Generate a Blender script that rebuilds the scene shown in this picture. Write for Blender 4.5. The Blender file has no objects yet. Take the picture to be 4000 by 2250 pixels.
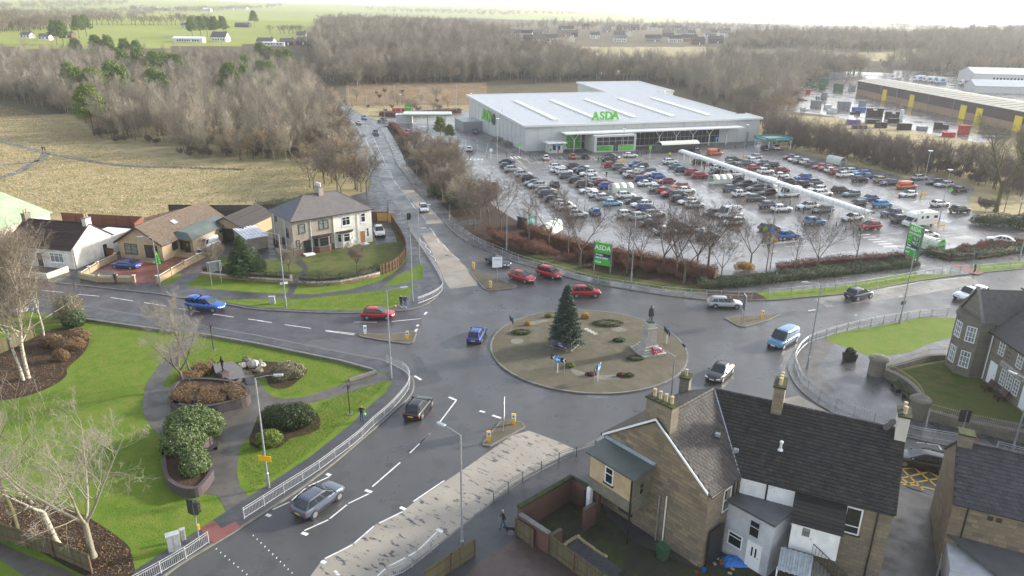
import bpy,bmesh,math,random
import numpy as np
from mathutils import Vector,Matrix
random.seed(7);RNG=np.random.default_rng(7)
S=bpy.context.scene
COL=S.collection
# ---- camera
F,H=2810.0,36.0
PITCH,ROLL=math.radians(20.25),math.radians(0.75)
_cp,_sp,_cr,_sr=math.cos(PITCH),math.sin(PITCH),math.cos(ROLL),math.sin(ROLL)
FWD=np.array([0,_cp,-_sp]);_u0=np.array([0,_sp,_cp]);_r0=np.array([1.0,0,0])
RIGHT=_cr*_r0+_sr*_u0;UP=-_sr*_r0+_cr*_u0
cam=bpy.data.cameras.new('camera');camo=bpy.data.objects.new('camera',cam);COL.objects.link(camo)
cam.sensor_width=36;cam.lens=F/4000*36;cam.clip_start=0.5;cam.clip_end=30000
camo.matrix_world=Matrix(((RIGHT[0],UP[0],-FWD[0],0),(RIGHT[1],UP[1],-FWD[1],0),(RIGHT[2],UP[2],-FWD[2],H),(0,0,0,1)))
S.camera=camo
# ---- sky, sun, exposure
SUN_AZ,SUN_EL=math.radians(22),math.radians(19)
W=bpy.data.worlds.new('World');S.world=W;W.use_nodes=True
nt=W.node_tree;nt.nodes.clear()
sky=nt.nodes.new('ShaderNodeTexSky');sky.sky_type='NISHITA';sky.sun_disc=False
sky.sun_elevation=SUN_EL;sky.sun_rotation=math.pi/2-SUN_AZ
sky.air_density=1.0;sky.dust_density=1.6;sky.ozone_density=1.0
bg=nt.nodes.new('ShaderNodeBackground');bg.inputs['Strength'].default_value=0.15
wo=nt.nodes.new('ShaderNodeOutputWorld');hs=nt.nodes.new('ShaderNodeHueSaturation');hs.inputs['Saturation'].default_value=.5;nt.links.new(sky.outputs[0],hs.inputs['Color']);nt.links.new(hs.outputs[0],bg.inputs[0]);nt.links.new(bg.outputs[0],wo.inputs[0])
sl=bpy.data.lights.new('sun','SUN');sl.energy=2.7;sl.angle=math.radians(4);sl.color=(1,0.93,0.82)
so=bpy.data.objects.new('sun',sl);COL.objects.link(so)
_sd=Vector((math.cos(SUN_AZ)*math.cos(SUN_EL),math.sin(SUN_AZ)*math.cos(SUN_EL),math.sin(SUN_EL)))
so.rotation_euler=_sd.to_track_quat('Z','Y').to_euler();so.location=(200,50,200)
S.view_settings.view_transform='Standard';S.view_settings.look='None'
S.view_settings.gamma=1.0;S.view_settings.use_curve_mapping=False
S.view_settings.exposure=1.5
HAZE=0.00015
S.cycles.use_denoising=True;S.cycles.denoising_prefilter='ACCURATE';S.cycles.max_bounces=5;S.cycles.volume_bounces=1;S.cycles.sample_clamp_indirect=4
# ---- photo pixel -> world
def ray(x,y):return RIGHT*(x-2000)/F-UP*(y-1125)/F+FWD
def G(x,y,z=0.0):
 d=ray(x,y);t=(z-H)/d[2];return Vector((t*d[0],t*d[1],z))
def PX(p):
 d=np.array((p[0],p[1],p[2]-H));c=d@FWD
 return 2000+F*(d@RIGHT)/c,1125-F*(d@UP)/c
def C(ox,oy,k=2.415):
 return lambda x,y:(ox+x/k,oy+y/k)
c1,c2,c3,c4=C(0,0),C(1000,0),C(2000,0),C(3000,0)
c5,c6,c7,c8=C(0,600),C(1000,600),C(2000,600),C(3000,600)
c9,c10,c11,c12=C(0,1150),C(1000,1150),C(2000,1150),C(3000,1050)
c13,c14,c15,c16=C(0,1650),C(1000,1650),C(2000,1650),C(3000,1650)
def sstep(a,b,x):
 t=min(1,max(0,(x-a)/(b-a)));return t*t*(3-2*t)
def TZ(x,y):
 d=math.hypot(x,y)
 if d<380 or y<0:return 0.0
 az=math.degrees(math.atan2(x,y));s=sstep(-5,22,az);d0=380+100*sstep(12,20,az)
 z=19*sstep(d0,760,d)*(1-.25*s)+12*sstep(700,1150,d)+18*sstep(1200,2300,d)*(1-.95*s)+75*sstep(1900,4600,d)*(1-s)
 z+=9*s*sstep(1300,2300,d)
 k=sstep(500,900,d)
 z+=k*(3.0*math.sin(x/170+1.3)*math.sin(y/210)+1.6*math.sin(x/71)*math.cos(y/93+.7))
 z+=5*sstep(1300,2400,d)*math.sin(x/420+y/600)
 if 15<az<22:z+=8*math.exp(-((az-18.3)/1.6)**2)*sstep(900,1250,d)*0
 return z
def GT(x,y):
 d=ray(x,y);t=60.0;prev=t
 while t<9000:
  p=d*t
  if H+p[2]<=TZ(p[0],p[1]):
   lo,hi=prev,t
   for _ in range(18):
    m=(lo+hi)/2;q=d*m
    if H+q[2]<=TZ(q[0],q[1]):hi=m
    else:lo=m
   q=d*hi;return Vector((q[0],q[1],TZ(q[0],q[1])))
  prev=t;t*=1.02
 return None
def inpoly(x,y,P):
 r=False;j=len(P)-1
 for i in range(len(P)):
  xi,yi=P[i];xj,yj=P[j]
  if(yi>y)!=(yj>y)and x<(xj-xi)*(y-yi)/(yj-yi)+xi:r=not r
  j=i
 return r
def smooth(pts,n=4,closed=False):
 P=[Vector(p)for p in pts];out=[];m=len(P)
 rng=range(m)if closed else range(m-1)
 for i in rng:
  if closed:a,b,c,d=P[i-1],P[i],P[(i+1)%m],P[(i+2)%m]
  else:a,b,c,d=P[max(i-1,0)],P[i],P[i+1],P[min(i+2,m-1)]
  for k in range(n):
   t=k/n
   out.append(0.5*((2*b)+(c-a)*t+(2*a-5*b+4*c-d)*t*t+(3*b-a-3*c+d)*t**3))
 if not closed:out.append(P[-1])
 return out
 # ---- mesh building
class MB:
 def __init__(s):s.v=[];s.f=[];s.m=[]
 def add(s,vs,fs,m=0):
  o=len(s.v);s.v.extend(tuple(v)for v in vs);s.f.extend([tuple(i+o for i in f)for f in fs]);s.m.extend([m]*len(fs));return s
 def poly(s,pts,m=0):return s.add(pts,[tuple(range(len(pts)))],m)
 def box(s,c,sz,rot=0,m=0,base=True):
  cx,cy,cz=c;a,b,h=sz[0]/2,sz[1]/2,sz[2];z0=cz if base else cz-h/2
  co,si=math.cos(rot),math.sin(rot)
  vs=[(cx+x*co-y*si,cy+x*si+y*co,z0+z)for z in(0,h)for x,y in((-a,-b),(a,-b),(a,b),(-a,b))]
  return s.add(vs,[(3,2,1,0),(4,5,6,7),(0,1,5,4),(1,2,6,5),(2,3,7,6),(3,0,4,7)],m)
 def seg(s,a,b,w,z0,z1,m=0):
  a=Vector((a[0],a[1]));b=Vector((b[0],b[1]));d=b-a
  return s.box(((a+b)/2).to_tuple()+(z0,),(d.length,w,z1-z0),math.atan2(d.y,d.x),m)
 def prism(s,P,z0,z1,m=0,ms=None):
  P=[(p[0],p[1])for p in P];n=len(P)
  if sum(P[i-1][0]*P[i][1]-P[i][0]*P[i-1][1]for i in range(n))<0:P=P[::-1]
  ms=m if ms is None else ms
  o=len(s.v);s.v.extend([(x,y,z0)for x,y in P]+[(x,y,z1)for x,y in P])
  s.f.append(tuple(o+n+i for i in range(n)));s.m.append(m)
  for i in range(n):
   j=(i+1)%n;s.f.append((o+i,o+j,o+n+j,o+n+i));s.m.append(ms)
  return s
 def slab(s,pts,t,m=0,ms=None):
  P=[Vector(p)for p in pts];n=len(P);N=Vector((0,0,0))
  for i in range(n):N+=P[i-1].cross(P[i])
  N.normalize();ms=m if ms is None else ms
  o=len(s.v);s.v.extend([tuple(p)for p in P]+[tuple(p-N*t)for p in P])
  s.f.append(tuple(o+i for i in range(n)));s.m.append(m)
  s.f.append(tuple(o+n+i for i in reversed(range(n))));s.m.append(ms)
  for i in range(n):
   j=(i+1)%n;s.f.append((o+j,o+i,o+n+i,o+n+j));s.m.append(ms)
  return s
 def tube(s,a,b,r0,r1=None,n=6,m=0,caps=True):
  a,b=Vector(a),Vector(b);r1=r0 if r1 is None else r1
  d=(b-a);d.normalize();u=d.orthogonal().normalized();w=d.cross(u)
  o=len(s.v)
  for p,r in((a,r0),(b,r1)):
   for i in range(n):
    t=2*math.pi*i/n;s.v.append(tuple(p+u*(r*math.cos(t))+w*(r*math.sin(t))))
  for i in range(n):
   j=(i+1)%n;s.f.append((o+i,o+j,o+n+j,o+n+i));s.m.append(m)
  if caps:s.f+=[tuple(o+i for i in reversed(range(n))),tuple(o+n+i for i in range(n))];s.m+=[m,m]
  return s
 def path(s,pts,r,n=6,m=0):
  for a,b in zip(pts[:-1],pts[1:]):s.tube(a,b,r,r,n,m)
  return s
 def lathe(s,prof,c,n=16,m=0):
  cx,cy,cz=c;o=len(s.v)
  for r,z in prof:
   for i in range(n):
    t=2*math.pi*i/n;s.v.append((cx+r*math.cos(t),cy+r*math.sin(t),cz+z))
  for k in range(len(prof)-1):
   for i in range(n):
    j=(i+1)%n;s.f.append((o+k*n+i,o+k*n+j,o+k*n+n+j,o+k*n+n+i));s.m.append(m)
  s.f+=[tuple(o+i for i in reversed(range(n))),tuple(o+(len(prof)-1)*n+i for i in range(n))];s.m+=[m,m]
  return s
 def strip(s,pts,w,z0,z1,m=0,side=0):
  P=[Vector((p[0],p[1]))for p in pts];L=[];R=[]
  for i,p in enumerate(P):
   d=(P[min(i+1,len(P)-1)]-P[max(i-1,0)]);
   if d.length<1e-6:d=Vector((1,0))
   d.normalize();q=Vector((-d.y,d.x))
   L.append(p+q*(w/2+side*w/2));R.append(p-q*(w/2-side*w/2))
  o=len(s.v);n=len(P)
  for l,r in zip(L,R):s.v.extend([(l.x,l.y,z0),(l.x,l.y,z1),(r.x,r.y,z1),(r.x,r.y,z0)])
  for i in range(n-1):
   a=o+4*i;b=a+4
   s.f+=[(a+1,a+2,b+2,b+1),(a,a+1,b+1,b),(a+2,a+3,b+3,b+2)];s.m+=[m]*3
  s.f+=[(o,o+3,o+2,o+1),(o+4*n-4,o+4*n-3,o+4*n-2,o+4*n-1)];s.m+=[m,m]
  return s
 def mesh(s,name,mats,shade=False):
  me=bpy.data.meshes.new(name);me.from_pydata(s.v,[],s.f)
  for m in(mats if isinstance(mats,(list,tuple))else[mats]):me.materials.append(m)
  if len(set(s.m))>1:me.polygons.foreach_set('material_index',s.m)
  if shade:me.polygons.foreach_set('use_smooth',[True]*len(s.f))
  me.update();return me
 def build(s,name,mats,parent=None,shade=False,world=False):
  if world and parent is not None:
   o=parent
   while o.parent:o=o.parent
   l=o.location;s.v=[(x-l.x,y-l.y,z-l.z)for x,y,z in s.v]
  return link(name,s.mesh(name,mats,shade),parent)
def link(name,data,parent=None,loc=None,rot=None):
 o=bpy.data.objects.new(name,data);COL.objects.link(o)
 if parent is not None:o.parent=parent
 if loc is not None:o.location=loc
 if rot is not None:o.rotation_euler=(0,0,rot)
 return o
def tag(o,label=None,cat=None,group=None,kind=None):
 if label:o['label']=label
 if cat:o['category']=cat
 if group:o['group']=group
 if kind:o['kind']=kind
 return o
def thing(name,label,cat,loc=(0,0,0),rot=0,group=None):
 o=bpy.data.objects.new(name,None);COL.objects.link(o);o.location=loc;o.rotation_euler=(0,0,rot)
 o.empty_display_size=.2
 return tag(o,label,cat,group)
def copy_tree(o,parent=None):
 c=o.copy();COL.objects.link(c);c.parent=parent
 for ch in o.children:copy_tree(ch,c)
 return c
ORD='first second third fourth fifth sixth seventh eighth ninth tenth eleventh twelfth thirteenth fourteenth fifteenth sixteenth seventeenth eighteenth nineteenth twentieth twenty-first twenty-second twenty-third twenty-fourth twenty-fifth twenty-sixth twenty-seventh twenty-eighth twenty-ninth thirtieth thirty-first thirty-second thirty-third thirty-fourth thirty-fifth thirty-sixth thirty-seventh thirty-eighth thirty-ninth fortieth forty-first forty-second forty-third forty-fourth forty-fifth'.split()
# ---- materials
class NT:
 def __init__(s,name):
  s.mat=bpy.data.materials.new(name);s.mat.use_nodes=True;s.t=s.mat.node_tree;s.b=s.t.nodes['Principled BSDF']
  s.tc=None
 def n(s,typ,**kw):
  o=s.t.nodes.new('ShaderNode'+typ)
  for k,v in kw.items():
   if k in o.inputs:o.inputs[k].default_value=v
   else:setattr(o,k,v)
  return o
 def l(s,a,b):s.t.links.new(a,b)
 def co(s):
  if not s.tc:s.tc=s.n('TexCoord')
  return s.tc.outputs['Object']
 def noise(s,scale,detail=4,rough=.55):
  o=s.n('TexNoise');o.inputs['Scale'].default_value=scale;o.inputs['Detail'].default_value=detail;o.inputs['Roughness'].default_value=rough
  s.l(s.co(),o.inputs['Vector']);return o.outputs['Fac']
 def ramp(s,fac,a,b,va=0.0,vb=1.0):
  o=s.n('MapRange');s.l(fac,o.inputs[0])
  for i,v in zip((1,2,3,4),(a,b,va,vb)):o.inputs[i].default_value=v
  return o.outputs[0]
 def mix(s,fac,a,b,mode='MIX'):
  o=s.n('Mix',data_type='RGBA',blend_type=mode)
  for sock,v in((o.inputs[0],fac),(o.inputs[6],a),(o.inputs[7],b)):
   if isinstance(v,(int,float)):sock.default_value=v
   elif isinstance(v,(tuple,list)):sock.default_value=(*v[:3],1)
   else:s.l(v,sock)
  return o.outputs[2]
 def bump(s,h,strength=.3,dist=.02):
  o=s.n('Bump');o.inputs['Strength'].default_value=strength;o.inputs['Distance'].default_value=dist
  s.l(h,o.inputs['Height']);s.l(o.outputs[0],s.b.inputs['Normal'])
 def out(s,col=None,rough=None,metal=None,spec=None):
  for k,v in(('Base Color',col),('Roughness',rough),('Metallic',metal),('Specular IOR Level',spec)):
   if v is None:continue
   if isinstance(v,(int,float)):s.b.inputs[k].default_value=v
   elif isinstance(v,tuple):s.b.inputs[k].default_value=(*v,1)
   else:s.l(v,s.b.inputs[k])
  return s.mat
M={}
def basic(name,c,rough=.6,metal=0,var=.18,scale=3,bump=0,spec=None,c2=None,grime=0):
 n=NT(name);f=n.noise(scale,5)
 a=c2 if c2 else tuple(x*(1-var)for x in c);b=c if c2 else tuple(min(1,x*(1+var))for x in c)
 col=n.mix(n.ramp(f,.3,.7),a,b)
 if grime:col=n.mix(n.ramp(n.noise(scale*.35,6,.65),.5,.72,0,grime),col,(.05,.055,.04))
 if bump:n.bump(n.noise(scale*8,3),bump)
 M[name]=n.out(col,rough,metal,spec);return M[name]
def island(name,cols,rough=.6,scale=0,spec=None):
 n=NT(name);g=n.n('NewGeometry');r=n.n('ValToRGB');el=r.color_ramp.elements
 oi=n.n('ObjectInfo');ad=n.n('Math',operation='ADD');fr=n.n('Math',operation='FRACT')
 n.l(g.outputs['Random Per Island'],ad.inputs[0]);n.l(oi.outputs['Random'],ad.inputs[1]);n.l(ad.outputs[0],fr.inputs[0]);n.l(fr.outputs[0],r.inputs[0])
 while len(el)<len(cols):el.new(.5)
 for i,c in enumerate(cols):el[i].position=i/(len(cols)-1);el[i].color=(*c,1)
 col=r.outputs[0]
 if scale:col=n.mix(n.ramp(n.noise(scale,5),.35,.7,0,.55),col,tuple(x*.55 for x in cols[0]))
 M[name]=n.out(col,rough,None,.15 if spec is None else spec);return M[name]
def wet(name,c,c2,r0=.12,r1=.5,sc=.12,streak=True):
 n=NT(name);big=n.noise(sc,6,.6);fine=n.noise(9,3)
 col=n.mix(n.ramp(big,.35,.68),c,c2);col=n.mix(n.ramp(fine,.2,.8,0,.35),col,tuple(x*.6 for x in c))
 patch=n.ramp(n.noise(sc*4.3,5),.56,.6,0,.5);col=n.mix(patch,col,tuple(x*.72 for x in c))
 rgh=n.ramp(n.noise(sc*2.2,5,.6),.36,.64,r0,r1);n.bump(fine,.12,.01)
 M[name]=n.out(col,rgh,None,.5);return M[name]
def ground(name,cols,s1,s2,s3=20,rough=.9,bump=.5,bd=.05):
 n=NT(name);a=n.ramp(n.noise(s1,6,.6),.38,.62);b=n.ramp(n.noise(s2,5,.65),.4,.62);f=n.noise(s3,3)
 col=n.mix(a,cols[0],cols[1]);col=n.mix(b,col,cols[2]);col=n.mix(n.ramp(f,.3,.75,0,.35),col,tuple(x*.55 for x in cols[0]))
 n.bump(f,bump,bd);M[name]=n.out(col,rough,None,.2);return M[name]
def bricks(name,c1_,c2_,mortar,sx,sy,ms=.012,rough=.85,wavy=0,grime=.4):
 n=NT(name);m=n.n('Mapping');n.l(n.co(),m.inputs[0]);b=n.n('TexBrick');g=n.n('NewGeometry')
 cr=n.n('VectorMath',operation='CROSS_PRODUCT');n.l(g.outputs['True Normal'],cr.inputs[0]);cr.inputs[1].default_value=(0,0,1)
 dt=n.n('VectorMath',operation='DOT_PRODUCT');n.l(cr.outputs[0],dt.inputs[0]);n.l(n.co(),dt.inputs[1])
 sp=n.n('SeparateXYZ');n.l(n.co(),sp.inputs[0]);cb=n.n('CombineXYZ');n.l(dt.outputs['Value'],cb.inputs[0]);n.l(sp.outputs[2],cb.inputs[1])
 n.l(cb.outputs[0],b.inputs['Vector']);b.inputs['Scale'].default_value=1
 b.inputs['Color1'].default_value=(*c1_,1);b.inputs['Color2'].default_value=(*c2_,1);b.inputs['Mortar'].default_value=(*mortar,1)
 b.inputs['Brick Width'].default_value=sx;b.inputs['Row Height'].default_value=sy;b.inputs['Mortar Size'].default_value=ms
 col=n.mix(n.ramp(n.noise(.6,6,.65),.42,.7,0,grime),b.outputs['Color'],(.06,.055,.045))
 n.bump(b.outputs['Fac'],-.4,.01);M[name]=n.out(col,rough);return M[name]
wet('asphalt',(.06,.06,.061),(.085,.085,.085),.27,.46)
wet('asphalt_west',(.052,.044,.052),(.066,.06,.068),.3,.55)
wet('asphalt_park',(.115,.105,.1),(.145,.138,.134),.26,.44,.09)
wet('asphalt_lane',(.13,.126,.124),(.17,.166,.162),.2,.36,.1)
wet('tarmac',(.045,.045,.05),(.07,.07,.072),.28,.55,.3)
wet('tarmac_wet',(.065,.065,.066),(.1,.1,.1),.2,.45,.25)
wet('paving_path',(.07,.062,.052),(.11,.1,.085),.3,.6,.3)
wet('yard',(.1,.085,.078),(.15,.135,.125),.1,.35,.06)
def buff(name,c,thr):
 n=NT(name);m=n.n('Mapping');n.l(n.co(),m.inputs[0]);m.inputs['Scale'].default_value=(1.5,1.5,1);m.inputs['Rotation'].default_value=(0,0,math.radians(35))
 st=n.n('TexNoise');st.inputs['Scale'].default_value=1.0;st.inputs['Detail'].default_value=7;st.inputs['Roughness'].default_value=.7
 m2=n.n('Mapping');n.l(m.outputs[0],m2.inputs[0]);m2.inputs['Scale'].default_value=(.55,1.5,1);n.l(m2.outputs[0],st.inputs['Vector'])
 worn=n.ramp(st.outputs['Fac'],thr,thr+.035)
 col=n.mix(n.ramp(n.noise(.35,5),.35,.7),tuple(x*.8 for x in c),c);col=n.mix(n.ramp(n.noise(12,2),.3,.8,0,.3),col,tuple(x*.6 for x in c))
 col=n.mix(worn,col,(.06,.06,.066));M[name]=n.out(col,n.ramp(n.noise(.4,4),.4,.65,.3,.6),None,.4)
buff('buff',(.33,.3,.25),.56);buff('buff_clean',(.33,.285,.225),.7);buff('buff_grey',(.22,.205,.18),.56)
basic('marking',(.72,.72,.7),.55,var=.12,scale=2,c2=(.5,.5,.49))
basic('yellow_marking',(.62,.38,.03),.6,scale=4)
basic('kerb',(.16,.155,.14),.7,scale=2,grime=.5)
ground('lawn',((.085,.155,.012),(.115,.19,.015),(.155,.19,.03)),.16,.7,8,bump=.9,bd=.06)
ground('lawn_dull',((.06,.09,.018),(.09,.12,.025),(.13,.12,.045)),.15,.6,12)
ground('rough',((.32,.255,.14),(.4,.325,.19),(.23,.21,.09)),.03,.22,2.6,bump=.35,bd=.1)
ground('wood_floor',((.09,.065,.04),(.13,.1,.06),(.07,.07,.03)),.06,.3,3)
ground('field',((.2,.235,.04),(.26,.29,.06),(.22,.25,.05)),.004,.02,.4,bump=.2)
ground('field_pale',((.22,.25,.08),(.27,.27,.11),(.2,.24,.06)),.004,.02,.4,bump=.2)
ground('heath',((.2,.13,.075),(.29,.2,.11),(.14,.1,.05)),.03,.2,2,bump=1,bd=.2)
ground('soil',((.055,.032,.022),(.08,.045,.03),(.035,.03,.02)),.3,1.2,9,bump=1)
ground('island_ground',((.115,.1,.075),(.15,.13,.1),(.1,.095,.06)),.25,.8,10,bump=.5)
ground('moss',((.05,.05,.03),(.06,.08,.02),(.04,.04,.035)),.35,1.2,9,bump=.5)
ground('pebbles',((.2,.19,.165),(.26,.25,.22),(.15,.145,.12)),1,4,20);ground('gravel',((.08,.08,.085),(.11,.11,.11),(.06,.06,.065)),1,4,25)
wet('red_block',(.16,.05,.04),(.2,.075,.06),.35,.6,.4)
wet('brown_block',(.075,.05,.045),(.1,.07,.06),.3,.6,.5)
def paintmat():
 n=NT('car_paint');oi=n.n('ObjectInfo');n.l(oi.outputs['Color'],n.b.inputs['Base Color'])
 n.b.inputs['Roughness'].default_value=.32;n.b.inputs['Coat Weight'].default_value=.6;n.b.inputs['Coat Roughness'].default_value=.08
 n.b.inputs['Metallic'].default_value=.15;M['car_paint']=n.mat
 n=NT('object_colour');oi=n.n('ObjectInfo');f=n.noise(4,4)
 n.l(n.mix(n.ramp(f,.3,.75,0,.35),oi.outputs['Color'],(.05,.05,.05)),n.b.inputs['Base Color']);n.b.inputs['Roughness'].default_value=.7;M['object_colour']=n.mat
paintmat()
basic('car_glass',(.02,.025,.03),.06,var=.1,spec=.6);basic('tyre',(.02,.02,.021),.8);basic('rim',(.32,.32,.34),.35,.7)
basic('dark_trim',(.025,.025,.027),.55);basic('chrome',(.55,.55,.56),.25,.8)
basic('lamp_white',(.75,.75,.73),.15);basic('lamp_red',(.4,.015,.015),.25);basic('plate_white',(.7,.7,.68),.5);basic('plate_yellow',(.7,.45,.04),.5)
basic('galv',(.33,.35,.37),.45,.5,scale=5);basic('galv_light',(.42,.43,.44),.5,.3,scale=4);basic('white_metal',(.68,.69,.7),.4);basic('black_metal',(.02,.02,.022),.5)
basic('grey_metal',(.13,.14,.15),.5,.3)
basic('render_white',(.62,.59,.53),.85,scale=.8,grime=.25,bump=.05);basic('render_cream',(.6,.55,.45),.85,scale=.8,grime=.3)
basic('roughcast',(.30,.26,.21),.95,scale=1.2,grime=.35,bump=.3);basic('roughcast_beige',(.42,.32,.2),.95,scale=1,bump=.2)
basic('render_grey',(.42,.44,.47),.8,scale=.9,grime=.3);basic('render_white2',(.72,.73,.74),.7,scale=1,grime=.2)
basic('upvc',(.74,.75,.76),.35,var=.05);basic('window_dark',(.02,.024,.028),.08,spec=.6);basic('window_curtain',(.28,.3,.28),.2,scale=3,c2=(.1,.11,.11))
basic('door_black',(.02,.022,.028),.4);basic('door_wood',(.32,.13,.03),.5,scale=6);basic('door_dark',(.05,.022,.016),.4)
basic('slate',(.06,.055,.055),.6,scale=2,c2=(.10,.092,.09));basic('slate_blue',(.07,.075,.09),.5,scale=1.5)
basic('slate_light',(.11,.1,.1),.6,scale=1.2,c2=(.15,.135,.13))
basic('felt_green',(.07,.085,.08),.35,scale=.9,c2=(.10,.12,.1),grime=.4);basic('felt_grey',(.09,.095,.1),.4,scale=1,grime=.4)
basic('lead',(.28,.32,.37),.45,scale=2);basic('roof_green',(.33,.43,.26),.7,scale=.5);basic('timber_fence',(.13,.075,.045),.85,scale=2);basic('timber_red',(.19,.075,.045),.8,scale=1.5)
island('fence_board',[(.10,.09,.06),(.14,.125,.075),(.12,.12,.06),(.09,.075,.05)],.9)
island('board_brown',[(.08,.045,.03),(.11,.06,.04),(.07,.04,.03)],.85);island('board_red',[(.19,.07,.045),(.22,.085,.055),(.17,.06,.04)],.8)
basic('timber_new',(.4,.24,.08),.8,scale=2);basic('pot_clay',(.42,.33,.2),.8,scale=4,grime=.3)
island('tile_dark',[(.028,.026,.025),(.042,.04,.036),(.034,.031,.032),(.055,.05,.042)],.55);island('tile_brown',[(.05,.045,.043),(.065,.058,.054),(.078,.07,.064),(.043,.039,.038)],.6)
island('tile_slate2',[(.045,.045,.05),(.06,.06,.066),(.075,.072,.078)],.5);island('tile_choc',[(.05,.03,.028),(.06,.038,.034),(.04,.026,.026)],.6);island('tile_tan',[(.13,.1,.075),(.16,.125,.095),(.11,.085,.068)],.75)
island('sandstone',[(.25,.2,.14),(.2,.165,.12),(.31,.245,.165),(.15,.13,.1),(.24,.185,.135)],.9,.7);island('stone_grey',[(.17,.155,.12),(.21,.19,.145),(.14,.13,.105),(.24,.21,.16)],.9,.6)
bricks('sandstone_wall',(.25,.2,.14),(.18,.15,.11),(.12,.105,.085),.62,.31);bricks('stone_wall',(.20,.18,.135),(.15,.14,.11),(.1,.095,.08),.5,.25)
bricks('brick_red',(.15,.06,.04),(.1,.042,.032),(.09,.08,.07),.225,.075,.01);bricks('brick_blue',(.085,.06,.065),(.06,.045,.05),(.05,.045,.045),.4,.2,.015);bricks('block_buff',(.40,.30,.18),(.34,.25,.15),(.3,.24,.16),.44,.22,.01,grime=.2);bricks('brick_tan',(.33,.215,.14),(.29,.19,.125),(.28,.2,.14),.3,.1,.01,grime=.1)
basic('granite',(.36,.34,.3),.75,scale=2,grime=.3);basic('bronze',(.045,.065,.06),.5,.5,scale=4);basic('bronze_dark',(.03,.035,.03),.45,.5,scale=4)
basic('asda_wall',(.50,.51,.50),.55,var=.05,scale=.5);basic('asda_roof',(.46,.48,.5),.4,.1,var=.07,scale=.4);basic('rooflight',(.66,.67,.62),.4,var=.05);basic('asda_trim',(.6,.61,.61),.45,var=.05)
basic('green_sign',(.06,.42,.03),.4,var=.05);basic('green_letters',(.12,.5,.04),.4,var=.05);basic('green_poster',(.10,.42,.03),.5,scale=.7,c2=(.02,.16,.015));basic('teal_sign',(.02,.24,.25),.4,var=.05);basic('dark_sign',(.02,.025,.03),.4);basic('white_sign',(.75,.76,.77),.4,var=.04)
basic('yellow_plastic',(.75,.42,.02),.4,var=.06);basic('blue_sign',(.02,.22,.55),.4,var=.06);basic('purple_banner',(.16,.06,.32),.5,scale=5);basic('red_sign',(.45,.02,.03),.45)
basic('shelter_plastic',(.55,.58,.5),.35,var=.08);basic('brown_cladding',(.055,.036,.036),.6,var=.1);basic('roof_cream',(.36,.34,.27),.6,var=.08,scale=.4);basic('roller_yellow',(.72,.55,.02),.5,var=.06)
basic('poppy',(.5,.01,.04),.6);basic('tarp',(.02,.16,.5),.45,scale=4);basic('bin_green',(.03,.09,.045),.5);basic('corrugated',(.36,.4,.42),.4,.5)
basic('bark',(.14,.115,.085),.9,scale=3,c2=(.07,.058,.045));basic('bark_green',(.12,.11,.04),.9,scale=2,c2=(.08,.07,.04));basic('twig',(.21,.18,.125),.9,scale=.3,c2=(.14,.12,.085));basic('twig_fawn',(.36,.28,.18),.9,scale=.3,c2=(.27,.21,.14));basic('twig_mauve',(.185,.16,.13),.9,scale=.3,c2=(.245,.21,.165))
basic('twig_pale',(.32,.295,.22),.9,scale=.2,c2=(.235,.21,.155));basic('twig_near',(.23,.21,.165),.9,scale=.5,c2=(.19,.17,.135));basic('twig_red',(.16,.07,.055),.9,scale=.5,c2=(.22,.11,.075));basic('twig_dark',(.095,.072,.06),.9,scale=.5,c2=(.14,.105,.085))
def birch():
 n=NT('birch_bark');m=n.n('Mapping');n.l(n.co(),m.inputs[0]);m.inputs['Scale'].default_value=(1.2,1.2,5)
 t=n.n('TexNoise');t.inputs['Scale'].default_value=1.6;t.inputs['Detail'].default_value=5;n.l(m.outputs[0],t.inputs['Vector'])
 M['bark_pale']=None;M['birch_bark']=n.out(n.mix(n.ramp(t.outputs['Fac'],.54,.6),(.42,.37,.29),(.06,.05,.04)),.85)
birch();basic('bark_pale',(.25,.23,.17),.9,scale=3,c2=(.2,.18,.13))
def leafmat(name,cols,tr=.25):
 island(name,cols,.55,spec=.25)
leafmat('leaf_rhodo',[(.06,.10,.03),(.11,.15,.05),(.045,.08,.022),(.16,.19,.07)]);leafmat('leaf_dark',[(.02,.035,.014),(.035,.055,.02),(.05,.06,.02),(.028,.045,.018)])
leafmat('leaf_bright',[(.10,.15,.02),(.14,.19,.025),(.08,.12,.02),(.17,.2,.04)]);leafmat('leaf_conifer',[(.035,.065,.045),(.06,.095,.07),(.045,.08,.055),(.025,.048,.032)])
leafmat('leaf_pine',[(.1,.16,.025),(.15,.21,.035),(.06,.11,.025),(.19,.23,.045)]);basic('twig_brown',(.16,.128,.092),.9,scale=.5,c2=(.11,.088,.065));leafmat('leaf_beech',[(.18,.075,.035),(.24,.11,.05),(.13,.055,.03),(.1,.06,.04)])
leafmat('leaf_brown',[(.13,.075,.035),(.19,.115,.055),(.10,.06,.03),(.24,.16,.08)]);leafmat('leaf_holly',[(.03,.06,.025),(.05,.085,.035),(.08,.12,.045),(.022,.045,.018)])
leafmat('leaf_heath',[(.16,.14,.09),(.22,.19,.12),(.11,.11,.05),(.27,.23,.15)]);leafmat('grass_dry',[(.36,.27,.13),(.44,.34,.18),(.3,.225,.1),(.25,.21,.075)])
leafmat('leaf_ivy',[(.04,.07,.02),(.07,.1,.03),(.03,.05,.015)]);leafmat('leaf_orange',[(.4,.2,.03),(.5,.28,.05),(.28,.14,.03)]);leafmat('leaf_plum',[(.07,.02,.02),(.11,.035,.03),(.05,.02,.018)])
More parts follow.
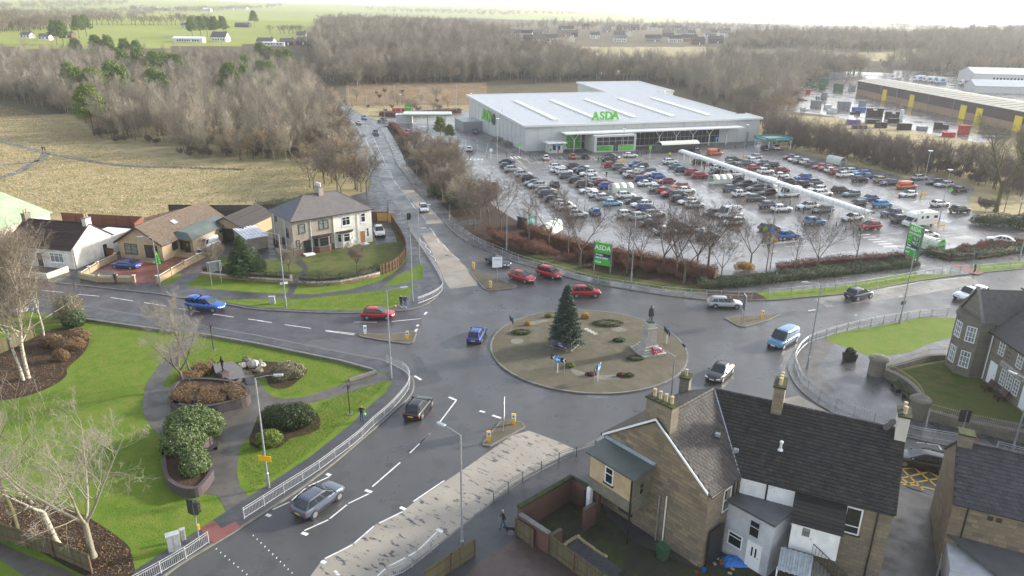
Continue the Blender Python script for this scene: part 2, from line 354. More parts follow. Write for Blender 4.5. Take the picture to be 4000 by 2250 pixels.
# ---- land
def make_land():
 az=list(np.radians(np.arange(-44,44.01,.13)));az+=list(np.radians(np.arange(48,316,6)))
 rr=[0,20,60,110,160,220,300]+list(np.geomspace(340,6500,105))
 v=[];f=[];mi=[]
 na=len(az)
 for r in rr:
  for a in az:
   x,y=r*math.sin(a),r*math.cos(a);v.append((x,y,TZ(x,y)-.02))
 lim=[(-400,192),(480,192),(900,186),(1200,150),(1250,66),(1500,70),(1900,74),(2400,86),(2900,92),(3500,112),(4400,118)]
 lx,ly=zip(*lim)
 pale=[[c1(0,85),c1(600,85),c1(600,120),c1(0,118)],[c2(1500,5),c2(2415,5),c2(2415,95),c2(1900,90)],[c2(750,130),c2(2415,135),c2(2415,170),c2(1300,175)],[c3(0,30),c3(900,40),c3(760,110),c3(0,105)],[c3(1900,120),c3(2415,160),c4(600,215),c4(0,190)],[c1(0,235),c1(700,240),c1(600,270),c1(0,262)]]
 for i in range(len(rr)-1):
  for j in range(na):
   k=(j+1)%na
   q=(i*na+j,i*na+k,(i+1)*na+k,(i+1)*na+j);f.append(q)
   m=0
   if rr[i]>=330 and j<678:
    YD=[c4(300,715),c4(600,690),c4(2300,690),c4(2700,900),c4(2700,1200),c4(1200,1200),c4(800,900),c4(-280,1010),c4(-280,850)]
    x,y=PX(v[q[0]]);b=np.interp(x,lx,ly)
    m=1
    if y<b:m=3 if any(inpoly(x,y,p)for p in pale)or(y<40 and(int(x/190)+int(y/9))%3==0)else 2
    elif 1350<x<1900 and 325<y<450:m=4
    elif 2150<x<2800 and 185<y<285:m=0
    elif 3150<x<3700 and 195<y<240:m=0
    if inpoly(x,y,YD):m=5
   mi.append(m)
 me=bpy.data.meshes.new('ground');me.from_pydata(v,[],f)
 for n in('rough','wood_floor','field','field_pale','heath','yard'):me.materials.append(M[n])
 me.polygons.foreach_set('material_index',mi);me.update()
 tag(link('ground',me),kind='structure')
make_land()
# ---- sheets and raised ground
def gp(pts,z=0.0):return[G(x,y,z)for x,y in pts]
def sheet(name,pts,z,mat,parent=None,smo=0,kind='structure'):
 P=gp(pts,z)
 if smo:P=smooth(P,smo,True)
 mb=MB();n=len(P)
 if sum(P[i-1].x*P[i].y-P[i].x*P[i-1].y for i in range(n))<0:P=P[::-1]
 mb.poly([(p.x,p.y,z)for p in P]);o=mb.build(name,M[mat],parent)
 if parent is None:tag(o,kind=kind)
 return o
def parcel(name,pts,mat,h=.12,smo=0,kerb=None):
 P=gp(pts,h)
 if smo:P=smooth(P,smo,True)
 o=MB().prism(P,-.3,h).build(name,M[mat]);tag(o,kind='structure')
 if kerb:
  K=smooth(gp(kerb,h),3)
  MB().strip(K,.16,0,h+.008).build('kerb',M['kerb'],o)
 return o
NL=[(1306,337),(1273,354),(1275,371),(1290,393),(1319,427),(1344,451),(1364,484),(1381,522),(1406,563),(1440,615),(1476,681),(1493,716),(1513,753),(1534,786),(1555,811),(1580,840),(1605,886),(1629,927),(1663,973),(1700,1022),(1720,1068),(1729,1109),(1722,1135),(1704,1158),(1663,1187),(1600,1208),(1542,1214),(1414,1220),(1290,1220),(1166,1216),(1000,1206),(890,1188),(729,1165),(621,1147),(538,1138),(414,1124),(290,1111),(0,1080),(-300,1050)]
NW_BACK=[(-300,866),(0,868),(420,868),(640,855),(1000,842),(1200,815),(1440,745),(1450,700),(1400,620),(1360,560),(1330,500),(1300,440),(1262,395),(1250,362),(1290,330)]
SW=[(-300,1095),(0,1142),(327,1195),(530,1228),(720,1260),(1000,1309),(1182,1345),(1323,1374),(1414,1390),(1505,1409),(1551,1432),(1580,1452),(1605,1473),(1617,1494),(1609,1531),(1580,1568),(1538,1605),(1497,1643),(1414,1712),(1331,1784),(1248,1850),(1166,1912),(1083,1967),(1000,2020),(940,2058),(832,2124),(704,2201),(638,2250),(450,2380)]
SE=[(1400,2360),(1538,2250),(1621,2192),(1712,2126),(1787,2068),(1828,2035),(1928,1956),(2000,1896),(2041,1868),(2083,1845),(2149,1808),(2215,1772),(2286,1747),(2360,1726),(2480,1672),(2600,1590),(2690,1552),(2800,1540),(2900,1560),(3100,1640),(3300,1745),(3513,1888),(3654,1936),(4000,2046),(4400,2170)]
E_=[(3760,1236),(3700,1228),(3638,1224),(3542,1236),(3451,1253),(3356,1271),(3265,1294),(3182,1323),(3153,1336),(3116,1365),(3093,1398),(3083,1423),(3083,1447),(3089,1464),(3108,1497),(3141,1534),(3182,1567),(3232,1597),(3290,1630),(3344,1652),(3440,1680),(3542,1704),(3737,1747),(4000,1805),(4400,1890)]
NE=[(1482,497),(1505,538),(1534,600),(1547,637),(1580,679),(1621,728),(1663,782),(1704,832),(1745,877),(1766,898),(1807,931),(1870,964),(1932,989),(2000,1018),(2104,1047),(2199,1076),(2290,1099),(2414,1122),(2538,1142),(2663,1159),(2766,1169),(3000,1171),(3166,1157),(3290,1147),(3414,1126),(3538,1103),(3663,1084),(3807,1066),(4000,1047),(4300,1015)]
NE_BACK=[(4300,905),(3952,943),(3800,960),(3704,972),(3613,985),(3530,998),(3414,1012),(3265,1014),(3199,1030),(3000,1066),(2880,1072),(2800,1078),(2700,1052),(2550,1022),(2400,992),(2250,962),(2130,928),(2060,892),(2020,862),(1990,845),(1930,805),(1880,755),(1835,690),(1800,625),(1775,590),(1700,575),(1620,570),(1580,530),(1530,488)]
road=sheet('road',[(1230,345),(1310,322),(1350,345),(1318,370),(1350,410),(1420,450),(1500,480),(1600,600),(1720,800),(1830,915),(2000,1000),(2290,1080),(2766,1150),(3166,1140),(3663,1066),(4400,990),(4500,1250),(4500,2420),(-600,2450),(-600,1000),(300,1060),(1000,1150),(1600,1150),(1680,1100),(1480,760),(1380,600),(1310,500),(1250,400)],.004,'asphalt')
sheet('west_road_surface',[(-400,1050),(0,1075),(414,1118),(890,1182),(1166,1212),(1542,1212),(1640,1200),(1650,1270),(1625,1300),(1600,1345),(1420,1345),(1250,1310),(1180,1345),(1000,1310),(327,1196),(0,1145),(-400,1085)],.008,'asphalt_west',road)
for nm,p,mt in[('buff_surface',[(1190,2280),(1257,2190),(1381,2120),(1464,2050),(1580,1992),(1625,1955),(1740,1880),(1830,1820),(2000,1700),(2066,1682),(2174,1722),(2250,1756),(2200,1782),(2083,1849),(2000,1900),(1928,1960),(1828,2039),(1787,2072),(1712,2130),(1621,2196),(1530,2262),(1450,2330),(1150,2330)],'buff'),('buff_surface',[(1646,915),(1696,911),(1741,964),(1795,1018),(1828,1051),(1865,1097),(1865,1116),(1758,1128),(1737,1097),(1704,1022),(1679,969)],'buff_clean'),('buff_surface',[(1571,743),(1613,741),(1663,786),(1700,830),(1737,871),(1667,873),(1634,815)],'buff_clean'),('buff_surface',[(3180,1168),(3420,1123),(3790,1078),(3830,1110),(3500,1165),(3230,1200)],'buff_grey'),('buff_surface',[(3050,1560),(3120,1545),(3290,1640),(3250,1690),(3120,1640)],'buff_clean')]:
 sheet(nm,p,.010,mt,road)
park_sheet=sheet('car_park',[(1500,440),(1700,420),(1862,436),(2052,588),(2965,545),(3079,587),(3207,616),(3310,641),(3424,664),(3537,696),(3650,680),(3810,735),(3780,785),(3800,832),(3900,864),(4000,898),(4400,1010),(4400,1060),(3600,1040),(3000,1085),(2600,1060),(2100,960),(1960,860),(1790,650),(1620,575),(1470,500)],.006,'asphalt_park')
for p in[[(1905,628),(2195,856),(2090,905),(1800,625),(1810,600)],[(2290,880),(2640,940),(3050,1010),(3500,960),(3900,900),(4300,960),(4300,1000),(3600,985),(3200,1020),(2850,1070),(2400,990),(2150,930)],[c7(1100,30),c7(1290,10),c7(2415,640),c8(0,640),c8(500,800),c8(0,800),c7(2300,760)],[c7(240,20),c7(420,0),c7(1700,560),c7(1400,620),c7(500,120)],[c8(0,60),c8(200,40),c8(1900,560),c8(1700,660),c8(1000,420)],[c7(320,70),c7(150,90),c7(900,640),c7(1250,620)]]:
 sheet('aisle_surface',p,.010,'asphalt_lane',park_sheet)
sheet('store_forecourt',[(2052,588),(2965,545),(2990,556),(2900,580),(2400,603),(2080,625),(1990,560)],.014,'tarmac',park_sheet)
sheet('industrial_yard',[c4(0,790),c4(600,690),c4(2300,690),c4(2700,900),c4(2700,1200),c4(2000,1350),c4(1200,1200),c4(500,1080),c4(-250,1010),c4(-280,850)],.006,'yard')
nw=parcel('northwest_pavement',NL+NW_BACK,'tarmac',kerb=NL)
sw=parcel('park_lawn',SW+[(-700,2380),(-700,1095)],'lawn',kerb=SW)
se=parcel('southeast_pavement',SE+[(4400,2500),(1400,2500)],'tarmac',kerb=SE)
ea=parcel('plaza_pavement',E_+[(4400,1170)],'tarmac_wet',kerb=E_)
ne=parcel('store_verge',NE+NE_BACK,'soil',kerb=NE)
K1=NE[2:]
def offset_band(name,pts,w0,w1,z,mat,parent):
 P=smooth(gp(pts,z),3);Q=[];R=[]
 for i,p in enumerate(P):
  d=P[min(i+1,len(P)-1)]-P[max(i-1,0)];d.normalize();q=Vector((-d.y,d.x,0));Q.append(p+q*w0);R.append(p+q*w1)
 mb=MB();n=len(P);vs=[tuple(p)for p in Q]+[tuple(p)for p in R]
 mb.add(vs,[(i,i+1,n+i+1,n+i)for i in range(n-1)]);return mb.build(name,M[mat],parent)
offset_band('pavement',NE[:12],.12,2.6,.126,'tarmac_wet',ne);offset_band('pavement',NE[10:21],.12,2.2,.127,'tarmac_wet',ne)
offset_band('grass_strip',NE[21:],.12,2.9,.128,'lawn',ne);offset_band('pavement',NE[20:],2.9,6.3,.126,'tarmac_wet',ne)
offset_band('grass_strip',NE[13:21],2.2,5.0,.1255,'lawn_dull',ne)
sheet('path',[c8(1360,1010),c8(1470,950),c8(1480,930),c8(1720,1040),c8(1950,1050),c8(1880,1140),c8(1400,1140)],.132,'tarmac_wet',ne)
sheet('path',[c6(1800,660),c6(2000,620),c6(2150,620),c6(2120,660),c6(1930,690),c6(1860,720)],.132,'tarmac',ne)
sheet('tactile_paving',[c8(1720,1045),c8(1800,1040),c8(2050,1115),c8(1990,1140),c8(1900,1130)],.136,'red_block',ne)
sheet('forecourt',[(1510,482),(1560,470),(1700,440),(1800,470),(1780,560),(1640,560),(1590,540)],.02,'asphalt_lane',None)
for p in[[(745,1158),(860,1172),(1000,1168),(1186,1167),(1373,1147),(1497,1134),(1625,1117),(1600,1150),(1560,1180),(1535,1205),(1414,1212),(1290,1212),(1166,1208),(1000,1198),(890,1181)],[(1497,1118),(1551,1076),(1613,1051),(1638,1029),(1652,1039),(1650,1089),(1559,1111)],[(1143,1149),(1232,1149),(1364,1132),(1476,1101),(1538,1064),(1580,1026),(1594,985),(1560,990),(1480,1070),(1165,1112)],[(725,1120),(787,1068),(1000,1085),(1140,1103),(1122,1147),(1000,1143),(830,1130)],[(625,1113),(629,1103),(696,1068),(716,1072),(679,1103),(660,1112)]]:
 sheet('grass',p,.128,'lawn',nw)
sheet('garden_lawn',[(780,1070),(830,1000),(1130,1020),(1320,960),(1480,930),(1560,900),(1585,985),(1480,1066),(1165,1108),(1000,1080)],.126,'lawn_dull',nw)
sheet('garden_path',[(1120,1125),(1165,1110),(1205,1045),(1175,1010),(1150,1025),(1185,1050)],.132,'tarmac',nw)
sheet('house_drive',[c6(1090,700),c6(1220,640),c6(1290,700),c6(1330,830),c6(1130,860)],.131,'tarmac',nw)
sheet('brick_drive',[c5(925,1110),c5(1180,960),c5(1340,1000),c5(1500,1050),c5(1990,830),c5(2110,880),c5(1480,1190),c5(1500,1235),c5(1270,1215),c5(1080,1120)],.13,'red_block',nw)
sheet('side_drive',[c5(1890,1140),c5(2090,960),c5(2200,900),c5(2150,860),c5(1720,1080),c5(1750,1135)],.134,'brown_block',nw)
sheet('back_yard',[(150,880),(640,862),(1000,850),(1150,830),(1130,920),(1000,1000),(500,960)],.124,'tarmac',nw)
offset_band('pavement',SW,-.06,-1.2,.1255,'tarmac',sw);sheet('west_pavement',[(-300,1100),(0,1147),(327,1199),(720,1264),(1000,1313),(1323,1378),(1505,1412),(1590,1465),(1611,1494),(1603,1529),(1535,1600),(1414,1706),(1166,1906),(1000,2014),(832,2118),(638,2244),(450,2374),(360,2340),(522,2230),(646,2151),(783,2064),(882,1998),(1000,1923),(1207,1787),(1381,1650),(1414,1610),(1509,1531),(1532,1492),(1500,1455),(1451,1448),(1331,1415),(1207,1390),(1000,1347),(774,1309),(646,1297),(319,1251),(0,1200),(-300,1150)],.126,'tarmac',sw)
sheet('park_path',[(696,1314),(663,1357),(638,1403),(571,1498),(559,1556),(557,1597),(571,1639),(600,1676),(642,1717),(660,1800),(700,1900),(760,1925),(850,1935),(884,1996),(1000,1923),(969,1938),(936,1898),(925,1836),(936,1754),(985,1690),(1005,1620),(1060,1592),(1140,1576),(1224,1572),(1315,1548),(1406,1519),(1509,1487),(1530,1490),(1498,1456),(1468,1456),(1364,1490),(1290,1519),(1178,1552),(1108,1558),(1062,1548),(1033,1519),(1000,1480),(980,1450),(930,1450),(700,1516),(638,1510),(638,1494),(712,1394),(774,1308)],.132,'paving_path',sw)
sheet('tactile_paving',[c13(1890,1000),c13(2010,920),c13(2090,1000),c13(2220,935),c13(2275,985),c13(2020,1145),c13(1950,1090)],.138,'red_block',sw)
sheet('shrub_bed',[c9(0,560),c9(480,330),c9(780,330),c9(845,400),c9(800,540),c9(640,690),c9(630,760),c9(520,850),c9(280,950),c9(0,1000),c9(-400,1000),c9(-400,600)],.13,'soil',sw,3)
sheet('leaf_bed',[c13(0,700),c13(250,720),c13(700,830),c13(1000,1000),c13(1200,1150),c13(1240,1250),c13(1250,1449),c13(900,1500),c13(0,1000),c13(-300,900)],.13,'soil',sw,3)
sheet('shrub_bed',[c10(-40,800),c10(80,780),c10(130,870),c10(230,890),c10(340,860),c10(480,730),c10(450,690),c10(200,640),c10(-100,640)],.13,'soil',sw,3)
sheet('shrub_bed',[c10(0,1200),c10(60,1120),c10(400,1060),c10(560,1100),c10(610,1230),c10(520,1310),c10(330,1360),c10(200,1449),c10(-60,1420)],.134,'soil',sw,3)
sheet('corner_drive',[c13(-300,1000),c13(0,1130),c13(250,1250),c13(600,1380),c13(800,1500),c13(300,1500),c13(0,1290),c13(-300,1200)],.134,'paving_path',sw)
sheet('grass',[(3219,1321),(3265,1303),(3360,1284),(3497,1261),(3596,1240),(3760,1243),(3730,1315),(3646,1336),(3559,1373),(3414,1400),(3344,1369),(3257,1340)],.128,'lawn',ea)
sheet('grass',[(3470,1440),(3605,1415),(3780,1390),(4050,1580),(4050,1660),(3640,1600),(3580,1547),(3540,1490)],.128,'lawn_dull',ea)
sheet('tactile_paving',[c16(1840,90),c16(1970,100),c16(1990,200),c16(2110,240),c16(2110,300),c16(1890,260)],.128,'red_block',ea)
sheet('repaired_patch',[c12(380,690),c12(530,665),c12(640,700),c12(470,930),c12(500,1000),c12(720,1260),c12(560,1210),c12(300,1000),c12(245,850)],.127,'paving_path',ea)
sheet('yard_ground',[c15(100,900),c15(560,740),c15(850,760),c15(900,880),c15(1150,1130),c15(1780,1390),c15(2300,1300),c15(2415,1700),c15(900,1600),c15(350,1130)],.126,'moss',se)
sheet('gravel_patch',[c15(500,1180),c15(630,1090),c15(880,1270),c15(1040,1390),c15(900,1560),c15(560,1260)],.13,'gravel',se)
sheet('block_paving',[c14(2110,1310),c14(2415,1120),c15(40,1080),c15(330,1240),c15(850,1560),c15(0,1600),c14(1900,1560),c14(1980,1449)],.13,'brown_block',se)
sheet('side_lane',[(3513,1890),(3654,1938),(3640,2060),(3600,2250),(3580,2400),(3330,2400),(3430,2200),(3480,2000)],.128,'paving_path',se)
isl=parcel('roundabout_island',[(1237*1.5528,845*1.5528)],'island_ground')if 0 else None
ICX,ICY,IR=9.1,77.6,11.5
_c=[(ICX+IR*math.cos(t*math.pi/32),ICY+IR*math.sin(t*math.pi/32))for t in range(64)]
isl=MB().prism(_c,-.1,.14).build('roundabout_island',M['island_ground']);tag(isl,kind='structure')
MB().strip(_c+[_c[0],_c[1]],.2,0,.155).build('kerb',M['kerb'],isl)
for p in[[c10(970,380),c10(1000,365),c10(1220,375),c10(1500,350),c10(1512,362),c10(1480,450),c10(1430,460),c10(1260,440),c10(1000,395)],[(1834,1055),(1850,1050),(1950,1090),(2018,1115),(2000,1125),(1911,1134),(1890,1126),(1865,1097)],[(2832,1241),(2911,1233),(3000,1229),(3045,1227),(3000,1250),(2911,1275),(2886,1272)],[(1888,1728),(1890,1738),(1915,1740),(1990,1700),(2050,1668),(2040,1650),(2000,1640),(1958,1643)]]:
 P=gp(p,.12);o=MB().prism(P,-.1,.12).build('traffic_island',M['island_ground']);tag(o,kind='structure');MB().strip(P+[P[0]],.14,0,.128).build('kerb',M['kerb'],o)
 # ---- painted markings
def mark(segs,w=.13,z=.016,parent=road,mat='marking',wear=.5):
 for a,b in segs:
  A,B=G(*a,z),G(*b,z);d=(B-A).to_2d()
  if d.length<.02:continue
  q=Vector((-d.y,d.x,0)).normalized()*w/2
  L=d.length;k=max(1,int(L/.9));mb=MB()
  for i in range(k):
   if k>3 and random.random()<.05:continue
   p=A+(B-A)*(i/k);r=A+(B-A)*((i+(.97 if random.random()<.2 else 1))/k);mb.poly([p-q,r-q,r+q,p+q])
  mb.build('road_marking',M[mat],parent)
def cc(c,*L):return[(c(a,b),c(d,e))for a,b,d,e in L]
mark(cc(c5,(720,1325,935,1345),(1045,1357,1258,1390),(1360,1405,1568,1438),(400,1290,600,1310))+cc(c9,(1680,130,1885,165),(2010,185,2205,213),(2340,232,2480,250))+cc(c10,(20,248,148,265),(270,285,518,320),(655,340,935,370),(660,345,925,382),(850,260,1140,262),(1280,255,1560,228)))
mark(cc(c10,(1590,190,1612,165),(1517,300,1533,285),(1500,352,1520,325),(1350,388,1392,368)),.3)
mark(cc(c10,(1820,968,1890,998),(1495,768,1558,806),(2110,1098,2160,1112),(2230,1140,2315,1168)),.28)
mark(cc(c10,(1890,998,1730,1210),(1640,1310,1545,1405))+cc(c14,(1640,105,1450,290),(1360,378,1098,605)),.14)
mark(cc(c14,(1065,672,870,765),(857,777,695,908),(683,918,457,1020),(690,512,497,600),(468,622,335,737),(317,750,155,822),(1777,548,1485,745),(1378,845,1160,950),(1112,978,930,1138),(910,1155,645,1287),(1707,1032,1527,1208),(1510,1222,1437,1258),(1410,1275,1250,1358),(1220,1380,1145,1449)),.13)
mark(cc(c14,(1030,637,1095,660),(432,1040,490,1060),(665,484,705,500),(95,868,140,885),(1360,798,1410,822),(615,1308,660,1325),(1705,1005,1762,1036)),.3)
for i in range(11):
 mark(cc(c14,(-30+36.5*i,1066+35.4*i,-20+36.5*i,1066+35.4*i)),.15);mark(cc(c13,(2036+41*i,1192+34.5*i,2046+41*i,1192+34.5*i)),.15)
mark(cc(c14,(740,1400,770,1420),(755,1425,790,1440)),.18)
mark(cc(c6,(1300,250,1335,300),(1345,312,1365,338),(1375,345,1405,385),(1415,400,1450,445),(1460,460,1480,482),(1480,482,1495,510),(1495,510,1540,545),(1545,570,1600,620),(1600,660,1780,655),(1550,755,1670,748),(1640,700,1660,720),(1665,725,1700,790),(1710,800,1730,840),(1770,860,1815,915),(1850,950,1920,1005),(1540,795,1556,825),(1556,825,1600,855),(1600,880,1606,855),(1606,885,1640,915),(1640,945,1646,915),(1650,955,1690,990),(1690,1030,1693,990)),.13)
mark(cc(c6,(1340,520,1375,545),(1360,560,1400,580),(1400,580,1395,610),(1640,460,1650,510),(1655,530,1690,565),(1690,565,1700,590),(1710,610,1750,640)),.12)
_l=[(1030,1310),(1100,1449),(1130,1480),(1180,1529),(1245,1619),(1290,1684)];_r=[(1095,1265),(1175,1449),(1195,1480),(1215,1529),(1275,1634),(1292,1690)]
mark([(c2(*a),c2(*b))for L in(_l,_r)for a,b in zip(L[:-1],L[1:])],.12)
for i in range(22):
 t=i/22*.93;f=lambda L:(np.interp(t,np.linspace(0,1,6),[p[0]for p in L]),np.interp(t,np.linspace(0,1,6),[p[1]for p in L]))
 mark([(c2(*f(_l)),c2(*f(_r)))],.14)
mark(cc(c2,(780,990,830,1020),(850,1032,890,1055),(905,1065,945,1085),(960,1095,990,1115),(1000,1130,1030,1160),(1040,1175,1060,1200),(840,1070,870,1100),(880,1115,905,1140),(915,1150,940,1180),(950,1195,970,1225),(975,1235,990,1255),(1090,1135,1140,1180),(985,1285,1020,1290),(960,1285,990,1320),(1010,1300,985,1320),(1165,1210,1215,1300),(1220,1310,1280,1430),(700,870,745,930),(750,940,790,985),(930,1280,980,1390),(990,1400,1010,1440)),.13)
mark(cc(c8,(1085,1275,1120,1285),(1110,1270,1300,1240),(1300,1240,1440,1207),(1440,1207,1640,1190),(1640,1190,1890,1162),(1885,1162,1920,1175)),.13)
mark(cc(c12,(820,438,840,436),(1240,260,1270,256),(60,445,85,440),(380,395,450,385)),.2)
for a,b in[((1250,425),(1470,640)),((1380,430),(1600,610)),((1480,440),(1610,520)),((1250,520),(1360,600)),((1240,530),(1500,470)),((1250,440),(1370,430)),((1330,575),(1600,530)),((1240,560),(1570,632)),((1270,590),(1330,575))]:
 mark([(c16(*a),c16(*b))],.16,.014,road,'yellow_marking')
mark(cc(c16,(1400,190,1480,195),(1500,200,1620,215),(1610,215,1635,260)),.13)
# ---- car park paint
pm=lambda segs,w=.11,z=.018:mark(segs,w,z,park_sheet)
cA,cB,cC_,cD,cE=C(1900,560,4.83),C(2300,560,4.83),C(2700,540,4.83),C(3000,560,4.83),C(3400,640,4.83)
cF,cG,cH=C(2000,740,2.73),C(2400,740,2.73),C(2900,740,2.73)
pm(cc(cA,(740,280,2080,235),(820,372,2100,310),(740,280,820,372),(905,272,990,370),(1225,260,1310,345),(1400,250,1500,335),(1700,240,1820,320),(1960,235,2080,310),(130,0,500,210),(540,180,880,178),(880,178,910,210),(530,235,910,210),(560,370,760,490),(540,300,690,280),(690,280,740,320)))
for i in range(13):pm(cc(cA,(900+95*i,362-4*i,960+95*i,330-4*i)),.09)
for i in range(9):pm(cc(cA,(560+22*i,300+22*i,640+18*i,345+18*i)),.09)
for i in range(3):pm(cc(cA,(450+70*i,250-5*i,510+70*i,295-8*i)),.5)
pm(cc(cA,(20,545,110,615),(150,650,240,725),(320,790,375,830),(600,880,690,960),(960,1310,1080,1400)),.12)
pm(cc(cB,(20,440,200,430),(70,445,200,510),(250,540,370,605),(1120,945,1260,1010),(2100,905,2270,970),(2300,890,2415,940),(1130,390,1280,455),(1360,500,1470,550),(1290,400,1700,590),(1310,290,1460,275),(640,380,740,375),(520,330,650,328),(940,280,1040,275),(1100,268,1180,270)),.13)
for i in range(12):pm(cc(cB,(1330+36*i,420+17*i,1390+36*i,405+17*i)),.1)
pm(cc(cC_,(165,995,340,1065),(370,985,530,1050),(580,330,770,325),(1370,365,1440,362),(1460,362,1580,360),(1600,365,1740,350),(1620,380,1730,385),(2140,645,2230,665),(1680,880,1840,950),(560,220,1100,195),(600,300,1300,262)),.13)
for i in range(11):pm(cc(cC_,(570+62*i,225-2*i,680+62*i,295-4*i)),.09)
pm(cc(cD,(690,540,760,560),(1020,650,1170,700),(1240,725,1340,755),(1560,825,1660,855),(1760,845,1990,915),(2220,1040,2400,1100),(1990,530,2200,590),(230,790,390,850),(1900,1395,2050,1449)),.14)
pm(cc(cE,(60,145,270,200),(290,655,530,730),(0,505,60,530),(580,655,770,650),(960,630,1260,605),(780,715,1060,685),(800,720,1010,780),(860,735,900,745),(985,730,1100,745),(1300,530,1380,555),(1080,785,1340,770),(330,1135,650,1225),(350,1190,640,1280),(1420,1025,1500,1045),(1230,1310,1560,1288),(1290,1362,1600,1340),(1500,1400,1830,1375),(1730,1325,1930,1308),(1060,1260,1610,1210),(1460,1165,1610,1205),(0,1352,600,1300),(0,1010,220,1110),(1440,700,1580,695)),.14)
for i in range(8):pm(cc(cE,(1100+60*i,1250-6*i,1160+60*i,1205-6*i)),.1)
pm(cc(cG,(360,42,437,80),(30,322,110,380),(165,405,210,462),(165,405,285,460),(210,462,285,460),(120,478,410,528),(100,515,350,555),(140,552,320,582),(60,570,265,605),(430,530,650,565),(540,590,620,620),(780,590,1000,600),(1120,425,1225,482),(1265,540,1360,585),(1085,390,1120,425),(915,18,1005,55),(1030,10,1115,45)),.13)
pm(cc(cH,(490,385,635,440),(525,365,640,420),(710,440,860,495),(320,580,690,545),(450,612,680,595),(1030,520,1140,512),(180,590,240,580),(310,662,365,660),(420,340,500,350),(450,335,540,345),(520,545,560,560)),.14)
for i in range(5):pm(cc(cH,(355+45*i,575-4*i,420+45*i,555-4*i)),.1)
for i in range(6):pm(cc(c8,(850+48*i,770+21*i,965+52*i,762+22*i)),.55)
pm(cc(c6,(1955,55,2150,52)),.1)
for i in range(6):pm(cc(c6,(1948+36*i,62,1960+36*i,48)),.5)
pm(cc(c6,(2060,85,2105,115),(2125,130,2170,165),(2190,175,2230,210),(2100,300,2150,297)),.12)
pm(cc(c2,(1900,1260,1930,1290),(2050,1285,2070,1305),(2075,1315,2095,1345),(2085,1355,2095,1400),(2190,1345,2170,1449),(2230,1345,2415,1430),(1975,1310,1985,1400)),.12)
wet('patch',(.045,.045,.047),(.06,.06,.062),.3,.5,.3);wet('patch_light',(.095,.094,.092),(.12,.12,.118),.3,.5,.3)
for i,(c,pts,m)in enumerate([(c10,[(1450,560),(1500,555),(1560,600),(1620,725),(1700,715),(1770,805),(1690,840),(1500,870),(1490,830),(1530,740)],'patch'),(c11,[(1130,1065),(1195,1062),(1215,1105),(1150,1112)],'patch'),(c11,[(690,920),(920,935),(900,985),(720,980)],'patch_light'),(c9,[(2105,285),(2130,250),(2300,268),(2270,300)],'patch'),(c10,[(850,620),(1010,580),(1130,610),(930,660)],'patch'),(c10,[(380,350),(720,370),(700,430),(290,410)],'patch'),(c12,[(0,430),(470,370),(520,400),(0,470)],'patch'),(c12,[(530,330),(720,300),(820,330),(640,350)],'patch_light'),(c6,[(1960,1290),(2040,1280),(2060,1320),(1970,1330)],'patch')]):sheet('repair_patch',[c(*q)for q in pts],.0125+.0004*i,m,road)
for x,y,c in[(1080,880,c10),(1310,1140,c10),(2340,125,c10),(2310,98,c10),(2240,590,c10),(1800,960,c6),(2080,1290,c6),(1170,1090,c11),(1260,395,c14),(620,620,c12),(2290,210,c12)]:
 p=G(*c(x,y));o=MB().prism([(p.x+.33*math.cos(a*.5236),p.y+.33*math.sin(a*.5236))for a in range(12)],.01,.022).build('manhole_cover',M['patch'],road)
 # ---- vegetation builders
def fast_mesh(name,V,n,mat):
 me=bpy.data.meshes.new(name);N=len(V)//n
 me.vertices.add(len(V));me.vertices.foreach_set('co',np.asarray(V,np.float32).ravel())
 me.loops.add(len(V));me.loops.foreach_set('vertex_index',np.arange(len(V),dtype=np.int32))
 me.polygons.add(N);me.polygons.foreach_set('loop_start',np.arange(0,len(V),n,dtype=np.int32))
 me.materials.append(mat);me.update(calc_edges=True);return me
def leaf_verts(pos,size,aspect=.55,up=.0,nrm=None,rng=RNG):
 N=len(pos);a=rng.normal(size=(N,3))
 if nrm is not None:a=a*.6+nrm*1.0
 a[:,2]+=up;a/=np.linalg.norm(a,axis=1)[:,None]
 b=rng.normal(size=(N,3));b-=(b*a).sum(1)[:,None]*a;b/=np.linalg.norm(b,axis=1)[:,None];c=np.cross(a,b)
 s=(size*(.6+.8*rng.random(N)))[:,None]
 return np.stack([pos-b*s,pos+c*s*aspect,pos+b*s,pos-c*s*aspect],1).reshape(-1,3)
def lump_points(lumps,n,rng=RNG,shell=.72):
 w=np.array([l[3]*l[4]*l[5]for l in lumps])**.67;w/=w.sum();k=rng.choice(len(lumps),n,p=w);L=np.array(lumps)[k]
 d=rng.normal(size=(n,3));d/=np.linalg.norm(d,axis=1)[:,None];r=shell+(1.08-shell)*rng.random(n)**.6
 r*=1+.1*np.sin(d[:,0]*7+k)*np.sin(d[:,1]*6+d[:,2]*5)
 p=L[:,:3]+d*L[:,3:]*r[:,None];keep=p[:,2]>.02;return p[keep],d[keep]
def lump_core(lumps,k=.62):
 mb=MB()
 for x,y,z,a,b,c in lumps:
  mb.lathe([(max(.02,math.sin(t)),-math.cos(t))for t in np.linspace(.15,math.pi-.15,8)],(0,0,0),12)
  n=12*8;mb.v[-n:]=[(x+p[0]*a*k,y+p[1]*b*k,max(-.02,z+p[2]*c*k))for p in mb.v[-n:]]
 return mb
def bush(name,label,cat,loc,lumps,n,size,mat,core='twig_dark',group=None,rot=0,aspect=.55):
 t=thing(name,label,cat,loc,rot,group);p,d=lump_points(lumps,n)
 link('foliage',fast_mesh('foliage',leaf_verts(p,size,aspect,.2,d),4,M[mat]),t);lump_core(lumps).build('blocking_core',M[core],t,True);return t  # solid brown hull added inside the leaves to block light, no real branching
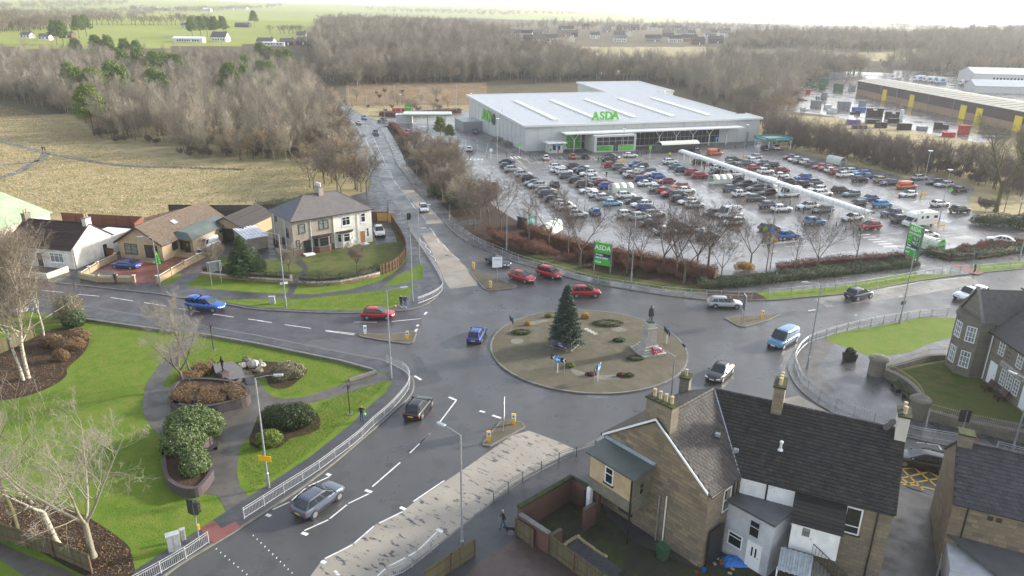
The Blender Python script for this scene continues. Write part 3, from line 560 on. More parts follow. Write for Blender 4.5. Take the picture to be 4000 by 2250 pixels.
def hedge(name,label,px,w,h,n_per_m,size,mat,core='twig_dark',group=None,z=.12,seed=1,px_z=.12,wob=.3):
 P=[G(x,y,px_z)if not isinstance(x,Vector)else x for x,y in px];base=P[0];t=thing(name,label,'hedge',(base.x,base.y,z),0,group)
 rng=np.random.default_rng(seed);pos=[];nr=[];mb=MB()
 for a,b in zip(P[:-1],P[1:]):
  d=(b-a).to_2d();L=d.length;d.normalize();q=Vector((-d.y,d.x));n=int(L*n_per_m)
  s=rng.random(n)*L;th=rng.random(n)*(2*h+w)-h
  off=np.where(th<0,-w/2,np.where(th>w,w/2,th-w/2));zz=np.where(th<0,h+th,np.where(th>w,h-(th-w),h))
  wv=wob*np.sin(s*1.7+seed)*np.sin(s*.6)+rng.normal(size=n)*wob*.5
  off=off*(1+.1*np.sin(s*2.1))+rng.normal(size=n)*(.06+wob*.4);zz=np.maximum(.03,zz+np.where((th>0)&(th<w),wv,0)+rng.normal(size=n)*(.04+wob*.3))
  pos.append(np.stack([a.x-base.x+d.x*s+q.x*off,a.y-base.y+d.y*s+q.y*off,zz],1))
  nr.append(np.stack([q.x*np.sign(off)*(zz<h*.92),q.y*np.sign(off)*(zz<h*.92),(zz>h*.85)*1.0],1))
  mb.seg((a.x-base.x,a.y-base.y),(b.x-base.x,b.y-base.y),w*.72,0,h*.84)
 link('foliage',fast_mesh('foliage',leaf_verts(np.concatenate(pos),size,.55,.1,np.concatenate(nr),rng),4,M[mat]),t);mb.build('blocking_core',M[core],t);return t  # plain boxes added within the hedge so light cannot pass through
def tree_mb(seed,h,r0,spread=.4,first=.28,nb=(13,6,5),tw=.014,upright=.5,fork=0,lean=(0,0),wander=.22,twl=1.0):
 rnd=random.Random(seed);T,K=MB(),MB()
 def rv():return Vector((rnd.uniform(-1,1),rnd.uniform(-1,1),rnd.uniform(-1,1)))
 def tb(mb,a,b,ra,rb,n):
  d=(b-a).normalized();u=d.orthogonal();u.normalize();w=d.cross(u);o=len(mb.v)
  for p,r in((a,ra),(b,rb)):
   for i in range(n):t=6.2832*i/n;mb.v.append(tuple(p+u*(r*math.cos(t))+w*(r*math.sin(t))))
  for i in range(n):j=(i+1)%n;mb.f.append((o+i,o+j,o+n+j,o+n+i));mb.m.append(0)
 def twig(p,d,L,r):
  u=d.orthogonal();u.normalize();w=d.cross(u);o=len(K.v)
  for i in range(3):t=2.0944*i;K.v.append(tuple(p+u*(r*math.cos(t))+w*(r*math.sin(t))))
  K.v.append(tuple(p+d*L));K.f+=[(o,o+1,o+3),(o+1,o+2,o+3),(o+2,o,o+3)];K.m+=[0]*3
 ml=len(nb)
 def grow(p,d,L,r,lev):
  k=7 if lev==0 else(4 if lev==1 else 2)
  st=first if lev==0 else.15
  n=nb[lev]if lev<ml else 0;rr=r;ts=sorted(st+(1-st)*((i+rnd.random())/max(1,n))for i in range(n));ti=0
  for i in range(k):
   d=(d+rv()*wander*(.35 if lev==0 else 1)+Vector((0,0,upright*(.25 if lev else.15)))).normalized()
   q=p+d*L/k;r2=r*(1-.82*(i+1)/k)
   tb(T if lev<1 or(lev==1 and r>.03)else K,p,q,rr,r2,7 if lev==0 else(4 if lev==1 else 3))
   while ti<n and ts[ti]<=(i+1)/k:
    f=ts[ti]*k-i;ti+=1;o=p.lerp(q,max(0,min(1,f)));a=rnd.uniform(0,6.2832);u=d.orthogonal().normalized();w=d.cross(u);s=u*math.cos(a)+w*math.sin(a)
    cd=(d*(1-spread)+s*(spread+rnd.uniform(0,.35))+Vector((0,0,.12))).normalized();cl=L*(.55 if lev==0 else.5)*(1-.55*ts[ti-1]+.1)*rnd.uniform(.7,1.25)
    if lev+1<ml:grow(o,cd,cl,max(r*.4*(1-.6*ts[ti-1]),tw),lev+1)
    else:twig(o,cd,max(.35,cl*twl)*rnd.uniform(.7,1.3),tw)
   p,rr=q,r2
  if lev:twig(p,d,max(.3,L*.3),max(rr,tw*.8))
 if fork:
  b=Vector((0,0,0));d=Vector((lean[0],lean[1],1)).normalized();q=b+d*h*.28;tb(T,b,b+d*h*.05,r0*1.5,r0*1.05,8);tb(T,b+d*h*.05,q,r0*1.05,r0*.85,8)
  for i in range(fork):
   a=6.2832*(i+rnd.random()*.6)/fork;dd=Vector((math.cos(a)*spread*1.4,math.sin(a)*spread*1.4,.8)).normalized();grow(q-d*.1,dd,h*rnd.uniform(.55,.75),r0*.62,0)
 else:
  d=Vector((lean[0],lean[1],1)).normalized();grow(Vector((0,0,0)),d,h,r0,0)
 return T,K
TREES={}
def variant(key,tm,km,**kw):
 T,K=tree_mb(**kw);TREES[key]=(T.mesh('trunk',M[tm],True),K.mesh('crown',M[km]))
for i in range(5):variant(('sap',i),'birch_bark' if i%2 else 'bark',('twig_pale','twig','twig_mauve','twig_pale','twig_mauve')[i],seed=20+i,h=(9,8,10,7,9)[i],r0=.09,spread=.33,first=.2,nb=(20,7,5),tw=.02,upright=.55)
for i in range(3):variant(('wil',i),'bark',['twig_fawn','twig','twig_pale'][i],seed=40+i,h=7.5,r0=.14,spread=.5,first=.1,nb=(16,8,6),tw=.022,upright=.35,fork=4)
for i in range(3):variant(('str',i),'bark','twig_dark',seed=60+i,h=8,r0=.13,spread=.45,first=.32,nb=(12,7,6),tw=.016,upright=.4,fork=3 if i else 0)
for i in range(2):variant(('oak',i),'bark','twig',seed=70+i,h=12,r0=.3,spread=.6,first=.25,nb=(11,7,6),tw=.03,upright=.2,fork=4)
for i in range(2):variant(('shr',i),'bark','twig_dark',seed=80+i,h=3.2,r0=.04,spread=.5,first=.05,nb=(12,7,4),tw=.014,upright=.3,fork=6)
for i in range(1):variant(('shr_red',i),'bark','twig_red',seed=90+i,h=2.4,r0=.03,spread=.45,first=.05,nb=(12,7,4),tw=.012,upright=.4,fork=7)
def tree(key,name,label,loc,scale=1.0,rot=None,group=None,cat='tree'):
 t=thing(name,label,cat,loc,random.uniform(0,6.28)if rot is None else rot,group);t.scale=(scale*random.uniform(.9,1.1),scale*random.uniform(.9,1.1),scale)if isinstance(scale,(int,float))else scale
 T,K=TREES[key];link('trunk',T,t);link('crown',K,t);return t
def pine_mesh(seed,h=9):
 rng=np.random.default_rng(seed);rnd=random.Random(seed);mb=MB();mb.tube((0,0,0),(.2,.1,h*.92),.16,.05,7,caps=False);P=[];D=[]
 for i in range(34):
  z=h*(.38+.6*(i/34));a=i*2.4;L=(1-((z/h-.38)/.66)**1.6)*h*.26*rnd.uniform(.7,1.1)+.35;e=Vector((math.cos(a)*L,math.sin(a)*L,z+.35));mb.tube((0,0,z-.3),e,.035,.012,3,caps=False)
  for f in(.55,.8,1.0):
   c=np.array((e.x*f,e.y*f,z-.3+.65*f));p,d=lump_points([(*c,.7,.7,.5)],80,rng,.2);P.append(p);D.append(d)
 return mb.mesh('trunk',M['bark'],True),fast_mesh('crown',leaf_verts(np.concatenate(P),.19,.36,.3,None,rng),4,M['leaf_pine'])
for i in range(3):TREES[('pine',i)]=pine_mesh(i+5)
def spruce_mesh(seed,h,w,mat,n_whorl=34):
 rng=np.random.default_rng(seed);rnd=random.Random(seed);mb=MB();mb.tube((0,0,0),(0,0,h),.14,.02,7,caps=False);P=[]
 for i in range(n_whorl):
  f=i/n_whorl;z=h*(.06+.92*f);R=w*(1-f)**.85+.12
  for k in range(9):
   a=k*.698+i*.5+rnd.uniform(-.2,.2);L=R*rnd.uniform(.72,1.12);e=(math.cos(a)*L,math.sin(a)*L,z+L*.12);mb.tube((0,0,z),e,.02,.006,3,caps=False)
   s=rng.random(int(22+60*L))**.7;q=np.stack([e[0]*s,e[1]*s,z+(e[2]-z)*s-.08*np.sin(s*3)],1)+rng.normal(size=(len(s),3))*(.05+.1*L*(1-s[:,None]*.5))*np.array([1,1,.5]);P.append(q)
 return mb.mesh('trunk',M['bark'],True),fast_mesh('crown',leaf_verts(np.concatenate(P),.11,.28,.25,None,rng),4,M[mat])
 # ---- woods
def scatter(poly,n_target,zland=True,seed=1,mind=0):
 "points on the land whose foot falls inside an outline read from the photograph"
 rnd=random.Random(seed);q=[GT(*p)if zland else G(*p)for p in poly];q=[p for p in q if p]
 if len(q)<3:return[]
 B=[(p.x,p.y)for p in q];x0,x1=min(p[0]for p in B),max(p[0]for p in B);y0,y1=min(p[1]for p in B),max(p[1]for p in B);out=[];tries=0
 while len(out)<n_target and tries<n_target*40:
  tries+=1;x,y=rnd.uniform(x0,x1),rnd.uniform(y0,y1)
  if inpoly(x,y,B)and(mind==0 or rnd.random()<.35+.65*(.5+.5*math.sin(x/23+seed)*math.sin(y/31+x/47))):out.append(Vector((x,y,TZ(x,y))))
 return out
 # ---- vehicles
def loft(mb,stations,sect):
 n=None;o=len(mb.v)
 for st in stations:
  P=sect(*st);n=len(P);mb.v.extend(P)
 for i in range(len(stations)-1):
  for k in range(n):
   j=(k+1)%n;mb.f.append((o+i*n+k,o+i*n+j,o+(i+1)*n+j,o+(i+1)*n+k));mb.m.append(0)
 mb.f+=[tuple(o+k for k in reversed(range(n))),tuple(o+(len(stations)-1)*n+k for k in range(n))];mb.m+=[0,0]
def bev(mb,off=.06,seg=2):
 bm=bmesh.new();me=bpy.data.meshes.new('t');me.from_pydata(mb.v,[],mb.f);bm.from_mesh(me);bpy.data.meshes.remove(me)
 bmesh.ops.recalc_face_normals(bm,faces=bm.faces);bmesh.ops.bevel(bm,geom=bm.edges[:],offset=off,segments=seg,affect='EDGES',clamp_overlap=True)
 bm.verts.index_update();r=MB();r.v=[tuple(v.co)for v in bm.verts];r.f=[tuple(v.index for v in f.verts)for f in bm.faces];r.m=[0]*len(r.f);bm.free();return r
HATCH=[(-.5,.84,.38,.78),(-.487,.93,.28,.9),(-.44,.98,.24,.95),(-.3,1,.22,.95),(0,1,.22,.94),(.18,1,.22,.93),(.25,1,.22,.94),(.36,.98,.22,.88),(.44,.94,.24,.79),(.485,.84,.3,.66),(.5,.74,.4,.54)]
SALOON=[(-.5,.84,.4,.74),(-.487,.92,.3,.88),(-.42,.98,.26,.93),(-.3,1,.22,.95),(0,1,.22,.92),(.18,1,.22,.91),(.24,1,.22,.91),(.36,.98,.22,.85),(.44,.93,.24,.76),(.487,.83,.3,.64),(.5,.72,.4,.52)]
VANB=[(-.5,.95,.35,.95),(-.49,.99,.3,1.0),(-.3,1,.28,1.0),(0,1,.28,1.0),(.22,1,.28,1.0),(.33,1,.28,1.05),(.42,.96,.28,.98),(.48,.88,.33,.8),(.5,.8,.42,.62)]
TYPES={'hatchback':(4.25,1.79,1.47,HATCH,-.475,-.33,.0,.27,.71,.32,0),'small hatchback':(3.75,1.68,1.5,HATCH,-.48,-.36,.05,.3,.72,.3,0),'SUV':(4.45,1.85,1.66,HATCH,-.475,-.34,.02,.27,.73,.36,.1),'saloon':(4.65,1.83,1.44,SALOON,-.42,-.2,.01,.26,.7,.33,0),'estate car':(4.75,1.83,1.49,SALOON,-.48,-.38,.01,.26,.71,.33,0),'people carrier':(4.3,1.78,1.64,HATCH,-.485,-.4,.05,.32,.75,.32,.03),'van':(5.0,1.95,1.98,VANB,-.498,-.485,.14,.31,.86,.34,.0),'large van':(5.6,2.05,2.45,VANB,-.498,-.488,.22,.34,.86,.35,.0),'convertible':(4.2,1.76,1.0,SALOON,-.2,-.15,.1,.2,.8,.32,0),'pickup':(5.3,1.86,1.82,HATCH,-.17,-.13,.1,.23,.8,.39,.18)}
CAR={}
def car_meshes(kind):
 L,W_,Hh,prof,rb,rt,ft,fb,tw,wr,cl=TYPES[kind];hw=W_/2;zk=.95 if kind!='SUV' else 1.0
 def sect(f,w,z0,z1):
  x=f*L;y=hw*w;z0+=cl;z1=z1*zk+cl
  R=[(x,y*.82,z0),(x,y*.97,z0+.07),(x,y,z0+(z1-z0)*.45),(x,y*.985,z1-.1),(x,y*.9,z1),(x,y*.45,z1+.025)]
  return R+[(px,-py,pz)for px,py,pz in reversed(R)]
 B=MB();loft(B,prof,sect)
 def zb(f):return np.interp(f,[s[0]for s in prof],[s[3]*zk+cl for s in prof])-.03
 by,ty=hw*.93,hw*tw
 if kind in('van','large van'):by=hw*.985
 base=[(rb*L,-by,zb(rb)),(fb*L,-by*.96,zb(fb)),(fb*L,by*.96,zb(fb)),(rb*L,by,zb(rb))]
 top=[(rt*L,-ty,Hh-.03),(ft*L,-ty,Hh-.02),(ft*L,ty,Hh-.02),(rt*L,ty,Hh-.03)]
 if kind=='convertible':top=[(rt*L,-ty,.98),(ft*L,-ty,1.22),(ft*L,ty,1.22),(rt*L,ty,.98)]
 cab=MB();cab.add(base+top,[(3,2,1,0),(4,5,6,7),(0,1,5,4),(1,2,6,5),(2,3,7,6),(3,0,4,7)])
 cab=bev(cab,.13,3);B.add(cab.v,cab.f)
 if kind=='pickup':
  c2_=MB();c2_.add([(-.49*L,-by,zb(-.45)),(-.18*L,-by,zb(-.2)),(-.18*L,by,zb(-.2)),(-.49*L,by,zb(-.45)),(-.475*L,-ty,Hh-.06),(-.18*L,-ty,Hh+.02),(-.18*L,ty,Hh+.02),(-.475*L,ty,Hh-.06)],[(3,2,1,0),(4,5,6,7),(0,1,5,4),(1,2,6,5),(2,3,7,6),(3,0,4,7)]);c2_=bev(c2_,.07,2);B.add(c2_.v,c2_.f)
 b,t=[Vector(p)for p in base],[Vector(p)for p in top]
 def pane(A,Bq,Cq,D,i0=.1,i1=.12,i2=.16,i3=.12,off=.012):
  def at(u,v):return(A.lerp(Bq,u)).lerp(D.lerp(Cq,u),v)
  q=[at(i0,i2),at(1-i1,i2),at(1-i1,1-i3),at(i0,1-i3)];n=(q[1]-q[0]).cross(q[3]-q[0]).normalized();return[p+n*off for p in q]
 P={'windscreen':[pane(b[1],b[2],t[2],t[1],.06,.06,.06,.08)],'rear_window':[pane(b[3],b[0],t[0],t[3],.09,.09,.2,.1)]if kind not in('van','large van')else[],'side_window':[]}
 for s in(0,1):
  A,Bq,Cq,D=(b[0],b[1],t[1],t[0])if s==0 else(b[2],b[3],t[3],t[2])
  def sp(f0,f1):
   u0,u1=(f0,f1)if s==0 else(1-f1,1-f0);return A.lerp(Bq,u0),A.lerp(Bq,u1),D.lerp(Cq,u1),D.lerp(Cq,u0)
  if kind in('van','large van'):P['side_window'].append(pane(*sp(.78,.99),.06,.1,.2,.14))
  elif kind=='convertible':P['side_window'].append(pane(*sp(.4,.97),.05,.1,.2,.14))
  else:
   P['side_window']+=[pane(*sp(.04,.36),.12,.05,.2,.14),pane(*sp(.37,.62),.04,.05,.2,.14),pane(*sp(.64,.98),.04,.08,.2,.14)]
  if kind=='pickup':
   y=(-by if s==0 else by)*.93;q=[Vector((-.46*L,y,zb(-.4)+.14)),Vector((-.2*L,y,zb(-.2)+.16)),Vector((-.2*L,y*.9,Hh-.14)),Vector((-.45*L,y*.9,Hh-.17))];q=q if s==0 else q[::-1];P['side_window'].append([p+Vector((0,-.03 if s==0 else.03,0))for p in q])
 wb=.30 if kind not in('van','large van','pickup')else.31
 tr=MB()
 for sx in(-1,1):
  for sy in(-1,1):tr.tube((sx*wb*L,sy*(hw-.1),wr+.0),(sx*wb*L,sy*(hw+.006),wr+.0),wr+.055,wr+.05,16)
 for sy in(-1,1):tr.box((0,sy*(hw-.02),.2+cl),(L*.44,.06,.12))
 tr.box((.492*L,0,.34+cl),(.05,W_*.62,.16));tr.box((-.49*L,0,.3+cl),(.06,W_*.75,.12));tr.box((.487*L,0,.54+cl),(.06,W_*.4,.1))
 if kind in('SUV','estate car'):
  for sy in(-1,1):tr.tube((rt*L,sy*ty*.92,Hh+.02),(ft*L*.9,sy*ty*.92,Hh+.02),.022,n=5)
 mir=[]
 for sy in(-1,1):mir.append(MB().box((fb*L*.72,sy*(hw+.06),zb(.2)+.08),(.12,.2,.13)))
 hl,tl=[],[]
 for sy in(-1,1):
  m=MB();m.add([(.497*L,sy*hw*.52,.56+cl),(.472*L,sy*hw*.86,.58+cl),(.438*L,sy*hw*.935,.72*zk+cl),(.478*L,sy*hw*.55,.69*zk+cl),(.44*L,sy*hw*.6,.6+cl),(.4*L,sy*hw*.8,.6+cl)],[(0,1,2,3),(3,2,5,4)]if sy>0 else[(3,2,1,0),(4,5,2,3)]);m.v=[(x+.012,y,z)for x,y,z in m.v];hl.append(m)
  m=MB();zt=.84*zk+cl;m.box((-.487*L,sy*hw*.78,zt-.16),(.06,hw*.3,.17));tl.append(m)
 pf=MB().box((.503*L,0,.42+cl),(.02,.52,.11));pr=MB().box((-.502*L,0,.5+cl),(.02,.52,.11))
 return dict(body=B,panes=P,trim=tr,mirror=mir,head=hl,tail=tl,pf=pf,pr=pr,wr=wr,wb=wb*L,hw=hw)
def wheel_mesh(r):
 a=MB();a.lathe([(r*.62,0),(r*.95,.01),(r,.05),(r,.17),(r*.95,.21),(r*.62,.22)],(0,0,0),18);a.v=[(x,z-.11,y)for x,y,z in a.v]
 k=MB()
 for s in(-.112,.112):
  k.tube((0,s*.8,0),(0,s,0),r*.2,n=8)
  for i in range(5):
   t=i*1.2566;k.add([(math.cos(t-.16)*r*.15,s,math.sin(t-.16)*r*.15),(math.cos(t+.16)*r*.15,s,math.sin(t+.16)*r*.15),(math.cos(t+.14)*r*.64,s*.96,math.sin(t+.14)*r*.64),(math.cos(t-.14)*r*.64,s*.96,math.sin(t-.14)*r*.64)],[(0,1,2,3)])
  k.lathe([(r*.6,0),(r*.66,.012)],(0,0,0),18);n=36;k.v[-n:]=[(x,s*.97+(z if s>0 else-z),y)for x,y,z in k.v[-n:]]
 return a.mesh('tyre',M['tyre'],True),k.mesh('rim',M['rim'])
WH={}
def proto_car(kind):
 if kind in CAR:return CAR[kind]
 d=car_meshes(kind);r={}
 r['body']=d['body'].mesh('body',M['car_paint'],True)
 bmn=bmesh.new();bmn.from_mesh(r['body']);bmesh.ops.recalc_face_normals(bmn,faces=bmn.faces);bmn.to_mesh(r['body']);bmn.free()
 to=bpy.data.objects.new('t',r['body']);COL.objects.link(to);sm_=to.modifiers.new('s','SUBSURF');sm_.levels=1;bpy.context.view_layer.update();nb_=bpy.data.meshes.new_from_object(to.evaluated_get(bpy.context.evaluated_depsgraph_get()));bpy.data.objects.remove(to);r['body']=nb_;nb_.name='body';nb_.polygons.foreach_set('use_smooth',[True]*len(nb_.polygons))
 try:r['body'].set_sharp_from_angle(angle=math.radians(38))
 except Exception:pass
 allp=MB()
 for k,L in d['panes'].items():
  for q in L:allp.poly(q)
 r['windows']=allp.mesh('windows',M['car_glass']);r['panes']=[(k,MB().poly(q).mesh(k,M['car_glass']))for k,L in d['panes'].items()for q in L]
 r['trim']=d['trim'].mesh('trim',M['dark_trim']);r['mirror']=[m.mesh('mirror',M['car_paint'])for m in d['mirror']]
 lm=MB()
 for m in d['head']:lm.add(m.v,m.f,0)
 for m in d['tail']:lm.add(m.v,m.f,1)
 lm.add(d['pf'].v,d['pf'].f,2);lm.add(d['pr'].v,d['pr'].f,3)
 r['lamps']=lm.mesh('lamps',[M['lamp_white'],M['lamp_red'],M['plate_white'],M['plate_yellow']])
 r['head']=[m.mesh('headlight',M['lamp_white'])for m in d['head']];r['tail']=[m.mesh('tail_light',M['lamp_red'])for m in d['tail']]
 r['pf']=d['pf'].mesh('number_plate',M['plate_white']);r['pr']=d['pr'].mesh('number_plate',M['plate_yellow'])
 if d['wr']not in WH:WH[d['wr']]=wheel_mesh(d['wr'])
 r['tyre'],r['rim']=WH[d['wr']];r['wr'],r['wb'],r['hw']=d['wr'],d['wb'],d['hw'];CAR[kind]=r;return r
COLR=dict(white=(.72,.72,.71),silver=(.42,.43,.44),grey=(.13,.14,.15),charcoal=(.045,.05,.06),black=(.012,.012,.014),navy=(.012,.02,.06),blue=(.015,.09,.36),azure=(.03,.25,.55),slate=(.08,.10,.135),red=(.36,.008,.015),maroon=(.2,.008,.02),brown=(.07,.045,.04),teal=(.01,.2,.23),orange=(.5,.11,.03),tan=(.28,.2,.14),beige=(.33,.29,.24),green=(.17,.22,.21),purple=(.035,.015,.03),pale_blue=(.2,.42,.58),steel=(.07,.19,.33),royal=(.01,.04,.22))
def car(kind,colour,pos,heading,label,group=None,full=False,name=None,z=0.02):
 r=proto_car(kind);cat='van' if 'van' in kind else('pickup' if kind=='pickup' else 'car')
 t=thing(name or{'van':'parked_van','pickup':'pickup_truck'}.get(cat,'parked_car' if not full else 'car'),label,cat,(pos[0],pos[1],z),heading,group)
 c=(*COLR[colour],1);b=link('body',r['body'],t);b.color=c
 if full:
  for k,m in r['panes']:link(k,m,t)
  for m in r['head']:link('headlight',m,t)
  for m in r['tail']:link('tail_light',m,t)
  link('number_plate',r['pf'],t);link('number_plate',r['pr'],t)
  for m in r['mirror']:o=link('mirror',m,t);o.color=c
 else:tag(link('windows',r['windows'],t),kind='stuff');tag(link('lamps',r['lamps'],t),kind='stuff')
 tag(link('trim',r['trim'],t),kind='stuff')
 for sx in(-1,1):
  for sy in(-1,1):
   w=link('wheel',r['tyre'],t,(sx*r['wb'],sy*(r['hw']-.095),r['wr']));link('rim',r['rim'],w)
 return t
UA=math.radians(17)
def parked(cr,x,y):p=G(*cr(x,y),.7);return(p.x,p.y)
ROWS={'bay row beside the access road':[(cA,388,335,'R','navy','saloon'),(cA,400,412,'R','charcoal','hatchback'),(cA,500,482,'R','silver','SUV'),(cA,690,572,'R','silver','SUV'),(cA,810,655,'R','black','SUV'),(cA,875,735,'L','grey','hatchback'),(cA,955,785,'L','silver','SUV'),(cA,1120,868,'R','beige','estate car'),(cA,1165,945,'R','charcoal','SUV'),(cA,1275,1038,'R','black','hatchback'),(cA,1420,1128,'R','white','SUV'),(cA,1510,1195,'R','white','SUV'),(cA,1715,1332,'R','silver','SUV')],'second bay row, left side':[(cA,1335,440,'R','white','SUV'),(cA,1365,493,'R','white','saloon'),(cA,1470,530,'R','white','SUV'),(cA,1545,600,'R','slate','estate car'),(cA,1700,685,'R','black','hatchback'),(cA,1840,768,'R','brown','SUV'),(cA,1920,875,'L','white','convertible'),(cA,2100,952,'R','white','hatchback'),(cA,2225,1008,'R','silver','small hatchback'),(cB,455,1112,'R','pale_blue','hatchback'),(cB,715,1335,'R','white','SUV'),(cB,970,1375,'R','silver','SUV'),(cG,395,352,'R','black','saloon'),(cG,540,437,'R','white','SUV')],'second bay row, right side':[(cA,1665,425,'R','charcoal','SUV'),(cA,1775,482,'L','navy','SUV'),(cA,1830,520,'R','navy','small hatchback'),(cA,1920,568,'L','white','SUV'),(cA,2020,640,'R','silver','hatchback'),(cA,2105,692,'R','silver','estate car'),(cA,2225,725,'R','maroon','estate car'),(cA,2290,800,'R','blue','SUV'),(cB,700,978,'R','white','SUV'),(cB,855,1068,'L','black','hatchback'),(cB,995,1135,'L','white','estate car'),(cB,1075,1200,'R','royal','hatchback'),(cB,1245,1312,'R','silver','estate car'),(cG,690,378,'R','grey','hatchback'),(cG,840,415,'R','silver','hatchback'),(cG,1000,495,'R','charcoal','SUV')],'third bay row, left side':[(cB,425,398,'R','red','SUV'),(cB,590,442,'R','grey','SUV'),(cB,722,508,'R','slate','hatchback'),(cB,810,582,'R','white','SUV'),(cB,945,605,'R','tan','SUV'),(cB,1030,662,'R','royal','estate car'),(cB,1100,745,'R','white','saloon'),(cB,1300,842,'R','silver','SUV'),(cB,1435,880,'R','red','hatchback'),(cB,1540,940,'L','red','SUV'),(cB,1690,965,'R','black','SUV'),(cB,1720,1035,'R','black','estate car'),(cB,1862,1085,'L','white','hatchback'),(cB,2010,1148,'R','silver','hatchback'),(cG,1040,243,'L','charcoal','hatchback'),(cG,1215,262,'L','white','large van'),(cG,1272,342,'L','silver','people carrier')],'third bay row, right side':[(cB,882,382,'L','blue','hatchback'),(cB,975,428,'L','navy','SUV'),(cB,1025,478,'R','white','saloon'),(cB,1110,518,'L','slate','estate car'),(cB,1215,568,'R','silver','convertible'),(cB,1312,602,'R','blue','small hatchback'),(cB,1460,698,'L','maroon','saloon'),(cB,1715,812,'L','orange','SUV'),(cB,1842,872,'R','white','hatchback'),(cH,290,398,'R','charcoal','hatchback'),(cH,482,487,'R','blue','SUV')],'bay row left of the white walkway':[(cB,1535,340,'R','white','SUV'),(cB,1655,428,'R','teal','saloon'),(cB,1762,490,'R','navy','hatchback'),(cB,1972,538,'R','red','SUV'),(cB,2105,602,'R','red','SUV'),(cC_,765,945,'R','slate','SUV'),(cC_,950,1045,'R','white','SUV'),(cC_,1210,1122,'R','grey','SUV'),(cC_,1470,1255,'R','grey','SUV'),(cC_,1705,1322,'R','white','SUV'),(cH,770,337,'R','steel','SUV')],'bay row right of the white walkway':[(cC_,160,440,'R','black','hatchback'),(cC_,440,462,'L','charcoal','saloon'),(cC_,500,545,'R','white','hatchback'),(cC_,650,580,'R','silver','hatchback'),(cC_,470,640,'L','black','hatchback'),(cC_,870,665,'R','white','hatchback'),(cC_,850,790,'L','charcoal','hatchback'),(cC_,1010,850,'L','navy','hatchback'),(cC_,1210,930,'L','grey','hatchback'),(cC_,1440,1015,'L','black','hatchback'),(cC_,1850,1045,'L','white','large van'),(cD,740,1180,'L','white','SUV'),(cD,1040,1240,'L','grey','estate car'),(cD,1590,1385,'L','white','saloon'),(c8,960,680,'L','red','SUV')],'fourth bay row, left side':[(cC_,800,388,'R','black','estate car'),(cC_,700,445,'L','green','saloon'),(cC_,990,468,'L','slate','SUV'),(cC_,1200,545,'R','red','hatchback'),(cC_,1402,618,'R','white','SUV'),(cC_,1700,692,'R','white','small hatchback'),(cC_,1855,800,'R','charcoal','hatchback'),(cC_,2122,868,'R','black','SUV'),(cD,920,852,'L','white','estate car'),(cD,1032,928,'R','white','estate car'),(cD,1672,1122,'L','black','estate car'),(cE,395,925,'L','navy','SUV'),(cE,590,1038,'R','grey','SUV')],'fourth bay row, right side':[(cC_,1190,352,'L','silver','SUV'),(cC_,1190,408,'R','white','hatchback'),(cC_,1345,455,'L','slate','saloon'),(cC_,1515,508,'L','black','SUV'),(cC_,1722,590,'R','maroon','hatchback'),(cC_,2110,725,'L','blue','estate car'),(cD,890,712,'R','grey','hatchback'),(cD,1372,875,'R','black','SUV'),(cD,1582,942,'L','green','hatchback'),(cD,1912,1025,'L','royal','saloon'),(cD,2162,1142,'R','azure','SUV')],'bay row nearest the embankment':[(cD,410,248,'L','maroon','hatchback'),(cD,500,292,'L','white','small hatchback'),(cD,605,328,'L','black','hatchback'),(cD,740,352,'R','white','SUV'),(cD,850,392,'R','slate','SUV'),(cD,975,428,'L','red','hatchback'),(cD,1105,462,'L','red','SUV'),(cD,1212,495,'R','white','hatchback'),(cD,1300,535,'R','red','hatchback'),(cD,1452,590,'R','white','SUV'),(cD,1520,458,'L','charcoal','estate car'),(cD,1612,508,'R','white','estate car'),(cD,1772,548,'L','azure','estate car'),(cD,1737,672,'R','purple','SUV'),(cD,1912,608,'R','royal','hatchback'),(cD,2150,682,'R','beige','SUV'),(cD,2292,732,'L','navy','estate car'),(cE,690,412,'R','orange','van'),(cE,710,562,'L','white','hatchback'),(cE,935,248,'R','silver','hatchback'),(cE,1215,332,'L','black','hatchback'),(cE,1385,378,'L','silver','estate car'),(cE,1690,472,'R','black','hatchback'),(cE,1310,742,'R','white','hatchback'),(cE,1692,858,'R','black','SUV')]}
AV=Vector((-math.sin(math.radians(19)),math.cos(math.radians(19))))
cname=lambda c:c.replace('_',' ').replace('royal','royal blue')
for row,L in ROWS.items():
 ent=[(parked(e[0],e[1],e[2]),e)for e in L];ent.sort(key=lambda q:-(Vector(q[0]).dot(AV)))
 for i,(p,e)in enumerate(ent):
  h=UA+(0 if e[3]=='R' else math.pi)+random.uniform(-.03,.03)
  car(e[5],e[4],p,h,f'{cname(e[4])} {e[5]}, {ORD[i]} from the store in the {row}','cars parked in the supermarket bays')
def hd(a,b):A,B=G(*a),G(*b);return math.atan2(B.y-A.y,B.x-A.x)
def road_car(kind,colour,c,ctr,rear,front,label,grp='cars on the roads',cz=.7,z=.02,full=True,name=None):
 p=G(*c(*ctr),cz);return car(kind,colour,(p.x,p.y),hd(c(*rear),c(*front)),label,grp,full,name,z)
road_car('hatchback','red',c10,(1150,172),(1035,235),(1230,238),'bright red hatchback waiting at the west give-way beside the lamp post')
road_car('pickup','blue',c9,(1940,95),(1838,140),(2017,160),'bright blue pickup with a canopy driving along the west road')
road_car('hatchback','royal',c10,(2085,365),(2130,440),(2175,360),'royal blue hatchback seen from behind on the roundabout left of the island')
road_car('hatchback','black',c10,(1535,1045),(1570,1140),(1662,1020),'black hatchback seen from behind joining the roundabout from the south arm')
road_car('SUV','slate',c14,(590,715),(562,880),(782,715),'dark grey SUV with silver rails in the foreground on the south arm')
road_car('saloon','black',c11,(1965,715),(2080,735),(1985,825),'black saloon facing the camera on the roundabout right of the island')
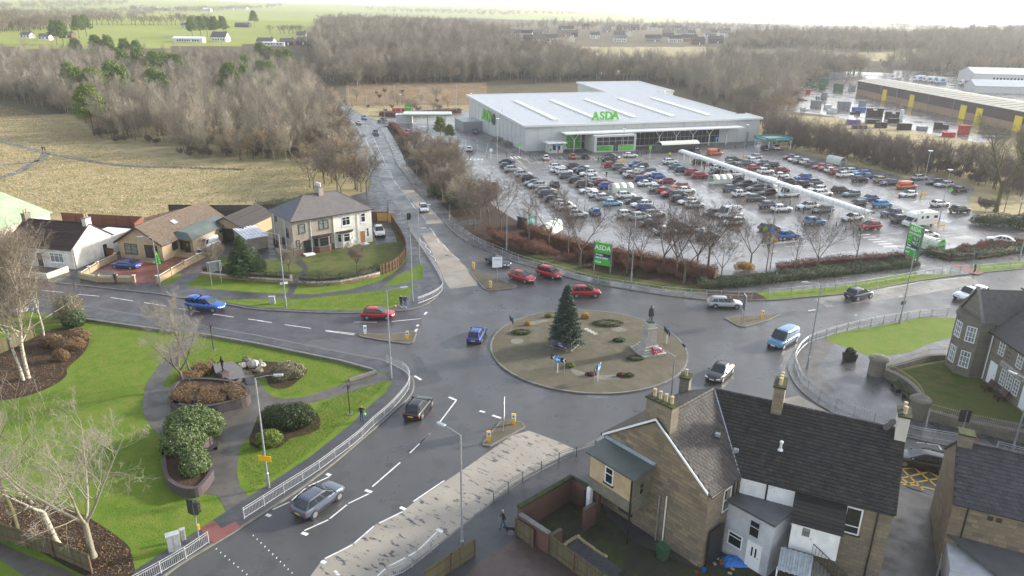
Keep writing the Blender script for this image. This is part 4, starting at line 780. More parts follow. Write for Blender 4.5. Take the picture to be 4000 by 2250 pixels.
road_car('van','steel',c12,(145,655),(262,700),(140,770),'steel blue van with roof bars leaving the roundabout at the right')
road_car('estate car','silver',c11,(2010,70),(1930,118),(2137,125),'silver estate car on the roundabout by the east traffic island')
road_car('SUV','navy',c8,(860,1320),(822,1390),(972,1355),'navy SUV driving away along the east road')
road_car('pickup','white',c8,(1910,1325),(2060,1395),(1870,1425),'white pickup with a canopy approaching along the east road')
road_car('SUV','red',c7,(690,1300),(600,1360),(778,1358),'red SUV with silver roof rails circling behind the Christmas tree')
road_car('people carrier','red',c7,(355,1118),(262,1150),(388,1185),'red people carrier, middle one of three red cars on the north side')
road_car('hatchback','red',c7,(95,1153),(-10,1190),(100,1222),'red hatchback entering the roundabout beside the north traffic island')
road_car('saloon','navy',c6,(2285,1008),(2195,1025),(2330,1072),'navy saloon leaving the north arm behind the direction sign')
road_car('hatchback','white',c6,(1582,508),(1562,470),(1592,545),'white hatchback coming towards the camera on the north arm crossing')
road_car('estate car','black',c16,(1460,345),(1475,440),(1265,395),'black estate car passing the yellow box junction at the right')
road_car('saloon','royal',c5,(1190,1035),(1225,1080),(1065,1065),'royal blue saloon parked on the red brick drive','cars parked at houses')
road_car('van','white',c5,(1945,865),(2060,815),(1850,905),'white van parked on the drive beside the beige bungalow','cars parked at houses',z=.14)
road_car('SUV','silver',c6,(1162,738),(1145,700),(1175,785),'silver SUV parked beside the white half of the semi-detached house','cars parked at houses',z=.14)
road_car('SUV','silver',c9,(70,150),(10,185),(150,180),'pale silver car half hidden by birch trees at the left edge','cars parked at houses')
for k,c_,x,y,a,b,lab in[('SUV','white',726,866,(735,850),(715,880),'white car farthest away on the bend of the north road'),('van','charcoal',715,889,(722,875),(712,905),'dark van behind the farthest car on the north road bend'),('hatchback','silver',780,975,(795,990),(770,962),'silver car on the north road beside three walkers'),('hatchback','black',790,1040,(780,1028),(805,1060),'black car near the overhanging trees on the north road'),('hatchback','azure',1020,1106,(1005,1090),(1035,1125),'bright blue car at the filling station junction'),('hatchback','white',968,1150,(985,1175),(950,1130),'white car waiting to turn at the filling station junction'),('SUV','navy',1195,1133,(1240,1130),(1150,1140),'navy SUV pulling out of the filling station access'),('SUV','navy',1128,1250,(1110,1225),(1145,1280),'navy car beside the hatched markings on the north arm'),('saloon','silver',1957,1178,(1925,1165),(1985,1195),'silver saloon on the service road beside the store wall'),('SUV','black',2070,1240,(2045,1225),(2090,1260),'black SUV on the service road beside the store wall'),('hatchback','white',2015,1400,(2010,1435),(2020,1370),'white car approaching the zebra crossing by the store'),('hatchback','red',1428,1245,(1445,1240),(1410,1250),'red car half hidden at the filling station pumps')]:
 road_car(k,c_,c2,(x,y),a,b,lab,'cars on the far roads',full=False,name='car')
for k,c_,c,x,y,a,b,lab in[('hatchback','silver',cA,125,768,(140,830),(100,700),'silver car driving up the access road past bare trees'),('hatchback','navy',cA,1290,752,(1340,800),(1240,700),'dark navy car driving up the first aisle of the car park'),('hatchback','blue',cA,2050,1275,(2100,1330),(2000,1215),'bright blue car at the near end of the first aisle'),('small hatchback','white',cA,1120,262,(1150,310),(1080,200),'white hatchback alone in the disabled bays before the store'),('hatchback','orange',cA,1622,235,(1650,280),(1580,180),'orange hatchback in the disabled bays before the store'),('SUV','black',cA,1862,238,(1890,285),(1820,190),'black SUV in the disabled bays beside the orange hatchback'),('saloon','black',cB,385,292,(290,330),(480,320),'black saloon with people loading its boot near the store'),('saloon','charcoal',cB,450,232,(400,250),(520,265),'dark grey saloon parked behind the loading black saloon'),('hatchback','white',cB,780,215,(715,260),(875,255),'white hatchback waiting before the store entrance'),('SUV','slate',cC_,100,238,(150,285),(50,200),'slate SUV parked beside the trolley shelter'),('van','orange',cC_,440,272,(385,345),(575,335),'orange van driving before the store front'),('hatchback','navy',cC_,1395,180,(1330,150),(1450,215),'navy car under the teal grocery collection canopy'),('hatchback','white',cC_,1605,165,(1560,130),(1650,200),'white car with open boot under the collection canopy'),('saloon','pale_blue',cC_,1465,790,(1520,840),(1400,750),'pale blue saloon driving along the aisle behind the walkway'),('hatchback','white',cE,1060,1315,(1010,1380),(1110,1380),'white car half hidden behind the tall price sign'),('saloon','white',c8,2200,808,(2290,850),(2090,820),'white car turning at the right edge of the car park'),('large van','silver',cC_,1390,850,(1500,890),(1250,840),'silver van with roof ladders beyond the walkway')]:
 road_car(k,c_,c,(x,y),a,b,lab,'cars moving in the car park',full=False,name='car' if 'van' not in k else 'van')
def motorhome():
 p=G(*cE(930,1060),1.2);a=hd(cE(1180,1170),cE(700,1180));t=thing('motorhome','white motorhome with overcab front parked across the bays by the price sign','motorhome',(p.x,p.y,.02),UA+math.pi)
 b=MB();s=MB();s.box((-.75,0,.45),(4.9,2.25,2.4));b2=bev(s,.1,2);b.add(b2.v,b2.f)
 s=MB();s.add([(1.4,-1.1,1.75),(2.75,-1.05,2.05),(2.75,1.05,2.05),(1.4,1.1,1.75),(1.4,-1.1,2.85),(2.4,-1.0,2.75),(2.4,1.0,2.75),(1.4,1.1,2.85)],[(3,2,1,0),(4,5,6,7),(0,1,5,4),(1,2,6,5),(2,3,7,6),(3,0,4,7)]);b2=bev(s,.15,2);b.add(b2.v,b2.f)
 s=MB();s.add([(1.6,-1,.4),(3.3,-.95,.4),(3.3,.95,.4),(1.6,1,.4),(1.6,-.95,1.95),(2.1,-.9,1.95),(2.1,.9,1.95),(1.6,.95,1.95),(2.75,-.95,1.15),(2.75,.95,1.15),(3.3,-.9,.95),(3.3,.9,.95)],[(0,1,10,8,5,4),(3,7,6,9,11,2),(1,2,11,10),(8,10,11,9),(5,8,9,6),(4,5,6,7),(0,3,2,1)]);b.add(s.v,s.f)
 o=b.build('body',M['car_paint'],t);o.color=(.74,.73,.7,1)
 MB().poly([(2.78,-.85,1.2),(2.78,.85,1.2),(2.16,.8,1.92),(2.16,-.8,1.92)]).build('windscreen',M['car_glass'],t)
 for sy in(-1,1):
  for x,w,z,h in((-2.6,.9,1.75,.5),(-.6,.7,1.75,.5),(.6,.5,1.75,.5)):MB().box((x,sy*1.13,z),(w,.03,h)).build('side_window',M['car_glass'],t)
  MB().poly([(1.75,sy*1.02,1.25),(2.6,sy*1.0,1.2),(2.1,sy*.97,1.85),(1.75,sy*.98,1.85)]).build('cab_window',M['car_glass'],t)
  MB().path([(-3,sy*1.135,1.2),(-1.5,sy*1.135,1.35),(.3,sy*1.135,1.15)],.02,4).build('stripe',M['grey_metal'],t)
 for x in(-2.0,-.4,.8):MB().box((x,0,2.86),(.7,.6,.08)).build('roof_vent',M['asda_trim'],t)
 ty,ri=WH[.34]
 for x in(-2.1,2.2):
  for sy in(-1,1):w=link('wheel',ty,t,(x,sy*1.0,.34));link('rim',ri,w)
motorhome()
# ---- building helpers (local x along the front, y into the house, z up)
X,Y,Z=Vector((1,0,0)),Vector((0,1,0)),Vector((0,0,1))
def panel(mb,p,u,w,h,n,t,m=0,v=Z):
 p=Vector(p)+n*t;q=[p,p+u*w,p+u*w+v*h,p+v*h]
 if(u.cross(v)).dot(n)<0:q=q[::-1]
 mb.slab(q,t+.02,m);return mb
def window(par,p,u,n,w,h,fr='upvc',glass='window_dark',cols=2,rows=1,fw=.07,sill=None,name='window',split=None):
 p=Vector(p);mb=MB();panel(mb,p,u,w,fw,n,.05);panel(mb,p+Z*(h-fw),u,w,fw,n,.05);panel(mb,p,u,fw,h,n,.048);panel(mb,p+u*(w-fw),u,fw,h,n,.048)
 for i in range(1,cols):panel(mb,p+u*(w*i/cols-fw/3),u,fw*.66,h,n,.045)
 for i in range(1,rows):panel(mb,p+Z*((split or i/rows)*h-fw/3),u,w,fw*.66,n,.044)
 o=mb.build(name,M[fr],par);panel(MB(),p+u*.02+Z*.02,u,w-.04,h-.04,n,.012).build('pane',M[glass],o)
 if sill:panel(MB(),p-u*.08-Z*.1,u,w+.16,.1,n,.12).build('sill',M[sill],o)
 return o
def door(par,p,u,n,w,h,mat,fr='upvc',light=True):
 o=panel(MB(),p,u,w,h,n,.04).build('door',M[mat],par);mb=MB();p=Vector(p);panel(mb,p-u*.08,u,.08,h+.08,n,.06);panel(mb,p+u*w,u,.08,h+.08,n,.06);panel(mb,p+Z*h,u,w,.08,n,.058);mb.build('door_frame',M[fr],o)
 if light:panel(MB(),p+u*w*.25+Z*h*.55,u,w*.5,h*.33,n,.05).build('pane',M['window_curtain'],o)
 panel(MB(),p+u*w*.85+Z*h*.48,u,.05,.12,n,.08).build('handle',M['chrome'],o);return o
def put(mesh,name,par,o,ax,ay,az):
 ob=link(name,mesh,par);ob.matrix_local=Matrix(((ax[0],ay[0],az[0],o[0]),(ax[1],ay[1],az[1],o[1]),(ax[2],ay[2],az[2],o[2]),(0,0,0,1)));return ob
def unit_block(mat,bevel=.06):
 mb=MB();a=bevel;mb.add([(0,0,0),(1,0,0),(1,1,0),(0,1,0),(a*.5,a,1),(1-a*.5,a,1),(1-a*.5,1-a,1),(a*.5,1-a,1)],[(4,5,6,7),(0,1,5,4),(1,2,6,5),(2,3,7,6),(3,0,4,7)]);return mb.mesh('block',M[mat])
def tile_mesh(mat):
 mb=MB();mb.add([(.01,0,0),(.99,0,0),(.99,1.1,0),(.01,1.1,0),(.01,0,1),(.99,0,1),(.99,1.1,.15),(.01,1.1,.15),(.5,0,1.25),(.5,1.1,.4)],[(4,8,9,7),(8,5,6,9),(0,1,5,8,4),(1,2,6,5),(3,0,4,7)]);return mb.mesh('tile',M[mat])
def roof(par,e0,e1,r1,r0,mat,step=.32,tile=0,keep=0,t=.05,under='dark_trim',name='roof'):
 "slope from eave e0-e1 to ridge r0-r1, laid in overlapping courses"
 e0,e1,r1,r0=map(Vector,(e0,e1,r1,r0));N=(e1-e0).cross(r0-e0).normalized()
 if N.z<0:N=-N
 base=MB();q=[e0,e1,r1,r0]if(r1-r0).length>.02 else[e0,e1,r0]
 if(q[1]-q[0]).cross(q[2]-q[0]).dot(N)<0:q=q[::-1]
 base.slab(q,.12);o=base.build(name,M[under],par)
 H_=max((r0-e0).length,(r1-e1).length);n=max(2,round(H_/step));tm=tile_mesh(mat)if tile else None;left=MB();cnt=0
 for i in range(n):
  a,b=i/n,(i+1)/n;p0,p1,p2,p3=e0.lerp(r0,a),e1.lerp(r1,a),e1.lerp(r1,b),e0.lerp(r0,b)
  if not tile:
   mb=MB();v=(p3-p0)*.08;mb.add([p0+N*.005,p1+N*.005,p1+N*t,p0+N*t,p2+N*.012,p3+N*.012],[(0,1,2,3),(3,2,4,5),(0,3,5),(1,4,2)]);mb.build('tile_course',M[mat],o)
  else:
   L=(p1-p0).length;u=(p1-p0)/max(L,1e-6);k=max(1,round(L/tile));w=L/k;vv=N.cross(u)if N.cross(u).z>0 else-N.cross(u);hh=(p3-p0).dot(vv);off=(i%2)*.5
   for j in range(k):
    s0=max(0,(j+off)*w if j+off<k else 0);ww=w if(j+off+1)*w<=L+.01 else L-(j+off)*w
    mid=s0+ww/2;up0=(p3-p0).dot(u);up1=(p2-p0).dot(u)
    if mid<min(0,up0)*.5+max(0,up0)*.5 or mid>L+min(0,up1-L)*.5:continue
    lift=.004*random.random();O=p0+u*s0+N*(.004+lift)
    if cnt<keep:put(tm,'tile',o,O,u*ww,vv*hh,N*t);cnt+=1
    else:
     b0=len(left.v);left.v.extend(tuple(O+u*ww*x+vv*hh*y+N*t*z)for x,y,z in((.01,0,0),(.99,0,0),(.99,1.08,0),(.01,1.08,0),(.01,0,1),(.99,0,1),(.99,1.08,.15),(.01,1.08,.15)));left.f+=[(b0+4,b0+5,b0+6,b0+7),(b0,b0+1,b0+5,b0+4),(b0+1,b0+2,b0+6,b0+5),(b0+3,b0,b0+4,b0+7)];left.m+=[0]*4
 if left.v:tag(left.build('tiles',M[mat],o),kind='stuff')
 return o
def ridge(par,pts,mat,r=.12,piece=.45):
 for a,b in zip(pts[:-1],pts[1:]):
  a,b=Vector(a),Vector(b);k=max(1,round((b-a).length/piece));mb=MB()
  for i in range(k):mb.tube(a.lerp(b,i/k),a.lerp(b,(i+.94)/k),r,r*.96,6)
  mb.build('ridge_tiles',M[mat],par)
def chimney(par,c,sx,sy,z0,z1,mat,pots=2,rot=0,cap='kerb',along='x',pot='pot_clay'):
 o=MB().box((c[0],c[1],z0),(sx,sy,z1-z0),rot).build('chimney',M[mat],par);MB().box((c[0],c[1],z1),(sx+.16,sy+.16,.14),rot).build('coping',M[cap],o)
 for i in range(pots):
  f=(i-(pots-1)/2)*((sx if along=='x' else sy)/pots*.9);dx,dy=(f,0)if along=='x' else(0,f);x,y=c[0]+dx*math.cos(rot)-dy*math.sin(rot),c[1]+dx*math.sin(rot)+dy*math.cos(rot)
  MB().lathe([(.13,0),(.12,.1),(.11,.45),(.14,.47),(.14,.55),(.1,.56)],(x,y,z1+.14),10).build('chimney_pot',M[pot],o)
 return o
def text(par,body,loc,size,mat,rot=(0,0,0),ext=.02,name='lettering',align='CENTER',bold=.0):
 c=bpy.data.curves.new(name,'FONT');c.body=body;c.size=size;c.extrude=ext;c.align_x=align;c.align_y='CENTER';c.offset=bold;c.resolution_u=3;c.materials.append(M[mat])
 q=bpy.data.objects.new(name,c);me=bpy.data.meshes.new_from_object(q);bpy.data.objects.remove(q);me.materials.clear();me.materials.append(M[mat]);o=link(name,me,par,loc);o.rotation_euler=rot;return o
 # ---- supermarket
AO=G(2050,592);AA=math.radians(19)
def store():
 t=thing('supermarket','large grey metal supermarket with sloping roof and green rooftop letters','supermarket',(AO.x,AO.y,0),AA)
 k=.05;z=lambda v:7.5+k*v
 foot=[(0,0),(82,0),(82,8),(78,8),(78,62),(86,62),(86,92),(57,92),(57,62),(0,62)]
 mb=MB();n=len(foot)
 for i in range(n):
  a,b=foot[i],foot[(i+1)%n];mb.poly([(a[0],a[1],0),(b[0],b[1],0),(b[0],b[1],z(b[1])),(a[0],a[1],z(a[1]))])
 w=mb.build('wall',M['asda_wall'],t)
 sm=MB()
 for i in range(21):
  sm.box((i*4.1,-.02,.1),(.06,.06,7.2))
 for i in range(16):sm.box((-.02,i*4.1,.1),(.06,.06,z(i*4.1)-.3))
 tag(sm.build('wall_seams',M['galv'],w),kind='stuff')
 R=MB()
 for q in([(-.6,-.8),(82.4,-.8),(82.4,8.3),(-.6,8.3)],[(-.6,8.3),(78.4,8.3),(78.4,62.3),(-.6,62.3)],[(56.6,62.3),(86.4,62.3),(86.4,92.5),(56.6,92.5)]):R.slab([(x,y,z(y)+.1)for x,y in q],.1)
 ro=R.build('roof',M['asda_roof'],t)
 rb=MB()
 for i in range(103):rb.slab([(i*.8,-.75,z(-.75)+.16),(i*.8+.09,-.75,z(-.75)+.16),(i*.8+.09,62.2 if i*.8<78 else 8.2,z(62.2 if i*.8<78 else 8.2)+.16),(i*.8,62.2 if i*.8<78 else 8.2,z(62.2 if i*.8<78 else 8.2)+.16)],.07)
 for i in range(37):rb.slab([(57+i*.8,62.3,z(62.3)+.16),(57.09+i*.8,62.3,z(62.3)+.16),(57.09+i*.8,92.4,z(92.4)+.16),(57+i*.8,92.4,z(92.4)+.16)],.07)
 tag(rb.build('roof_ribs',M['asda_roof'],ro),kind='stuff')
 for i in range(5):x=11.5+13.6*i;MB().slab([(x,6.5,z(6.5)+.5),(x+1.6,6.5,z(6.5)+.5),(x+1.6,45,z(45)+.5),(x,45,z(45)+.5)],.4).build('rooflight',M['rooflight'],ro)
 for a,b in(((-.7,-.9),(82.5,-.9)),((-.7,-.9),(-.7,62.4)),((78.5,8.3),(78.5,62.4)),((-.7,62.4),(56.6,62.4)),((56.5,62.3),(56.5,92.6)),((56.5,92.6),(86.5,92.6)),((86.5,62.3),(86.5,92.6)),((82.5,-.9),(82.5,8.4))):
  A,B=Vector((*a,z(a[1])-.25)),Vector((*b,z(b[1])-.25));d=(B-A);s=Vector((d.y,-d.x,0)).normalized()*.16;MB().add([A-s,B-s,B+s,A+s]+[q+Z*.6 for q in(A-s,B-s,B+s,A+s)],[(0,1,5,4),(1,2,6,5),(2,3,7,6),(3,0,4,7),(4,5,6,7)]).build('gutter',M['asda_trim'],ro)
 for x in(74.6,76.2):MB().path([(x,52,z(52)),(x,52,z(52)+2),(x+.4,52,z(52)+2.1)],.22,8).build('flue',M['white_metal'],ro)
 for i,ch in enumerate('ASDA'):text(ro,ch,(24.7+i*2.25,4.5,9.1),3.5,'green_letters',(math.radians(90),0,0),.25,'roof_letter',bold=.09)
 for i,ch in enumerate('ASDA'):text(w,ch,(-.25,42.2-i*2.7,5.9),4.9,'green_letters',(math.radians(90),0,math.radians(-90)),.08,'wall_letter',bold=.13)
 d=MB().lathe([(1.9,0),(1.9,.1)],(0,0,0),24);d.v=[(-.06-zz,30.6+x_,5.7+y_)for x_,y_,zz in d.v];d.build('round_sign',M['dark_sign'],w)
 cp=MB();cp.slab([(11,-5,5.5),(73,-5,5.5),(73,-.02,5.6),(11,-.02,5.6)],.35);ca=cp.build('canopy',M['asda_trim'],t)
 for x in(14.3,43,49,55,61,67.4):
  c=MB();c.tube((x,-3.6,0),(x,-3.6,3.4),.13,n=8)
  for s in(-1,1):c.tube((x,-3.6,3.3),(x+s*1.5,-3.6,5.16),.08,n=6)
  c.build('column',M['white_metal'],t)
 for x in(14,20.5,33,39.5,54,61,68):MB().path([(x,-.15,7.3),(x,-.15,6.2),(x,-.5,5.6)],.08,6).build('downpipe',M['asda_trim'],t)
 gb=MB();gb.box((26.4,-3.4,0),(13.8,6.7,4.9));g=gb.build('entrance_lobby',M['asda_wall'],t)
 def glaze(x0,x1,y,z0,z1,nx,nz,mat='window_dark',par=t,nm='shop_window'):
  dx,dz=(x1-x0)/nx,(z1-z0)/nz
  for i in range(nx):
   for j in range(nz):MB().box((x0+dx*(i+.5),y,z0+dz*j+.05),(dx-.12,.06,dz-.1)).build(nm,M[mat],par)
 glaze(20.2,32.6,-6.75,1.9,4.4,6,2,'window_dark',g,'pane');glaze(20.2,25.5,-6.75,.3,1.85,1,1,'green_poster',g,'poster');glaze(27.6,32.6,-6.75,.3,1.85,1,1,'green_poster',g,'poster');glaze(25.7,27.4,-6.78,.1,2.5,2,1,'dark_sign',g,'door')
 for i,(x,r)in enumerate(((28.1,.5),(29.2,.65),(30.4,.75),(31.8,.72))):
  m=MB().lathe([(r,0),(r,.03)],(0,0,0),16);m.v=[(x+a,-6.8-c,1.05+b*.98)for a,b,c in m.v];m.build('poster_print',M['green_letters'],g)
 glaze(13.2,18,-.05,.3,4.6,4,2,'green_poster');glaze(18.2,19.4,-.06,.1,4.6,1,2,'window_dark');glaze(33.5,67,-.05,.3,4.7,21,2,'window_dark')
 MB().box((77.8,-.06,.1),(1.2,.1,3.2)).build('steel_door',M['galv'],t)
 for y in(22,13):s=MB();s.box((-1.6,y,0),(2.4,4,1.1));o=s.build('loading_platform',M['kerb'],t);r_=MB();[r_.tube((-2.7,y-2+i,1.1),(-2.7,y-2+i,2.1),.03,n=5)for i in range(5)];r_.tube((-2.7,y-2,2.1),(-2.7,y+2,2.1),.03,n=5);r_.build('handrail',M['galv'],o)
 MB().box((-3.5,50,0),(7,12,3.4)).build('service_compound',M['galv'],t)
 return t
store()
def AU(u,v,z=0):c,s=math.cos(AA),math.sin(AA);return(AO.x+u*c-v*s,AO.y+u*s+v*c,z)
def cash_pod():
 t=thing('cash_machine_pod','small white flat-roofed cash machine pod at the left of the store front','kiosk',AU(8,-3.4),AA)
 MB().box((0,0,0),(4.4,3.2,2.9)).build('wall',M['asda_wall'],t);MB().box((-.1,-.5,2.9),(6,4.8,.28)).build('roof',M['asda_trim'],t)
 for x in(-.6,.8):MB().box((x,-1.62,.9),(.9,.06,1.3)).build('cash_machine',M['window_dark'],t)
 MB().box((.3,-1.63,2.3),(3.4,.06,.35)).build('sign_band',M['green_sign'],t)
cash_pod()
def trolley_shelter():
 t=thing('trolley_shelter','long dark trolley shelter with ribbed translucent roof before the store','shelter',AU(45,-11.2),AA)
 L,Wd=13,4.2
 for y in(-Wd/2,Wd/2):MB().box((0,y,.1),(L,.06,2.3)).build('side_panel',M['dark_trim'],t)
 MB().box((-L/2,0,.1),(.06,Wd,2.3)).build('end_panel',M['grey_metal'],t)
 for i in range(13):
  a=math.pi*np.linspace(.08,.92,8);P=[(-math.cos(q)*Wd*.53,2.4+math.sin(q)*1.1-.3)for q in a];mb=MB()
  for(y0,z0),(y1,z1)in zip(P[:-1],P[1:]):mb.slab([(-L/2+i,y0,z0),(-L/2+i+.94,y0,z0),(-L/2+i+.94,y1,z1),(-L/2+i,y1,z1)],.03)
  mb.build('roof_panel',M['shelter_plastic'],t)
trolley_shelter()
def vault(name,label,pos,ang,L,Wd,hgt,n,leg=.0,sides=True,cat='shelter',mat='shelter_plastic',group=None):
 t=thing(name,label,cat,(pos[0],pos[1],.02),ang,group);a=np.linspace(.0,math.pi,9);P=[(-math.cos(q)*Wd/2,leg+math.sin(q)*(hgt-leg))for q in a]
 for i in range(n):
  mb=MB();x=-L/2+L*i/n
  for(y0,z0),(y1,z1)in zip(P[:-1],P[1:]):mb.slab([(x,y0,z0),(x+L/n*.96,y0,z0),(x+L/n*.96,y1,z1),(x,y1,z1)],.04)
  mb.build('roof_panel',M[mat],t,True)
 for i in range(0,n+1,1 if n<8 else 2):
  x=-L/2+L*i/n
  if leg:
   for y in(-Wd*.42,Wd*.42):MB().tube((x,y,0),(x,y,leg+.25),.05,n=6).build('post',M['white_metal'],t)
   MB().tube((x,-Wd*.42,leg+.05),(x,Wd*.42,leg+.05),.035,n=5).build('beam',M['white_metal'],t)
 if sides and leg:
  for y in(-Wd/2,Wd/2):MB().box((0,y,.35),(L*.96,.03,leg-.35)).build('side_panel',M[mat],t);MB().tube((-L/2,y,.9),(L/2,y,.9),.03,n=5).build('rail',M['galv'],t)
 return t
wa,wb_=G(2660,625),G(3395,885);wd=(wb_-wa).to_2d()
vault('covered_walkway','long white arched walkway canopy running down the middle of the car park',((wa.x+wb_.x)/2,(wa.y+wb_.y)/2),math.atan2(wd.y,wd.x),wd.length,2.4,3.0,46,2.3,False,'walkway','asda_trim')
for(c,x,y),ang,lab in[((cB,600,935),UA,'clear plastic trolley bay with lime sign in the second bay row'),((cC_,540,860),UA,'clear plastic trolley bay beside the white walkway'),((cD,1280,400),UA-math.pi/2+.1,'rounded cream trolley bay at the embankment edge'),((cF,415,470),1.1,'cream plastic trolley bay behind the copper hedge'),((c8,1490,900),-1.1,'clear trolley bay behind the tall price sign')]:
 p=G(*c(x,y),0.0);vault('trolley_bay',lab,(p.x,p.y),ang,5.2,2.5,2.3,3,1.3,True,group='trolley bays')
def collection():
 t=thing('collection_canopy','flat teal grocery collection canopy at the right end of the store','canopy',AU(77,-14.4),AA)
 MB().box((0,0,3.1),(8.6,7.4,.2)).build('roof',M['roof_cream'],t)
 for x,y,w,d in((0,-3.75,8.8,.12),(0,3.75,8.8,.12)):MB().box((x,y,2.9),(w,d,.95)).build('fascia',M['teal_sign'],t)
 for x in(-4.4,4.4):MB().box((x,0,2.9),(.12,7.4,.95)).build('fascia',M['teal_sign'],t)
 for x in(-4,4):
  for y in(-3.4,3.4):MB().tube((x,y,0),(x,y,3.1),.12,n=8).build('column',M['white_metal'],t)
 text(t,'Grocery collection',(.4,-3.84,3.45),.62,'white_sign',(math.radians(90),0,0),.01)
 text(t,'Grocery collection',(-4.5,0,3.45),.6,'white_sign',(math.radians(90),0,math.radians(-90)),.01)
collection()
def petrol():
 p=G(*c2(1620,1170),0);t=thing('filling_station_canopy','low white flat canopy of the filling station beside the north road','canopy',(p.x,p.y,0),AA-.25)
 MB().box((0,0,3.5),(18,9,.55)).build('fascia',M['asda_trim'],t);MB().box((0,0,4.04),(17.4,8.4,.1)).build('roof',M['asda_roof'],t)
 for x in(-6.5,0,6.5):MB().box((x,0,0),(.4,.4,3.55)).build('column',M['white_metal'],t)
 MB().box((0,-4.56,3.6),(17.8,.08,.3)).build('green_band',M['green_sign'],t)
 q=G(*c2(1400,1160),0);k=thing('filling_station_kiosk','small white kiosk at the left end of the filling station','kiosk',(q.x,q.y,0),AA-.25);MB().box((0,0,0),(6,5,3)).build('wall',M['asda_trim'],k);MB().box((0,0,3),(6.4,5.4,.25)).build('roof',M['asda_roof'],k)
petrol()
def totem(a,b,hgt,rows,label,yaw_flip=False):
 A,B=G(*a,.12),G(*b,.12);d=(B-A).to_2d();L=d.length;t=thing('store_sign',label,'sign',((A.x+B.x)/2,(A.y+B.y)/2,.12),math.atan2(d.y,d.x))
 for x in(-L/2,L/2):MB().box((x,0,0),(.16,.3,hgt)).build('post',M['grey_metal'],t)
 for z0,z1,mat,tx,sz,al,tm in rows:
  o=MB().box((0,0,z0+.003),(L-.16,.26,z1-z0-.006)).build('panel',M[mat],t)
  if tx:text(o,tx,(0 if al=='CENTER' else-L/2+.25,-.145,(z0+z1)/2),sz,tm,(math.radians(90),0,0),.01,align=al,bold=.02)
  if tx=='ASDA':text(o,tx,(0,.145,(z0+z1)/2),sz,tm,(math.radians(90),0,math.pi),.01,bold=.02)
totem(c7(770,1100),c7(925,1130),4.7,[(3.0,4.65,'green_sign','ASDA',1.05,'CENTER','white_sign'),(2.5,3.0,'dark_sign','George.',.38,'LEFT','white_sign'),(2.0,2.5,'teal_sign','Click & Collect',.33,'LEFT','white_sign'),(1.1,2.0,'green_sign','Petrol',.38,'LEFT','white_sign')],'green store sign on two posts behind the roundabout hedge')
totem(c8(1280,985),c8(1400,1040),6.0,[(4.7,5.95,'green_sign','ASDA',.95,'CENTER','white_sign'),(4.45,4.7,'shelter_plastic','',0,'',''),(2.75,4.45,'green_sign','',0,'',''),(2.3,2.75,'dark_sign','George.',.3,'LEFT','white_sign'),(1.8,2.3,'teal_sign','Click & Collect',.32,'LEFT','white_sign'),(.9,1.8,'green_sign','Petrol',.36,'LEFT','white_sign')],'tall green fuel price sign at the car park entrance')
_t=[o for o in bpy.data.objects if o.name.startswith('store_sign')][-1]
for zz,n_,nm in((3.85,'135.7','Unleaded'),(3.15,'145.7','Diesel')):
 MB().box((.35,-.14,zz-.28),(1.5,.04,.58)).build('price_board',M['dark_sign'],_t);text(_t,n_,(.35,-.17,zz),.6,'white_sign',(math.radians(90),0,0),.005,'price',bold=.012);text(_t,nm,(-1.0,-.15,zz+.2),.22,'white_sign',(math.radians(90),0,0),.005)
def small_sign(p,ang,w,h,z,mat,label,txt='',legs=2,tm='white_sign',cat='sign',size=None,back='grey_metal'):
 t=thing('sign',label,cat,(p[0],p[1],.1),ang);MB().box((0,0,z),(w,.05,h)).build('panel',M[mat],t);MB().box((0,.035,z+.02),(w-.04,.02,h-.04)).build('panel_back',M[back],t)
 for x in((0,)if legs==1 else(-w*.36,w*.36)):MB().tube((x,.07,0),(x,.07,z+h*.9),.045,n=6).build('post',M['galv'],t)
 L=txt.split('|')if txt else[]
 for i,s in enumerate(L):text(t,s,(0,-.03,z+h*(1-(i+.5)/len(L))),size or h/len(L)*.6,tm,(math.radians(90),0,0),.004)
 return t
p=G(*c8(1605,930),.1);small_sign(p,-.2,1.4,1.4,.9,'green_sign','small green and dark welcome sign by the right hand hedge','Welcome')
p=G(*c2(1435,1085));small_sign(p,.1,2.6,2.6,1.6,'green_sign','green square store sign beside the filling station','ASDA',size=.8)
p=G(*c2(1350,1075));small_sign(p,.1,5.5,1.4,.8,'red_sign','long red banner sign by the filling station entrance',legs=2)
